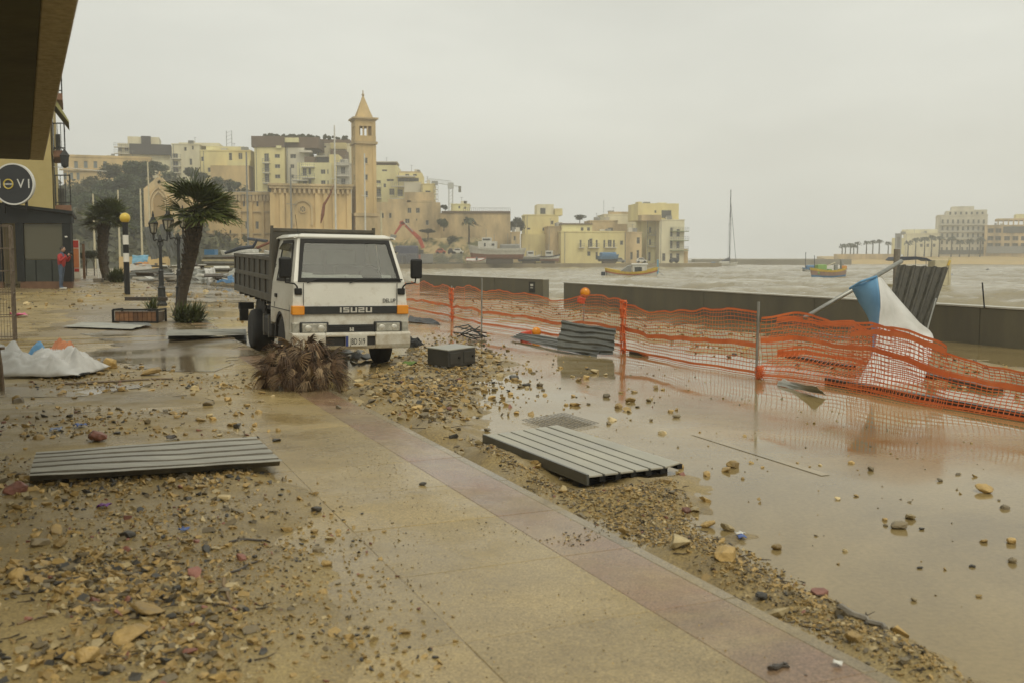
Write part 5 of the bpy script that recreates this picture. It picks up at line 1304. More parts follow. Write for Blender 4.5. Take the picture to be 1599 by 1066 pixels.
for s in (-1, 1):
    px_, py_ = .36, -.12 if s < 0 else .08
    fin = [(px_, py_, 1.39), (px_ + .05, py_ + .01, 1.43)]; ed = [(0, 1)]; rd = [.03, .035]
    for k in range(4):
        b = len(fin); fin += [(px_ + .07, py_ - s * (.0 + .0 * k), 1.455 - .018 * k), (px_ + .085, py_ - s * .03, 1.46 - .018 * k), (px_ + .07, py_ - s * .055, 1.462 - .018 * k)]; ed += [(1, b), (b, b + 1), (b + 1, b + 2)]; rd += [.011, .01, .008]
    b = len(fin); fin += [(px_ + .02, py_ - s * .02, 1.46), (px_ + .035, py_ - s * .035, 1.485)]; ed += [(1, b), (b, b + 1)]; rd += [.012, .009]
    skin('hand', fin, ed, rd, m_skin, pe, 0)
mb = MB()
for x, y in ((.045, -.12), (-.06, .12)): mb.b2(x - .09, x + .18, y - .05, y + .05, 0.0, .075)
mb.build('shoe', m_shoe, pe, bevel=.03)
cm = thing('held_camera', 'black camera held up by the person in the red jacket', 'camera', Vector(pe.location) + Vector((.38, -.06, 1.47)) * ph, (0, 0, R(-8)))
mb = MB(); mb.b2(-.035, .035, -.075, .075, -.045, .05); mb.b2(-.03, .03, -.03, .03, .05, .075); mb.build('camera_body', m_black, cm, bevel=.008); mb = MB(); mb.lathe([(.038, .036), (.042, .13), (.03, .132)], (0, 0, 0), 16, 'x'); mb.build('camera_lens', m_black, cm)
# ice-cream style board behind the person
g = GP(120, 437); bo = thing('advert_board', 'red and orange advertising board standing behind the person in red', 'board', (P(118, 437, g.y + 2).x, g.y + 2, g.z - .05), (0, 0, R(10)))
s_ = (g.y + 2) / F; hb_ = 62 * s_; wb_ = 14 * s_
m_oran2 = M('faded_orange_print', (.55, .16, .07), (.62, .25, .1), 2.5, .5, c3=(.6, .4, .12)); m_redb = M('board_red', (.45, .03, .03), (.55, .06, .05), 3, .45)
mb = MB(); mb.b2(-wb_ / 2, wb_ / 2, 0, .12, .05, hb_); mb.build('frame', m_whitep, bo, bevel=.02)
mb = MB(); mb.b2(-wb_ / 2 + .03, wb_ / 2 - .03, -.012, -.002, hb_ * .3, hb_ * .78); mb.build('print', m_oran2, bo)
mb = MB(); mb.b2(-wb_ / 2 + .03, wb_ / 2 - .03, -.014, -.002, hb_ * .8, hb_ - .04); mb.b2(-wb_ / 2 + .2, wb_ / 2 - .04, -.014, -.002, hb_ * .2, hb_ * .28); mb.build('red_header', m_redb, bo)
mb = MB(); mb.b2(wb_ / 2 + .12, wb_ / 2 + .24, .1, .2, 0, hb_ * .9); tagp = mb.build('side_post', m_brown, bo)
# white post on a square foot
g = GP(154, 441); wp = thing('barrier_post', 'slim white post on a square concrete foot left of the second palm', 'post', g); s_ = g.y / F
mb = MB(); mb.b2(-.18, .18, -.18, .18, 0, 6 * s_); mb.build('foot', m_woodg, wp, bevel=.02); mb = MB(); mb.tube([(0, 0, .1), (-.02, 0, 36 * s_)], .035, 8); mb.build('pole', m_whitep, wp)
# ------------------------------------------------------------------ zebra-crossing beacon
g = GP(199, 461); s_ = g.y / F; bc = thing('crossing_beacon', 'black and white banded pole with a yellow globe on top', 'beacon', g)
hT = 112 * s_
for k, (a, b, mt) in enumerate([(0, .46, m_black), (.46, .58, m_whitep), (.58, .70, m_black), (.70, .83, m_whitep), (.83, 1.0, m_black)]):
    mb = MB(); r_ = 4.3 * s_; mb.lathe([(r_, a * hT), (r_, b * hT)], (0, 0, 0), 14); mb.build('pole_band', mt, bc)
mb = MB(); mb.ball((-.0, 0, hT + 7.5 * s_), 8 * s_, 18, 12); mb.build('globe', M('yellow_globe', (.6, .42, .05), (.66, .48, .08), 3, .3), bc, smooth=True)
mb = MB(); mb.lathe([(5 * s_, hT - .02), (3.6 * s_, hT + .06)], (0, 0, 0), 14); mb.build('collar', m_black, bc)
mb = MB(); mb.bar((-9 * s_, .1, hT + 15 * s_), (2 * s_, .1, hT + 14 * s_), .05, .03); mb.build('top_bracket', m_sheet, bc)
# ------------------------------------------------------------------ lamp posts with lanterns
def lantern(parent, x, z, s):
    mb = MB(); mb.lathe([(.02, 0), (.035, .04), (.03, .12), (.075, .16), (.08, .18)], (x, 0, z), 6); mb.lathe([(.135, .43), (.15, .45), (.08, .56), (.05, .62), (.03, .64), (.035, .68), (.012, .80)], (x, 0, z), 6)
    for q in range(6):
        a = q * 1.0472; mb.bar((x + .078 * math.cos(a), .078 * math.sin(a), z + .17), (x + .13 * math.cos(a), .13 * math.sin(a), z + .44), .018)
    l = mb.build('lantern', m_iron, parent)
    mb = MB(); mb.lathe([(.07, .18), (.12, .43)], (x, 0, z), 6); mb.build('lantern_glass', m_lens, l)
def lamp_post(px, py, label, pyc, arms):
    g = GP(px, py); s = g.y / F; t = thing('lamp_post', label, 'lamp post', g, group='cast iron lamp posts by the palm'); hz = (py - pyc) * s
    mb = MB(); mb.lathe([(.15, 0), (.15, .08), (.12, .12), (.105, .5), (.12, .54), (.075, .6), (.07, 1.0), (.085, 1.02), (.05, 1.08), (.042, hz - .1), (.06, hz - .06), (.06, hz), (.02, hz + .12)], (0, 0, 0), 12); mb.build('column', m_iron, t, smooth=False)
    for ax, az in arms:
        x = ax * s
        mb = MB(); mb.tube([(0, 0, hz - .06), (x * .5, 0, hz - .02), (x * .92, 0, hz - .05), (x, 0, hz + az * s)], .026, 6); mb.tube([(x * .3, 0, hz - .03), (x * .4, 0, hz - .16), (x * .12, 0, hz - .26)], .014, 5); mb.build('arm', m_iron, t)
        lantern(t, x, hz + az * s, s)
lamp_post(253, 479, 'iron lamp post standing clear to the left of the leaning palm, one lantern lower', 374, [(-10, 0), (11.5, 5)])
lamp_post(281, 478, 'iron lamp post half hidden by the leaning palm trunk', 371, [(-13, 2), (8, 6)])
# ------------------------------------------------------------------ palms
def fan_leaf(pet, rad, seed, wide=1.9, nseg=24, droop=.25):
    r_ = random.Random(seed); mb = MB(); mb.tube([(0, 0, 0), (pet * .5, 0, .03), (pet, 0, 0)], [.014, .011, .009], 4, cap=False)
    for k in range(nseg):
        a = (k / (nseg - 1) - .5) * 2 * wide + r_.uniform(-.03, .03); l = rad * (.72 + .28 * math.cos(a * .7)) * r_.uniform(.85, 1.05); fold = .012 * (1 if k % 2 else -1); vs = []; n = 6
        for i in range(n):
            t0 = .04 + .96 * i / (n - 1); x = pet + l * t0 * math.cos(a); y = l * t0 * math.sin(a); z = .05 * abs(math.sin(a)) * 2 * t0 - droop * l * t0 ** 2.4 * r_.uniform(.7, 1.3) + fold * (1 - t0)
            wd = (wide * 2 / nseg) * l * t0 * .62 if t0 < .55 else (wide * 2 / nseg) * l * .55 * .62 * (1 - (t0 - .55) / .46)
            wd = max(wd, .002); px_, py_ = -math.sin(a) * wd, math.cos(a) * wd; vs += [(x - px_, y - py_, z), (x + px_, y + py_, z + fold)]
        mb.add(vs, [(2 * i, 2 * i + 1, 2 * i + 3, 2 * i + 2) for i in range(n - 1)])
    return mb
FAN = [fan_leaf(.5, .62, q, 1.5 + .1 * q, 22, .10 + .10 * (q % 3)).mesh('frond', m_leaf, recalc=False) for q in range(5)]
def palm(label, path, radii, nleaf, scale, seed, wind=.35, cat='palm tree', stubs=70):
    r_ = random.Random(seed); o = Vector(path[0]); t = thing('palm_tree', label, cat, o)
    pts = [Vector(p) - o for p in path]; mb = MB(); K_ = 18; pp_ = []; rr = []
    for i in range(K_):
        f_ = i / (K_ - 1) * (len(pts) - 1); j = min(int(f_), len(pts) - 2); u = f_ - j; pp_.append(pts[j].lerp(pts[j + 1], u)); rr.append((radii[j] * (1 - u) + radii[j + 1] * u) * (1 + .05 * (i % 2)))
    mb.tube(pp_, rr, 12); mb.build('trunk', m_trunk, t)
    mb = MB()
    for k in range(stubs):                  # old leaf bases
        f_ = (.25 + .75 * (k / stubs) ** .8) * (K_ - 1); j = min(int(f_), K_ - 2); p = pp_[j].lerp(pp_[j + 1], f_ - j); a = k * 2.4; l = rr[j] * r_.uniform(.45, .85)
        d = Vector((math.cos(a), math.sin(a), 0)); q = p + d * rr[j] * .9; mb.bar(q, q + d * l * .5 + Vector((0, 0, l * 1.3)), rr[j] * .42, rr[j] * .16, up=d)
    s_ = mb.build('leaf_base', m_trunk, t); s_['kind'] = 'stuff'
    tp_ = pts[-1]
    for k in range(nleaf):
        u = (k + .5) / nleaf; el = math.asin(1 - 1.25 * u); a = k * 2.39996 + r_.uniform(-.2, .2)
        d = Vector((math.cos(a) * math.cos(el), math.sin(a) * math.cos(el), math.sin(el))) + Vector((wind, -wind * .2, -.08 * wind))
        if r_.random() < .3 and d.x < -.2 and el > 0: d.x += .7
        d.normalize(); x = d; z = Vector((0, 0, 1)) if abs(d.z) < .97 else Vector((-1, 0, 0)); y = z.cross(x).normalized(); z = x.cross(y)
        m = Matrix((x, y, z)).transposed().to_4x4() @ Matrix.Rotation(r_.uniform(-.6, .6), 4, 'X')
        l = link('frond', FAN[k % 5], t); sc1 = scale * r_.uniform(.82, 1.1); m = Matrix.Translation(tp_ + d * .05) @ m @ Matrix.Scale(sc1, 4); l.matrix_basis = m
    return t
g = GP(274, 494); yp = g.y
tp_path = [P(278, 496, yp), P(282, 478, yp), P(287, 450, yp), P(293, 424, yp), P(298, 400, yp), P(302, 368, yp), P(304, 347, yp), P(305, 333, yp)]
s_ = yp / F
palm('tall fan palm leaning right with its crown blown by the wind beside the lamp posts', tp_path, [9.5 * s_, 7.5 * s_, 7.5 * s_, 8 * s_, 9.5 * s_, 11 * s_, 10 * s_, 5 * s_], 46, s_ * 60, 3, .5, stubs=230)
g = GP(168, 438); yp = g.y; s_ = yp / F
palm('smaller fan palm further back left of the banded beacon', [g, P(162, 415, yp), P(160, 390, yp), P(162, 360, yp), P(165, 345, yp)], [7 * s_, 6.5 * s_, 7 * s_, 8 * s_, 5 * s_], 44, s_ * 37, 5, .3, stubs=60)
def tuft(name, label, px, py, wpx, hpx, nl, seed, cat='plant', mat=m_leaf):
    g = GP(px, py); s = g.y / F; r_ = random.Random(seed); mb = MB()
    for k in range(nl):
        a = r_.uniform(0, 6.28); e = r_.uniform(.15, 1.5); l = hpx * s * r_.uniform(.6, 1.15); x0 = r_.uniform(-.5, .5) * wpx * s * .6; y0 = r_.uniform(-.5, .5) * wpx * s * .5
        p0 = Vector((x0, y0, 0)); d = Vector((math.cos(a) * math.cos(e), math.sin(a) * math.cos(e), math.sin(e))); sd_ = Vector((-math.sin(a), math.cos(a), 0)) * l * .035
        p1 = p0 + d * l * .55; p2 = p0 + d * l + Vector((.1 * l, 0, -.22 * l * math.cos(e)))
        mb.add([p0 - sd_, p0 + sd_, p1 + sd_, p1 - sd_, p2], [(0, 1, 2, 3), (3, 2, 4)])
    t = thing(name, label, cat, g)
    me = mb.mesh('foliage', mat, recalc=False); f_ = link('foliage', me, t); f_['kind'] = 'stuff'
    mb = MB(); mb.ball((0, 0, .02), (wpx * s * .25, wpx * s * .22, hpx * s * .22), 8, 6); mb.build('stem', m_trunk, t)
    return t
tuft('spiky_plant', 'spiky green plants round the foot of the leaning palm', 296, 503, 54, 36, 420, 1)
tuft('spiky_plant', 'small spiky yucca behind the wooden planter left of the lamp post', 237, 486, 20, 28, 90, 2)
tuft('clipped_bush', 'dark rounded bush at the foot of the smaller palm', 182, 441, 24, 24, 700, 4, 'bush')
# planter of boards in a dark frame
g = GP(212, 504); s_ = g.y / F; pl = thing('wooden_planter', 'long planter of brown boards in a dark metal frame before the leaning palm', 'planter', g, (0, 0, R(-2)))
w_, h_ = 66 * s_, 20 * s_
m_plank = M('orange_brown_plank', (.13, .06, .03), (.24, .12, .05), 2, .45, .6, var=.35, streak=(1, 1, 6))
for k in range(9):
    mb = MB(); mb.b2(-w_ / 2 + w_ * k / 9 + .006, -w_ / 2 + w_ * (k + 1) / 9 - .006, 0, .03, .03, h_ - .04); mb.build('plank', m_plank, pl)
mb = MB()
for z in (.015, h_): mb.bar((-w_ / 2 - .03, -.02, z), (w_ / 2 + .03, -.02, z), .045)
for x in (-w_ / 2 - .03, w_ / 2 + .03): mb.bar((x, -.02, 0), (x, -.02, h_), .045)
for x in (-w_ / 2 - .03, w_ / 2 + .03): mb.bar((x, .0, h_), (x, .5, h_), .04); mb.bar((x, .5, 0), (x, .5, h_), .04)
mb.build('frame', m_black, pl); mb = MB(); mb.b2(-w_ / 2, w_ / 2, .035, .5, .02, h_ * .8); mb.build('soil_box', m_wood, pl)
beam((196, 484), (262, 484), .12, .1, 'dark plank lying behind the planter at the foot of the lamp post', m_darkw, .25)
# ------------------------------------------------------------------ sea, far land
def Msea():
    m, t, b = nodes('storm_sea'); L = t.links.new; N = t.nodes.new
    a = N('ShaderNodeAttribute'); a.attribute_name = 'tint'; L(a.outputs['Color'], b.inputs['Base Color'])
    b.inputs['Roughness'].default_value = .22; b.inputs['Specular IOR Level'].default_value = .22
    g = N('ShaderNodeNewGeometry'); n = N('ShaderNodeTexNoise'); n.inputs['Scale'].default_value = 1.6; n.inputs['Detail'].default_value = 6
    L(g.outputs['Position'], n.inputs['Vector']); bp = N('ShaderNodeBump'); bp.inputs['Strength'].default_value = .55; bp.inputs['Distance'].default_value = .22; L(n.outputs[0], bp.inputs['Height']); L(bp.outputs[0], b.inputs['Normal'])
    return m
SEA = -0.95
ang = np.radians(np.linspace(-48, 62, 620)); rad = np.concatenate([np.geomspace(15, 260, 300), np.geomspace(266, 7000, 70)])
AA, RR = np.meshgrid(ang, rad, indexing='ij'); X = RR * np.sin(AA); Y = RR * np.cos(AA)
def wv(x, y):
    xr = x * .8 + y * .6; yr = -x * .6 + y * .8
    s1 = 1 - np.abs(2 * fbm(xr / 7, yr / 17, 3, 50) - 1) * 1.6; s2 = 1 - np.abs(2 * fbm(xr / 2.4 + 5, yr / 5, 3, 60) - 1) * 1.5
    return s1, s2
s1, s2 = wv(X, Y); fade = 1 / (1 + (RR / 420) ** 2)
H = (1.0 * (s1 - .45) + 0.32 * (s2 - .5) * np.clip(1.4 - RR / 160, 0, 1)) * np.clip(fade, .15, 1)
foam = sstep(s1 * .62 + s2 * .3 + .35 * fbm(X / 1.1, Y / 1.1, 3, 70), 0.97, 1.12) * (.35 + .65 * fbm(X / 30, Y / 30, 2, 80))
mudv = np.clip(fbm(X / 14, Y / 30, 4, 90) * .7 + .55 * (s1 - .35), 0, 1)[..., None]; base = np.array([.2, .16, .085]) * (1 - mudv) + np.array([.33, .285, .18]) * mudv
T = base * (1 - foam[..., None] * .8) + np.array([.62, .6, .52]) * foam[..., None] * .8
link('sea', gridmesh('sea', X, Y, SEA + H, Msea(), T), kind='structure')
m_land = Mmud('wet_far_ground', [(.2, .16, .1), (.27, .22, .13), (.3, .25, .15)], big=.08, grit=2, rough=(.25, .7), bump=.1)
m_quay = M('quay_stone', (.2, .16, .1), (.28, .23, .14), .3, .85, coords='POS', streak=(1, 1, .3))
land = [(-73.9, 54.6), (-11.2, 82.0), (-30, 190), (-24, 236), (0, 252), (57, 273), (64, 330), (-50, 430), (-330, 430), (-330, 60)]
mb = MB(); mb.add([(x, y, .25) for x, y in land], [tuple(range(len(land)))]); link('far_ground', mb.mesh('far_ground', m_land), kind='structure')
mb = MB()
for k in range(1, 6):
    (x0, y0), (x1, y1) = land[k], land[k + 1]; mb.bar((x0, y0, -.9), (x1, y1, -.9), .6, 2.36)
mb.build('quay_edge', m_quay, kind='structure')
def hill(x, y):
    x = np.asarray(x, float); y = np.asarray(y, float)
    xc = np.interp(y, [128, 190, 236, 252, 273, 430], [-24, -34, -28, -4, 48, 58])
    return .2 - 6 * sstep(x - xc, -5, 0) + 18.5 * sstep(y, 135, 255) * (1 - sstep(x, -72, -38)) + 1.2 * (fbm(x / 14, y / 14, 3, 33) - .5) * sstep(y, 140, 180)
gx = np.linspace(-330, 12, 70); gy = np.linspace(128, 428, 70); XX, YY = np.meshgrid(gx, gy, indexing='ij')
m_hill = M('scrub_hill', (.03, .034, .016), (.07, .068, .035), .08, .95, coords='POS', bump=.4, bscale=1.0)
link('hillside', gridmesh('hillside', XX, YY, hill(XX, YY), m_hill), kind='structure')
# ------------------------------------------------------------------ boats
def hull(L, B, H, tuck=.0, dbl=True, n=16, draft=.35, rise_=.55):
    st = []
    for i in range(n):
        t = i / (n - 1); u = 2 * t - 1
        f_ = max(1 - abs(u) ** 2.4, 0.0) ** .75 if dbl else (max(1 - max(u, 0) ** 2.2, 0) ** .8 * (1 - .18 * max(-u, 0)))
        z = H * (1 + rise_ * (u ** 2 if u > 0 else u * u * (.8 if dbl else .1)))
        x = u * L / 2; over = .06 * L * u * abs(u)
        st.append((x, max(B / 2 * f_, .015), z, over))
    return st
def hull_mb(st, draft, z0=0.0, f0=0.0, f1=1.0, out=0.0):
    """skin between two heights of the side (0 keel line, 1 gunwale)"""
    mb = MB(); vs = []; m = 5
    for x, b, z, ov_ in st:
        for s in (-1, 1):
            for k in range(m):
                f_ = f0 + (f1 - f0) * k / (m - 1); hb_ = b * (.25 + .75 * f_ ** .5) if f_ > 0 else b * .25
                vs.append((x + ov_ * (f_ - .4), s * (hb_ + out), -draft + (z + draft) * f_))
    n = len(st)
    for i in range(n - 1):
        for s in range(2):
            for k in range(m - 1):
                a = i * 2 * m + s * m + k; b = (i + 1) * 2 * m + s * m + k; mb.f.append((a, b, b + 1, a + 1)); mb.m.append(0)
    if f0 == 0.0:
        for i in range(n - 1): mb.f.append((i * 2 * m, i * 2 * m + m, (i + 1) * 2 * m + m, (i + 1) * 2 * m)); mb.m.append(0)
    for e in (0, n - 1):
        for k in range(m - 1): mb.f.append((e * 2 * m + k, e * 2 * m + k + 1, e * 2 * m + m + k + 1, e * 2 * m + m + k)); mb.m.append(0)
    mb.v = vs; return mb
def deck_mb(st, drop):
    mb = MB(); vs = []
    for x, b, z, ov_ in st: vs += [(x + ov_ * .5, -b * .97, z - drop), (x + ov_ * .5, b * .97, z - drop)]
    mb.add(vs, [(2 * i, 2 * i + 1, 2 * i + 3, 2 * i + 2) for i in range(len(st) - 1)]); return mb
def cm(name, c, r=.45): return M(name, tuple(x * .85 for x in c), tuple(min(1, x * 1.1) for x in c), 2.5, r)
C_ = {k: cm('boat_' + k, c) for k, c in dict(white=(.6, .59, .53), yellow=(.6, .42, .06), red=(.42, .1, .06), blue=(.08, .2, .36), green=(.22, .38, .1), pink=(.34, .22, .17), navy=(.02, .028, .045), grey=(.25, .25, .23), cream=(.55, .49, .32), rust=(.22, .09, .05), orange=(.6, .26, .05), cyan=(.16, .36, .5)).items()}
m_boatwin = M('boat_window', (.03, .035, .035), (.05, .06, .06), 3, .15)
def boat(label, px, py, Y, lpx, yaw, cols, cat='boat', B=.36, H=.17, dbl=True, extras=None, ashore=None, group=None, name='boat', roll=0.0):
    """px, py: middle of the waterline as seen; Y distance; lpx length in the picture"""
    p = P(px, py, Y); L = lpx / F * Y / max(abs(math.cos(yaw)), .3); z = SEA if ashore is None else ashore
    t = thing(name, label, cat, (p.x, Y, z), (roll, 0, yaw), group); st = hull(L, B * L, H * L, dbl=dbl); dr = .06 * L
    hull_mb(st, dr, 0, 0.0, .45).build('bottom', C_[cols[0]], t, smooth=True); hull_mb(st, dr, 0, .45, .8).build('hull', C_[cols[1]], t, smooth=True); hull_mb(st, dr, 0, .8, 1.0, .012 * L * .5).build('gunwale', C_[cols[2]], t, smooth=True)
    deck_mb(st, .05 * L).build('deck', C_[cols[3]], t)
    return t, L, st
def part(t, name, m, *boxes, **k):
    mb = MB()
    for b in boxes: mb.b2(*b)
    return mb.build(name, m, t, **k)
def rod(t, name, m, pts, r, n=6): return MB().tube(pts, r, n).build(name, m, t)
t, L, st = boat('white boat with a yellow and red stripe and a small cabin behind the sea wall', 986, 436, 122, 78, R(-6), ('white', 'white', 'yellow', 'white'), roll=.05)
part(t, 'cabin', C_['white'], (.02 * L, .3 * L, -.12 * L, .12 * L, .1 * L, .3 * L), bevel=.06); part(t, 'cabin_window', m_boatwin, (.06 * L, .2 * L, -.125 * L, .125 * L, .17 * L, .26 * L)); part(t, 'cabin_roof', C_['white'], (0, .32 * L, -.13 * L, .13 * L, .302 * L, .32 * L))
MB().prism([(-.3 * L, -.1 * L, .12 * L), (0, -.1 * L, .12 * L), (0, -.1 * L, .29 * L), (-.08 * L, -.1 * L, .28 * L)], (0, .2 * L, 0)).build('spray_hood', C_['grey'], t)
hull_mb(st, .06 * L, 0, .72, .8, .01 * L).build('red_stripe', C_['red'], t); part(t, 'stem_post', C_['cyan'], (.5 * L, .53 * L, -.02 * L, .02 * L, .12 * L, .4 * L)); part(t, 'outboard', C_['navy'], (-.6 * L, -.52 * L, -.05 * L, .05 * L, -.02 * L, .16 * L), bevel=.05)
rod(t, 'mooring_rope', C_['navy'], [(.5 * L, 0, .2 * L), (.7 * L, .1, .02 * L)], .02)
t, L, st = boat('colourful traditional boat with green cabin, grey pink hull and an orange bow', 1294, 434, 131, 58, R(12), ('blue', 'pink', 'yellow', 'green'), B=.34, H=.2, roll=-.08)
part(t, 'cabin', C_['green'], (-.36 * L, -.1 * L, -.11 * L, .11 * L, .1 * L, .36 * L), bevel=.1); part(t, 'engine_box', C_['green'], (-.05 * L, .05 * L, -.08 * L, .08 * L, .12 * L, .24 * L)); part(t, 'bow_block', C_['orange'], (.36 * L, .5 * L, -.06 * L, .06 * L, .24 * L, .33 * L), bevel=.05)
for x, l in ((.2, .36), (.38, .5)): part(t, 'covered_post', C_['grey'], (x * L - .03 * L, x * L + .05 * L, -.04 * L, .04 * L, .2 * L, l * L), bevel=.05)
rod(t, 'stern_pole', C_['navy'], [(-.4 * L, 0, .2 * L), (-.4 * L, 0, .6 * L)], .04); rod(t, 'awning_spar', C_['cream'], [(-.1 * L, 0, .3 * L), (.2 * L, 0, .42 * L)], .06)
t, L, st = boat('small blue boat with a thin mast moored just left of the colourful one', 1264, 424, 190, 24, R(20), ('navy', 'grey', 'blue', 'cyan'), H=.2)
part(t, 'cover', C_['blue'], (-.25 * L, .35 * L, -.13 * L, .13 * L, .2 * L, .42 * L), bevel=.2); rod(t, 'mast', C_['navy'], [(-.3 * L, 0, .1 * L), (-.3 * L, 0, 1.2 * L)], .06)
t, L, st = boat('large sailing yacht with a bare tall mast and blue boom cover before the breakwater', 1128, 415, 314, 46, R(8), ('white', 'white', 'white', 'cream'), H=.1, B=.25, dbl=False, cat='yacht', name='sailing_yacht')
part(t, 'coachroof', C_['white'], (-.1 * L, .22 * L, -.07 * L, .07 * L, .1 * L, .17 * L), bevel=.1); mz = 113 / F * 314 + .12 * L
rod(t, 'mast', C_['navy'], [(.24 * L, 0, .08 * L), (.25 * L, 0, mz)], .14, 8); rod(t, 'boom_cover', C_['navy'], [(.25 * L, 0, .25 * L), (.1 * L, 0, .2 * L), (-.04 * L, 0, .17 * L)], [.55, .45, .2], 8)
rod(t, 'stay', C_['navy'], [(.25 * L, 0, mz * .86), (.48 * L, 0, .1 * L)], .07); rod(t, 'spreader', C_['navy'], [(.25 * L, -1.2, mz * .55), (.25 * L, 1.2, mz * .55)], .05)
for s in (-1, 1): rod(t, 'shroud', C_['navy'], [(.25 * L, 0, mz * .8), (.25 * L, s * 1.2, mz * .55), (.22 * L, s * .1 * L, .1 * L)], .035, 4)
t, L, st = boat('little dark blue motor boat close to the left of the sailing yacht', 1112, 416, 300, 15, R(5), ('navy', 'blue', 'blue', 'grey'), H=.2, dbl=False)
part(t, 'cabin', C_['blue'], (-.1 * L, .3 * L, -.14 * L, .14 * L, .18 * L, .5 * L), bevel=.1); part(t, 'cabin_window', m_boatwin, (-.05 * L, .25 * L, -.145 * L, .145 * L, .33 * L, .44 * L))
t, L, st = boat('cream boat with a black canopy moored behind the upright grey sheet', 1434, 428, 78, 92, R(4), ('cream', 'white', 'cream', 'cream'), dbl=False, H=.13)
zc = EYE + (403 - 401) / F * 78 - SEA
MB().prism([(-.5 * L, -.5, zc - .28), (-.44 * L, -.5, zc - .04), (-.1 * L, -.5, zc), (.08 * L, -.5, zc - .1), (.18 * L, -.5, zc - .32), (.14 * L, -.5, zc - .36), (.05 * L, -.5, zc - .2), (-.44 * L, -.5, zc - .34)], (0, 1.4, 0)).build('canopy', C_['navy'], t)
for x in (-.4, -.1, .08): rod(t, 'canopy_pole', C_['grey'], [(x * L, -.45, .3), (x * L, -.45, zc - .15)], .03)
part(t, 'cabin', C_['cream'], (.22 * L, .46 * L, -.6, .6, .5, zc - .25), bevel=.05); part(t, 'rail', C_['cream'], (.16 * L, .5 * L, -.62, -.58, zc - .15, zc - .1), (.46 * L, .5 * L, -.62, -.5, .5, zc - .1)); rod(t, 'yellow_buoy_rack', C_['yellow'], [(.44 * L, -.66, zc - .7), (.47 * L, -.66, zc - .3)], .09)
# boats ashore on the far quay
QZ = .25
t, L, st = boat('white trawler with a rusty red bottom hauled out on the far quay below the fort', 776, 409, 248, 84, R(176), ('rust', 'white', 'white', 'white'), dbl=False, ashore=QZ + 1.9, H=.14, B=.26, name='trawler', group='boats ashore')
part(t, 'wheelhouse', C_['white'], (.0, .34 * L, -.1 * L, .1 * L, .13 * L, .27 * L), (.1 * L, .27 * L, -.09 * L, .09 * L, .27 * L, .34 * L), bevel=.05); part(t, 'wheelhouse_window', m_boatwin, (.04 * L, .09 * L, -.105 * L, .105 * L, .19 * L, .23 * L), (.2 * L, .23 * L, -.105 * L, .105 * L, .18 * L, .24 * L), (.12 * L, .25 * L, -.095 * L, .095 * L, .29 * L, .32 * L))
for x, h in ((.2, .5), (-.2, .42), (.05, .4), (-.35, .36)): rod(t, 'mast', C_['grey'], [(x * L, 0, .1 * L), (x * L, 0, h * L)], .06)
part(t, 'net_heap', C_['grey'], (-.42 * L, -.06 * L, -.08 * L, .08 * L, .08 * L, .22 * L), bevel=.3); part(t, 'cradle', m_darkw, (-.3 * L, .3 * L, -.8, .8, -1.9, -.06 * L))
for k, (px, lpx, cols, lab, yw) in enumerate([(826, 34, ('navy', 'grey', 'white', 'grey'), 'grey boat with a white wheelhouse ashore right of the trawler', 10), (856, 34, ('rust', 'white', 'navy', 'grey'), 'white boat with a dark stripe ashore before the yellow houses', -14), (950, 32, ('navy', 'blue', 'blue', 'blue'), 'boat under a dark blue cover ashore before the balconied house', 25)]):
    Yb = 254 + k * 4; t, L, st = boat(lab, px, 411, Yb, lpx, R(yw), cols, dbl=False, ashore=QZ + .9, group='boats ashore')
    if k < 2:
        part(t, 'wheelhouse', C_['white'], (-.1 * L, .2 * L, -.12 * L, .12 * L, .14 * L, .42 * L)); part(t, 'wheelhouse_window', m_boatwin, (-.06 * L, .16 * L, -.125 * L, .125 * L, .28 * L, .36 * L))
        for x in (-.3, .0, .3): rod(t, 'mast', C_['grey'], [(x * L, 0, .1 * L), (x * L, 0, (.7 - abs(x)) * L)], .05)
    else: part(t, 'cover', C_['blue'], (-.4 * L, .35 * L, -.14 * L, .14 * L, .14 * L, .34 * L), bevel=.3)
    part(t, 'cradle', m_darkw, (-.3 * L, .3 * L, -.5, .5, -.95, -.05 * L))
t, L, st = boat('white speedboat tilted on its side at the water edge of the quay', 744, 412, 243, 30, R(-8), ('white', 'white', 'red', 'white'), dbl=False, ashore=QZ + .5, roll=.5)
part(t, 'windshield', m_boatwin, (0, .08 * L, -.1 * L, .1 * L, .16 * L, .24 * L))
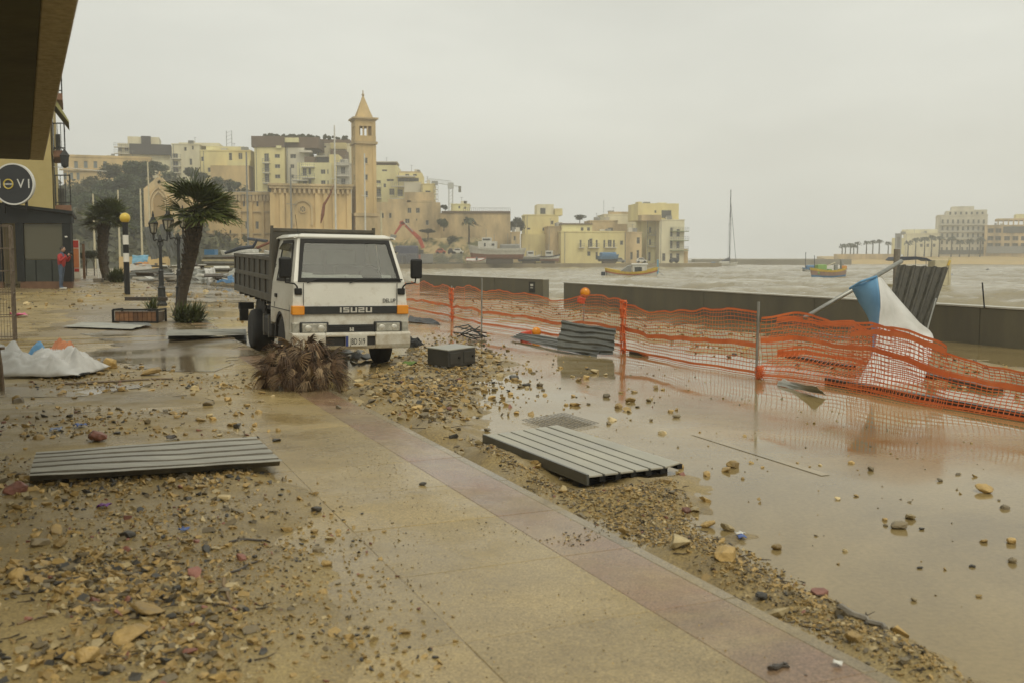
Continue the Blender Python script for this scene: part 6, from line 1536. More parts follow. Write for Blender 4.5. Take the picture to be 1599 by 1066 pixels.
# yachts laid up behind the truck, masts rising in front of the church
for px, pt, Y, lab, cl, furl in [(388, 238, 105, 'laid-up yacht whose mast stands just left of the church hall corner', 'grey', 0), (525, 196, 112, 'laid-up yacht with the tallest white mast, left of the bell tower', 'white', 1), (571, 240, 118, 'laid-up yacht with a slim white mast standing before the bell tower', 'white', 0), (456, 262, 108, 'laid-up yacht with a grey mast before the rose window', 'grey', 0)]:
    t, L, st = boat(lab, px, 397, Y, 90, R(160), ('rust', 'white', 'white', 'white'), dbl=False, ashore=.25 + 1.4, H=.09, B=.24, cat='yacht', name='laid_up_yacht', group='yachts laid up on the shore')
    hz_ = P(px, pt, Y).z - (.25 + 1.4)
    rod(t, 'mast', C_[cl], [(0, 0, .05 * L), (0, 0, hz_)], [.11, .08], 8); rod(t, 'boom', C_['navy'], [(0, 0, .32 * L), (-.36 * L, 0, .28 * L)], .16, 8); part(t, 'cradle', m_darkw, (-.3 * L, .25 * L, -.5, .5, -1.4, -.05 * L)); part(t, 'coachroof', C_['white'], (-.15 * L, .2 * L, -.08 * L, .08 * L, .09 * L, .15 * L), bevel=.08)
    rod(t, 'spreader', C_[cl], [(0, -.9, hz_ * .6), (0, .9, hz_ * .6)], .03)
    if furl:
        fm = t.matrix_basis.inverted() if False else (Matrix.Translation(t.location) @ Matrix.Rotation(R(160), 4, 'Z')).inverted()
        rod(t, 'furled_sail', C_['rust'], [fm @ P(*q, Y) for q in ((521, 290), (515, 305), (506, 320), (504, 335), (501, 349))], [.03, .09, .16, .2, .06], 8)
# wrecked boats and boards behind the truck on the left
def gpt(px, py): g = GP(px, py); return g
t, L, st = boat('large cream yacht hull with cluttered deck lying beyond the pile of boards', 402, 403, 62, 96, R(4), ('cream', 'cream', 'rust', 'cream'), dbl=False, ashore=.5 + .75, H=.14, B=.28, cat='yacht', name='beached_yacht')
part(t, 'coachroof', C_['white'], (-.4 * L, .1 * L, -.1 * L, .1 * L, .12 * L, .2 * L), bevel=.08); rod(t, 'wrapped_boom', C_['navy'], [(-.5 * L, -.3, .2 * L), (-.25 * L, -.3, .28 * L), (-.05 * L, -.3, .3 * L), (.02 * L, -.3, .42 * L)], [.08, .13, .11, .07], 8); rod(t, 'wooden_spar', C_['rust'], [(0, -.2, .28 * L), (.32 * L, -.2, .42 * L)], .09); part(t, 'cradle', m_darkw, (-.3 * L, .3 * L, -.4, .4, -.75, -.05 * L))
for k in range(7): part(t, 'deck_clutter', C_[['white', 'cream', 'grey', 'yellow'][k % 4]], ((-.42 + .09 * k) * L, (-.36 + .09 * k) * L, -.2, .1, .14 * L, (.17 + .02 * (k % 3)) * L))
bp_ = P(347, 421, 56); t = thing('board_stack', 'tall stack of pale grey boards below the cream yacht hull', 'stack of boards', (bp_.x, 56, .6), (0, 0, R(-6)))
s_ = 56 / F; wd = 62 * s_
for k in range(11):
    z0 = k * (36 * s_ / 11); part(t, 'plank', [m_woodg, C_['grey'], C_['cream']][k % 3], (-wd / 2 + random.uniform(-.1, .1), wd / 2 + random.uniform(-.1, .1), 0 + random.uniform(-.1, .1), 1.3, z0, z0 + 36 * s_ / 11 - .02))
part(t, 'blue_box', C_['blue'], (-wd / 2 + .05, -wd / 2 + .65, .1, .6, 36 * s_, 36 * s_ + .3))
def tilt_sheet(label, pts, Y, m, n=4, amp=.05, dz=.5, seed=1):
    q = [P(px, py, Y + d) for px, py, d in pts]; return sheet('metal_sheet', label, 'metal sheet', q, m, n, amp, 'u', .12, seed)
tilt_sheet('grey corrugated sheet leaning against the stack of boards behind the truck bed', [(336, 441, -1), (420, 440, -1), (425, 408, 1), (370, 415, 1)], 53, m_sheet, 4, .06)
tilt_sheet('pale crumpled sheet hanging beside the palm trunk in the wreckage', [(322, 444, -1), (338, 442, -1), (336, 418, .4), (320, 420, .4)], 51, m_cloth, 2, .12, seed=4)
tilt_sheet('silvery crumpled sheet at the foot of the wreckage right of the palm trunk', [(296, 443, -1), (324, 442, -1), (326, 423, .4), (296, 419, .4)], 51, m_steel, 3, .12, seed=5)
tilt_sheet('blue and grey wreckage sheet lying behind the truck tailgate', [(338, 443, -1), (367, 442, -1), (364, 434, .5), (344, 434, .5)], 50, C_['blue'], 3, .12, seed=6)
tilt_sheet('pale blue canvas in the wreckage left of the lamp post', [(206, 411, -1), (230, 412, -1), (232, 399, .5), (207, 401, .5)], 60, C_['cyan'], 2, .1, seed=7)
tilt_sheet('red canvas in the wreckage left of the lamp post', [(212, 416, -1), (234, 416, -1), (231, 411, .5), (216, 412, .5)], 58, C_['orange'], 2, .06, seed=8)
tilt_sheet('white canvas heap below the red canvas in the wreckage', [(200, 424, -1), (238, 423, -1), (234, 416, .5), (204, 417, .5)], 57, m_cloth, 3, .15, seed=9)
tilt_sheet('wide grey sheet flattened over the wreckage between beacon and lamp post', [(202, 436, -2), (272, 436, -2), (268, 422, 1), (204, 424, 1)], 54, m_sheetd, 4, .12, seed=10)
for k, (a, b) in enumerate((((234, 356), (248, 402)), ((258, 352), (276, 400)), ((284, 372), (300, 412)))):
    sheet('lattice_panel', ['dark grey panel leaning left of the first lamp post', 'dark grey panel leaning between the two lamp posts', 'grey panel leaning just right of the palm trunk'][k], 'panel', [P(a[0] - 10, a[1], 58), P(a[0] + 6, a[1] - 3, 58), P(b[0] + 8, b[1], 56), P(b[0] - 12, b[1] + 4, 56)], m_sheetd, 3, .05, 'v', .1, 20 + k)
g = P(299, 420, 60); tag(MB().b2(-.65, .65, 0, .6, 0, .62).build('concrete_block', C_['cream'], loc=(g.x, 60, .5), bevel=.03), 'square pale yellow concrete block behind the palm trunk', 'block')
mb = MB()
for k in range(240):
    p = P(random.uniform(200, 435), 0, random.uniform(48, 62)); mb.cur = random.randrange(4); mb.box((p.x, p.y, .6 + random.uniform(0, .8) * (1 if p.y > 54 else .4)), (random.uniform(.1, .9), random.uniform(.05, .3), random.uniform(.03, .12)), Matrix.Rotation(random.uniform(0, 6), 3, 'Z') @ Matrix.Rotation(random.uniform(-.6, .6), 3, 'X'))
mb.build('splintered_debris', [m_woodg, C_['white'], C_['grey'], m_darkw], kind='stuff')
# buoys
m_buoyy = cm('buoy_yellow', (.62, .45, .08)); m_buoyw = cm('buoy_white', (.6, .6, .56)); m_buoyr = cm('buoy_red', (.5, .14, .06)); m_buoyb = cm('buoy_blue', (.1, .16, .3)); m_buoyk = cm('buoy_black', (.03, .03, .035)); m_buoyo = cm('buoy_orange', (.6, .3, .04))
BW_ = [('yellow', m_buoyy, [(1249, 444), (1370, 425)]), ('orange', m_buoyo, [(1266, 445)]), ('white', m_buoyw, [(1106, 437), (1170, 422), (1238, 425), (1336, 424), (1183, 452, 10), (1199, 452, 8), (1496, 425), (930, 432), (872, 424)]), ('red', m_buoyr, [(1185, 429)]), ('dark blue', m_buoyb, [(1200, 429), (1233, 438), (1486, 430)]), ('black', m_buoyk, [(1190, 452, 9), (1206, 454, 8), (1542, 422), (1107, 448)])]
for nm, mt, ps in BW_:
    for q in ps:
        px, py = q[0], q[1]; w_ = q[2] if len(q) > 2 else 6; G_ = G(px, py + 2, SEA); s = w_ / F * G_.y
        by_ = {1249: 'left one of a pair of pale mooring floats off the blue boat', 1370: 'far right, below the line of palms'}.get(px, '')
        t = thing('mooring_buoy', f'{nm} mooring buoy floating in the rough bay' if len(ps) > 1 else f'single {nm} mooring buoy floating in the rough bay', 'buoy', (G_.x, G_.y, SEA), (.2, .1, 0), f'{nm} mooring buoys in the bay' if len(ps) > 1 else None)
        MB().ball((0, 0, s * .2), (s * .5, s * .5, s * .42), 12, 8).build('float', mt, t, smooth=True); MB().lathe([(s * .1, s * .55), (s * .1, s * .75)], (0, 0, 0), 8).build('shackle', m_black, t)
# a pole and a lump of netting on the wall, post by the upright sheet
g = P(1537, 483, 19.8); tag(MB().tube([(0, 0, 0), (-.03, 0, .25), (-.05, .02, .50)], .014, 6).build('thin_pole', m_black, loc=(g.x, g.y, WT - .03)), 'thin dark pole standing on the sea wall at the right', 'pole')
g = P(1400, 416, 21.2); tag(MB().tube([(0, 0, -.7), (0, 0, .36)], .07, 8).build('wooden_post', m_woodg, loc=g), 'short weathered post rising behind the top of the upright sheet', 'post')
scrap(1491, 470, .0001, m_black, 'x', 1) if False else None
# breakwater and surf
mb = MB(); a = P(1085, 405, 372); b = P(1330, 405, 372)
mb.prism([(a.x, 372, -2), (b.x, 372, -2), (b.x, 372, 1.25), (a.x, 372, 1.25)], (0, 7, 0)); tag(mb.build('breakwater', M('breakwater_concrete', (.17, .15, .105), (.22, .2, .14), .15, .85, coords='POS'), bevel=.05), 'low grey breakwater across the mouth of the bay', 'breakwater')
mb = MB()
for k in range(60): p = P(random.uniform(1078, 1140), 403, 430); mb.ball((p.x, 430 + random.uniform(-6, 6), random.uniform(-.8, .6)), (random.uniform(.8, 2.4), 1.2, random.uniform(.5, 1.5)), 8, 6)
mb.build('breaking_surf', m_buoyw, kind='stuff', smooth=True)
# ------------------------------------------------------------------ buildings
def render_(name, c, k=.12, streaks=True):
    d = tuple(x * (1 - k * 1.6) for x in c); l = tuple(min(.8, x * (1 + k)) for x in c)
    return M(name, d, l, .22, .85, coords='POS', streak=(1, 1, .35), bump=.15, bscale=3)
m_stone = render_('honey_limestone', (.6, .44, .21), .18); m_stone2 = render_('weathered_limestone', (.53, .405, .22), .26)
m_yw = render_('pale_yellow_paint', (.75, .63, .31)); m_ywl = render_('lemon_paint', (.77, .68, .38)); m_cr = render_('cream_paint', (.74, .67, .47)); m_gw = render_('grey_white_paint', (.6, .56, .44)); m_br = render_('brown_cladding', (.15, .105, .07)); m_dkb = render_('charcoal_block', (.07, .066, .064)); m_slab_ = render_('white_slab', (.58, .55, .46))
m_frame = M('window_frame', (.35, .32, .24), None, 3, .6); m_pane = M('window_pane', (.06, .06, .05), (.1, .1, .085), 1.5, .12); m_paneb = M('blue_shutter', (.16, .19, .19), (.22, .25, .24), 2, .5); m_bal = M('balcony_rail', (.2, .2, .19), (.28, .28, .26), 2, .4)
WME = {}
def win_mesh(w, h, st):
    k = (round(w, 1), round(h, 1), st)
    if k not in WME:
        w, h = max(k[0], .2), max(k[1], .2); mb = MB(); f_ = .09; y0, y1 = -.06, .05
        mb.b2(0, f_, y0, y1, 0, h); mb.b2(w - f_, w, y0, y1, 0, h); mb.b2(f_, w - f_, y0, y1, 0, f_); mb.b2(f_, w - f_, y0, y1, h - f_, h)
        if w > .9: mb.b2(w / 2 - .04, w / 2 + .04, y0, y1, f_, h - f_)
        if h > 1.7: mb.b2(f_, w - f_, y0 + .01, y1 - .01, h * .68, h * .68 + .06)
        mb.cur = 1; mb.b2(f_, w - f_, 0.0, .03, f_, h - f_)
        WME[k] = mb.mesh('window', [m_frame, m_paneb if st == 'b' else m_pane])
    return WME[k], max(k[0], .2), max(k[1], .2)
class Bld:
    def __init__(s, name, label, px0, px1, pyt, Y, mat, dep=12, yaw=0.0, zb=-.5, wins=(), side=(), cat='building', parapet=.5, st='', recess=.22, group=None, sidewins=()):
        s.Y = Y; p = P(px0, pyt, Y); s.c, s.s = math.cos(yaw), math.sin(yaw); s.O = Vector((p.x, Y, zb)); s.h = p.z - zb
        s.w = s.lx(px1); s.d = dep; s.mat = mat
        s.root = thing(name, label, cat, s.O, (0, 0, yaw), group)
        ops = []
        for q in wins:
            x0, x1 = s.lx(q[0]), s.lx(q[2]); xm = (x0 + x1) / 2; z1, z0 = s.lz(q[1], xm), s.lz(q[3], xm); ops.append((max(x0, .05), max(z0, .05), min(x1, s.w - .05), min(z1, s.h - .05)))
        mb = MB(); s.facade(mb, Vector(), Vector((1, 0, 0)), s.w, ops, recess, st)
        # right side, seen or not, with a few openings given as fractions
        so = [(a * dep, b * s.h, c * dep, d * s.h) for a, b, c, d in sidewins]
        s.facade(mb, Vector((s.w, 0, 0)), Vector((0, 1, 0)), dep, so, recess, st)
        s.facade(mb, Vector((0, dep, 0)), Vector((0, -1, 0)), dep, [(dep - c, b, dep - a, d) for a, b, c, d in so] if yaw < 0 else [], recess, st)
        mb.quad((0, dep, 0), (s.w, dep, 0), (s.w, dep, s.h), (0, dep, s.h)); mb.quad((0, 0, s.h), (s.w, 0, s.h), (s.w, dep, s.h), (0, dep, s.h))
        mb.build('wall', mat, s.root, recalc=False)
        rr = random.Random(int(px0 * 7 + Y))
        if cat in ('building', 'house') and name not in ('palace', 'bastion'):
            for q in range(2):
                x = rr.uniform(.15, .8) * s.w; mb = MB(); mb.b2(x, x + rr.uniform(.8, 1.8), 2, 3.2, s.h + .004, s.h + rr.uniform(.9, 1.6)); mb.build('roof_tank', [m_slab_, m_bal, mat][q % 3], s.root)
            x = rr.uniform(.2, .8) * s.w; mb = MB(); mb.tube([(x, 4, s.h), (x, 4, s.h + 2.6)], .05, 4); mb.bar((x - .5, 4, s.h + 2.4), (x + .5, 4, s.h + 2.4), .05); mb.build('aerial', m_bal, s.root)
            mb = MB(); x = s.w * .06; mb.tube([(x, -.08, 0), (x, -.08, s.h)], .07, 5); mb.build('drainpipe', m_bal, s.root)
        if parapet:
            mb = MB(); e = .12
            mb.b2(-e, s.w + e, -e, .25, s.h + .004, s.h + parapet); mb.b2(-e, .25, .25, dep, s.h + .004, s.h + parapet); mb.b2(s.w - .25, s.w + e, .25, dep, s.h + .004, s.h + parapet); mb.build('parapet', mat, s.root)
    def lx(s, px):
        k = (px - 799.5) / F * math.cos(PITCH); return (k * s.O.y - s.O.x) / (s.c - k * s.s)
    def lz(s, py, lx=0.0):
        Yp = s.O.y + lx * s.s; return P(800, py, Yp).z - s.O.z
    def facade(s, mb, o, du, w, ops, rec, st):
        dn = Vector((-du.y, du.x, 0)); ops = [q for q in ops if q[2] - q[0] > .15 and q[3] - q[1] > .15]
        xs = sorted({0, w, *[q[0] for q in ops], *[q[2] for q in ops]}); zs = sorted({0, s.h, *[q[1] for q in ops], *[q[3] for q in ops]})
        pt = lambda x, z, d=0.0: o + du * x + dn * d + Vector((0, 0, z))
        for i in range(len(xs) - 1):
            for j in range(len(zs) - 1):
                cx, cz = (xs[i] + xs[i + 1]) / 2, (zs[j] + zs[j + 1]) / 2
                if any(q[0] < cx < q[2] and q[1] < cz < q[3] for q in ops): continue
                mb.quad(pt(xs[i], zs[j]), pt(xs[i + 1], zs[j]), pt(xs[i + 1], zs[j + 1]), pt(xs[i], zs[j + 1]))
        for x0, z0, x1, z1 in ops:
            mb.quad(pt(x0, z0), pt(x1, z0), pt(x1, z0, rec), pt(x0, z0, rec)); mb.quad(pt(x0, z1), pt(x1, z1), pt(x1, z1, rec), pt(x0, z1, rec)); mb.quad(pt(x0, z0), pt(x0, z1), pt(x0, z1, rec), pt(x0, z0, rec)); mb.quad(pt(x1, z0), pt(x1, z1), pt(x1, z1, rec), pt(x1, z0, rec))
            me, mw, mh = win_mesh(x1 - x0, z1 - z0, st)
            link('window', me, s.root, pt(x0, z0, rec), (0, 0, math.atan2(du.y, du.x)), scale=((x1 - x0) / mw, 1, (z1 - z0) / mh))
    def box(s, name, mat, px0, px1, py0, py1, d0, d1, bevel=0, parent=None):
        x0, x1 = s.lx(px0), s.lx(px1); xm = (x0 + x1) / 2; mb = MB(); mb.b2(x0, x1, d0, d1, s.lz(py1, xm), s.lz(py0, xm)); return mb.build(name, mat, parent or s.root, bevel=bevel)
    def balcony(s, px0, px1, py, dep=1.3, mat=None, rail=1.0):
        x0, x1 = s.lx(px0), s.lx(px1); z = s.lz(py, (x0 + x1) / 2); mb = MB(); mb.b2(x0, x1, -dep, -.003, z - .22, z); b = mb.build('balcony', mat or m_slab_, s.root)
        mb = MB()
        for zz in (z + rail, z + rail * .5): mb.bar((x0, -dep + .04, zz), (x1, -dep + .04, zz), .06); mb.bar((x0 + .04, -dep, zz), (x0 + .04, 0, zz), .06); mb.bar((x1 - .04, -dep, zz), (x1 - .04, 0, zz), .06)
        n = max(2, int((x1 - x0) / .5))
        for q in range(n + 1): x = x0 + (x1 - x0) * q / n; mb.bar((x, -dep + .04, z), (x, -dep + .04, z + rail), .05)
        mb.build('railing', m_bal, b); return b
def grid(px0, px1, py0, py1, nx, ny, fw=.5, fh=.55):
    o = []; cw, ch = (px1 - px0) / nx, (py1 - py0) / ny
    for i in range(nx):
        for j in range(ny):
            cx, cy = px0 + cw * (i + .5), py0 + ch * (j + .5); o.append((cx - cw * fw / 2, cy - ch * fh / 2, cx + cw * fw / 2, cy + ch * fh / 2))
    return o
# --- church: hall, gabled chapel, bell tower
ch = Bld('church_hall', 'honey stone church hall with a rose window in a blind arch behind the truck', 424, 549, 291, 188, m_stone, 26, R(14), 0, [], parapet=0, cat='church')
cx_ = ch.lx(474); cz_ = ch.lz(327, cx_); r_ = ch.lx(488) - cx_
ro = MB().lathe([(r_ * .36, -.12), (r_ * .36, .1)], (cx_, 0, cz_), 24, 'y').build('rose_window', m_pane, ch.root)
mb = MB()
for q in range(24): a = q * .2618; mb.bar((cx_ + r_ * .37 * math.cos(a), -.15, cz_ + r_ * .37 * math.sin(a)), (cx_ + r_ * .37 * math.cos(a + .27), -.15, cz_ + r_ * .37 * math.sin(a + .27)), .22, .2, up=(0, 1, 0))
for q in range(6): a = q * 1.0472; mb.bar((cx_, -.14, cz_), (cx_ + r_ * .36 * math.cos(a), -.14, cz_ + r_ * .36 * math.sin(a)), .12, .1, up=(0, 1, 0))
mb.build('tracery', m_stone, ro)
mb = MB(); pr = None
for q in range(17):
    a = math.pi * q / 16; p = (cx_ + r_ * 1.02 * math.cos(a), -.14, cz_ + r_ * 1.0 * math.sin(a))
    if pr: mb.bar(pr, p, .4, .3, up=(0, 1, 0))
    pr = p
for s in (-1, 1): mb.bar((cx_ + s * r_ * 1.02, -.14, cz_), (cx_ + s * r_ * 1.02, -.14, ch.lz(352, cx_)), .4, .3, up=(0, 1, 0))
mb.build('blind_arch', m_stone2, ch.root)
for px in (427, 442, 452, 497, 510, 524, 546):
    x = ch.lx(px); mb = MB(); mb.b2(x - .45, x + .45, -.35, -.004, 0, ch.h - 1.2); mb.build('pilaster', m_stone, ch.root)
mb = MB(); mb.b2(-.5, ch.w + .3, -.7, .3, ch.h - .4, ch.h + .1); mb.b2(-.7, ch.w + .5, -.9, .5, ch.h + .102, ch.h + .5); mb.build('cornice', m_stone2, ch.root)
for k in range(16): x = .6 + (ch.w - 1.2) * k / 15; mb = MB(); mb.b2(x - .22, x + .22, -.6, -.004, ch.h - 1.3, ch.h - .402); mb.build('corbel', m_stone2, ch.root)
m_lead = M('roof_lead', (.16, .16, .14), (.22, .22, .19), .5, .5)
mb = MB(); mb.prism([(-.6, -.4, ch.h + .502), (-.6, 13, ch.h + 1.3), (-.6, 26.4, ch.h + .502)], (ch.w + 1, 0, 0)); mb.build('roof', m_lead, ch.root)
mb = MB(); mb.b2(0, ch.w, -.3, -.003, ch.lz(360), ch.lz(357)); mb.build('string_course', m_stone2, ch.root)
c2 = Bld('church_aisle', 'lower honey stone church wing with small round windows left of the hall', 300, 424, 303, 196, m_stone, 20, R(-4), 0, [(q, 314, q + 3.4, 323) for q in (372, 381, 390, 402)] + [(q, 346, q + 5, 358) for q in (384, 400)] + [(q, 314, q + 3.4, 323) for q in (322, 334, 346, 358)], parapet=0, cat='church')
mb = MB(); mb.b2(-.3, c2.w, -.5, .3, c2.h - .3, c2.h + .3); mb.build('cornice', m_stone2, c2.root)
for k in range(22): x = .4 + (c2.w - .8) * k / 21; mb = MB(); mb.b2(x - .25, x + .25, -.4, -.004, c2.h - 1.5, c2.h - .302); mb.build('corbel', m_stone2, c2.root)
mb = MB(); mb.b2(0, c2.w, -.25, -.003, c2.lz(332), c2.lz(330)); mb.b2(0, c2.w, -.25, -.003, c2.lz(366), c2.lz(364)); mb.build('string_course', m_stone2, c2.root)
mb = MB(); mb.prism([(0, 0, c2.h + .304), (0, 9, c2.h + 1.0), (0, 20, c2.h + .304)], (c2.w, 0, 0)); mb.build('roof', m_lead, c2.root)
for q in (376, 394, 412): x = c2.lx(q); mb = MB(); mb.b2(x - .3, x + .3, -.3, -.004, 0, c2.h - 1.6); mb.build('pilaster', m_stone, c2.root)
# gabled front
Yg = 184; a = P(230, 300, Yg); b = P(273, 312, Yg); ap = P(249, 284, Yg)
gb = thing('chapel', 'gabled honey stone chapel front with a tall pointed arch left of the leaning palm', 'church', (a.x, Yg, 0)); wg_ = b.x - a.x; axp = ap.x - a.x
mb = MB(); mb.prism([(0, 0, 0), (wg_, 0, 0), (wg_, 0, b.z), (axp, 0, ap.z), (0, 0, a.z)], (0, 20, 0)); mb.build('wall', m_stone, gb)
mb = MB(); mb.bar((-.3, .2, a.z + .1), (axp, .2, ap.z + .35), 1.2, .5, up=(0, 1, 0)); mb.bar((wg_ + .3, .2, b.z), (axp, .2, ap.z + .35), 1.2, .5, up=(0, 1, 0)); mb.build('gable_coping', m_stone2, gb)
mb = MB(); mb.b2(-.5, .5, -.5, .4, 0, a.z + .5); mb.b2(wg_ - .4, wg_ + .5, -.5, .4, 0, b.z); mb.build('corner_pier', m_stone2, gb)
mb = MB(); mb.b2(axp - .12, axp + .12, .1, .3, ap.z + .3, ap.z + 1.9); mb.b2(axp - .45, axp + .45, .1, .3, ap.z + 1.1, ap.z + 1.35); mb.build('cross', m_stone2, gb)
def arch_pts(cx, z0, z1, w):
    r = w; pts = [(cx - w / 2, -.0, z0)]
    for q in range(7): t = q / 6 * 1.047; pts.append((cx + w / 2 - r * math.cos(t), 0, z1 + r * math.sin(t) - 0))
    for q in range(6, -1, -1): t = q / 6 * 1.047; pts.append((cx - w / 2 + r * math.cos(t), 0, z1 + r * math.sin(t)))
    pts.append((cx + w / 2, 0, z0)); return pts
acx = P(248, 300, Yg).x - a.x
mb = MB()
for k, (wd, yo) in enumerate(((2.5, -.1), (3.4, -.18))):
    q = arch_pts(acx, 1.0, P(248, 318, Yg).z, wd)
    for i in range(len(q) - 1): mb.bar((q[i][0], yo, q[i][2]), (q[i + 1][0], yo, q[i + 1][2]), .28, .25, up=(0, 1, 0))
mb.build('arch_moulding', m_stone2, gb)
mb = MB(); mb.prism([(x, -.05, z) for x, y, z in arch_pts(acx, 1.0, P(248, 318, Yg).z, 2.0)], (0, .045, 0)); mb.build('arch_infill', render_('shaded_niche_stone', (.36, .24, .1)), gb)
# tower
Yt = 192; xl, xm, xr = P(546, 250, Yt).x, P(556.5, 250, Yt).x, P(585.5, 250, Yt).x
tw = (xr - xl) / (math.cos(R(20)) + math.sin(R(20))) ; yaw = R(20)
tcx, tcy = (xl + xr) / 2, Yt + tw * .5
bt = thing('bell_tower', 'tall square honey stone bell tower with a pointed spire', 'tower', (tcx, tcy, 0), (0, 0, R(20)))
def tz(py): return P(565, py, Yt).z
def tbox(name, m, hw, z0, z1, parent=bt): mb = MB(); mb.b2(-hw, hw, -hw, hw, z0, z1); return mb.build(name, m, parent)
h2 = tw / 2
tbox('base', m_stone2, h2 * 1.14, 0, tz(338)); tbox('base_moulding', m_stone2, h2 * 1.26, tz(338) + .002, tz(333)); 
# shaft with recessed openings on its faces
mb = MB(); mb.b2(-h2, h2, -h2, h2, tz(333) + .002, tz(225)); mb.build('shaft', m_stone, bt)
for s in (-1, 1):
    for t in (-1, 1):
        mb = MB(); mb.b2(s * h2 * .72, s * (h2 + .12), t * h2 * .72, t * (h2 + .12), tz(333) + .004, tz(226)); mb.build('corner_buttress', m_stone, bt)
def slit(z0, z1, x, w, face):
    mb = MB()
    if face == 0: mb.b2(x - w / 2, x + w / 2, -h2 - .02, -h2 + .2, z0, z1)
    else: mb.b2(-h2 - .02, -h2 + .2, x - w / 2, x + w / 2, z0, z1)
    wn = mb.build('window', m_pane, bt); mb = MB()
    if face == 0: mb.b2(x - w / 2 - .15, x + w / 2 + .15, -h2 - .1, -h2 - .004, z1, z1 + .2); mb.b2(x - w / 2 - .15, x + w / 2 + .15, -h2 - .12, -h2 - .004, z0 - .2, z0)
    else: mb.b2(-h2 - .1, -h2 - .004, x - w / 2 - .15, x + w / 2 + .15, z1, z1 + .2); mb.b2(-h2 - .12, -h2 - .004, x - w / 2 - .15, x + w / 2 + .15, z0 - .2, z0)
    mb.build('sill', m_stone2, wn)
for p0, p1 in ((247, 255), (273, 281), (299, 308)): slit(tz(p1), tz(p0), 0, .62, 0); slit(tz(p1), tz(p0), 0, .5, 1)
tbox('belfry_cornice', m_stone2, h2 * 1.2, tz(225) + .002, tz(221)); tbox('belfry_sill', m_stone, h2 * 1.06, tz(221) + .002, tz(212))
zb0, zb1, zb2 = tz(212) + .002, tz(197), tz(188)
for s in (-1, 1):
    for t in (-1, 1): mb = MB(); mb.b2(s * h2 * .62, s * h2 * 1.04, t * h2 * .62, t * h2 * 1.04, zb0, zb2); mb.build('corner_pier', m_stone, bt)
    for q in (-.2, .2):
        MB().lathe([(.2, zb0), (.16, zb0 + .2), (.15, zb1 - .1), (.24, zb1)], (q * tw * .52, s * h2 * .95, 0), 8).build('column', m_stone, bt); MB().lathe([(.2, zb0), (.16, zb0 + .2), (.15, zb1 - .1), (.24, zb1)], (s * h2 * .95, q * tw * .52, 0), 8).build('column', m_stone, bt)
    mb = MB(); mb.b2(-h2 * .62, h2 * .62, s * h2 * .8, s * h2 * 1.02, zb1, zb2); mb.b2(s * h2 * .8, s * h2 * 1.02, -h2 * .62, h2 * .62, zb1, zb2); mb.build('arcade_head', m_stone, bt)
tbox('crown_cornice', m_stone2, h2 * 1.14, zb2 + .002, tz(186)); tbox('crown_ledge', m_stone2, h2 * 1.3, tz(186) + .002, tz(183.5))
hs_ = h2 * .84; zs_ = tz(183.5) + .002; mb = MB(); mb.add([(-hs_, -hs_, zs_), (hs_, -hs_, zs_), (hs_, hs_, zs_), (-hs_, hs_, zs_), (-hs_ * .66, -hs_ * .66, tz(171)), (hs_ * .66, -hs_ * .66, tz(171)), (hs_ * .66, hs_ * .66, tz(171)), (-hs_ * .66, hs_ * .66, tz(171)), (0, 0, tz(145))], [(0, 1, 5, 4), (1, 2, 6, 5), (2, 3, 7, 6), (3, 0, 4, 7), (4, 5, 8), (5, 6, 8), (6, 7, 8), (7, 4, 8), (3, 2, 1, 0)]); mb.build('spire', m_stone, bt)
mb = MB(); mb.tube([(0, 0, tz(149)), (0, 0, tz(139))], .1, 6); mb.ball((0, 0, tz(146)), .28, 8, 6); mb.build('finial', m_stone2, bt)
# --- old stone palace right of the tower and the bastion
b = Bld('palace', 'old weathered stone palace wall right of the bell tower', 585, 688, 316, 262, m_stone2, 16, R(4), 0, [(596, 333, 600, 341), (608, 333, 612, 341), (637, 325, 643, 333), (650, 325, 656, 333), (633, 342, 640, 349), (665, 344, 670, 352), (650, 342, 652, 345), (668, 372, 672, 379)], parapet=0)
b.box('wall_top', m_stone2, 607, 636, 311, 316, 0, 10); b.box('wall_top', m_stone2, 642, 680, 313, 316, 0, 10); b.box('bay', m_stone2, 632, 678, 300, 313, 1, 10)
b = Bld('bastion', 'long sloping stone bastion wall behind the quay boats', 684, 797, 333, 268, m_stone2, 18, R(3), 0, [(690, 346, 694, 352), (679, 344, 683, 348)], parapet=0)
b.box('wall_top', m_br, 690, 797, 330, 333, -.3, 1.5); mb = MB()
for k in range(24): x = b.w * .35 + b.w * .65 * k / 23; mb.bar((x, .3, b.h + .4), (x, .3, b.h + 1.4), .08)
mb.bar((b.w * .35, .3, b.h + 1.4), (b.w, .3, b.h + 1.4), .08); mb.build('railing', m_bal, b.root)
b.box('belvedere_roof', m_br, 676, 690, 322, 324, -1, 3); [b.box('belvedere_post', m_bal, p_, p_ + .8, 324, 334, -.8, -.6) for p_ in (677, 680.5, 684, 688)]
Bld('small_house', 'small yellow house peeping over the bastion wall', 704, 733, 320, 300, m_ywl, 8, 0, 0, [(716, 322, 719, 326), (725, 323, 728, 327)], parapet=.3); Bld('small_house', 'narrow stone hut between the bastion and the yellow turreted house', 797, 812, 364, 262, m_stone2, 6, 0, 0, [(802, 369, 805, 376)], parapet=.3)
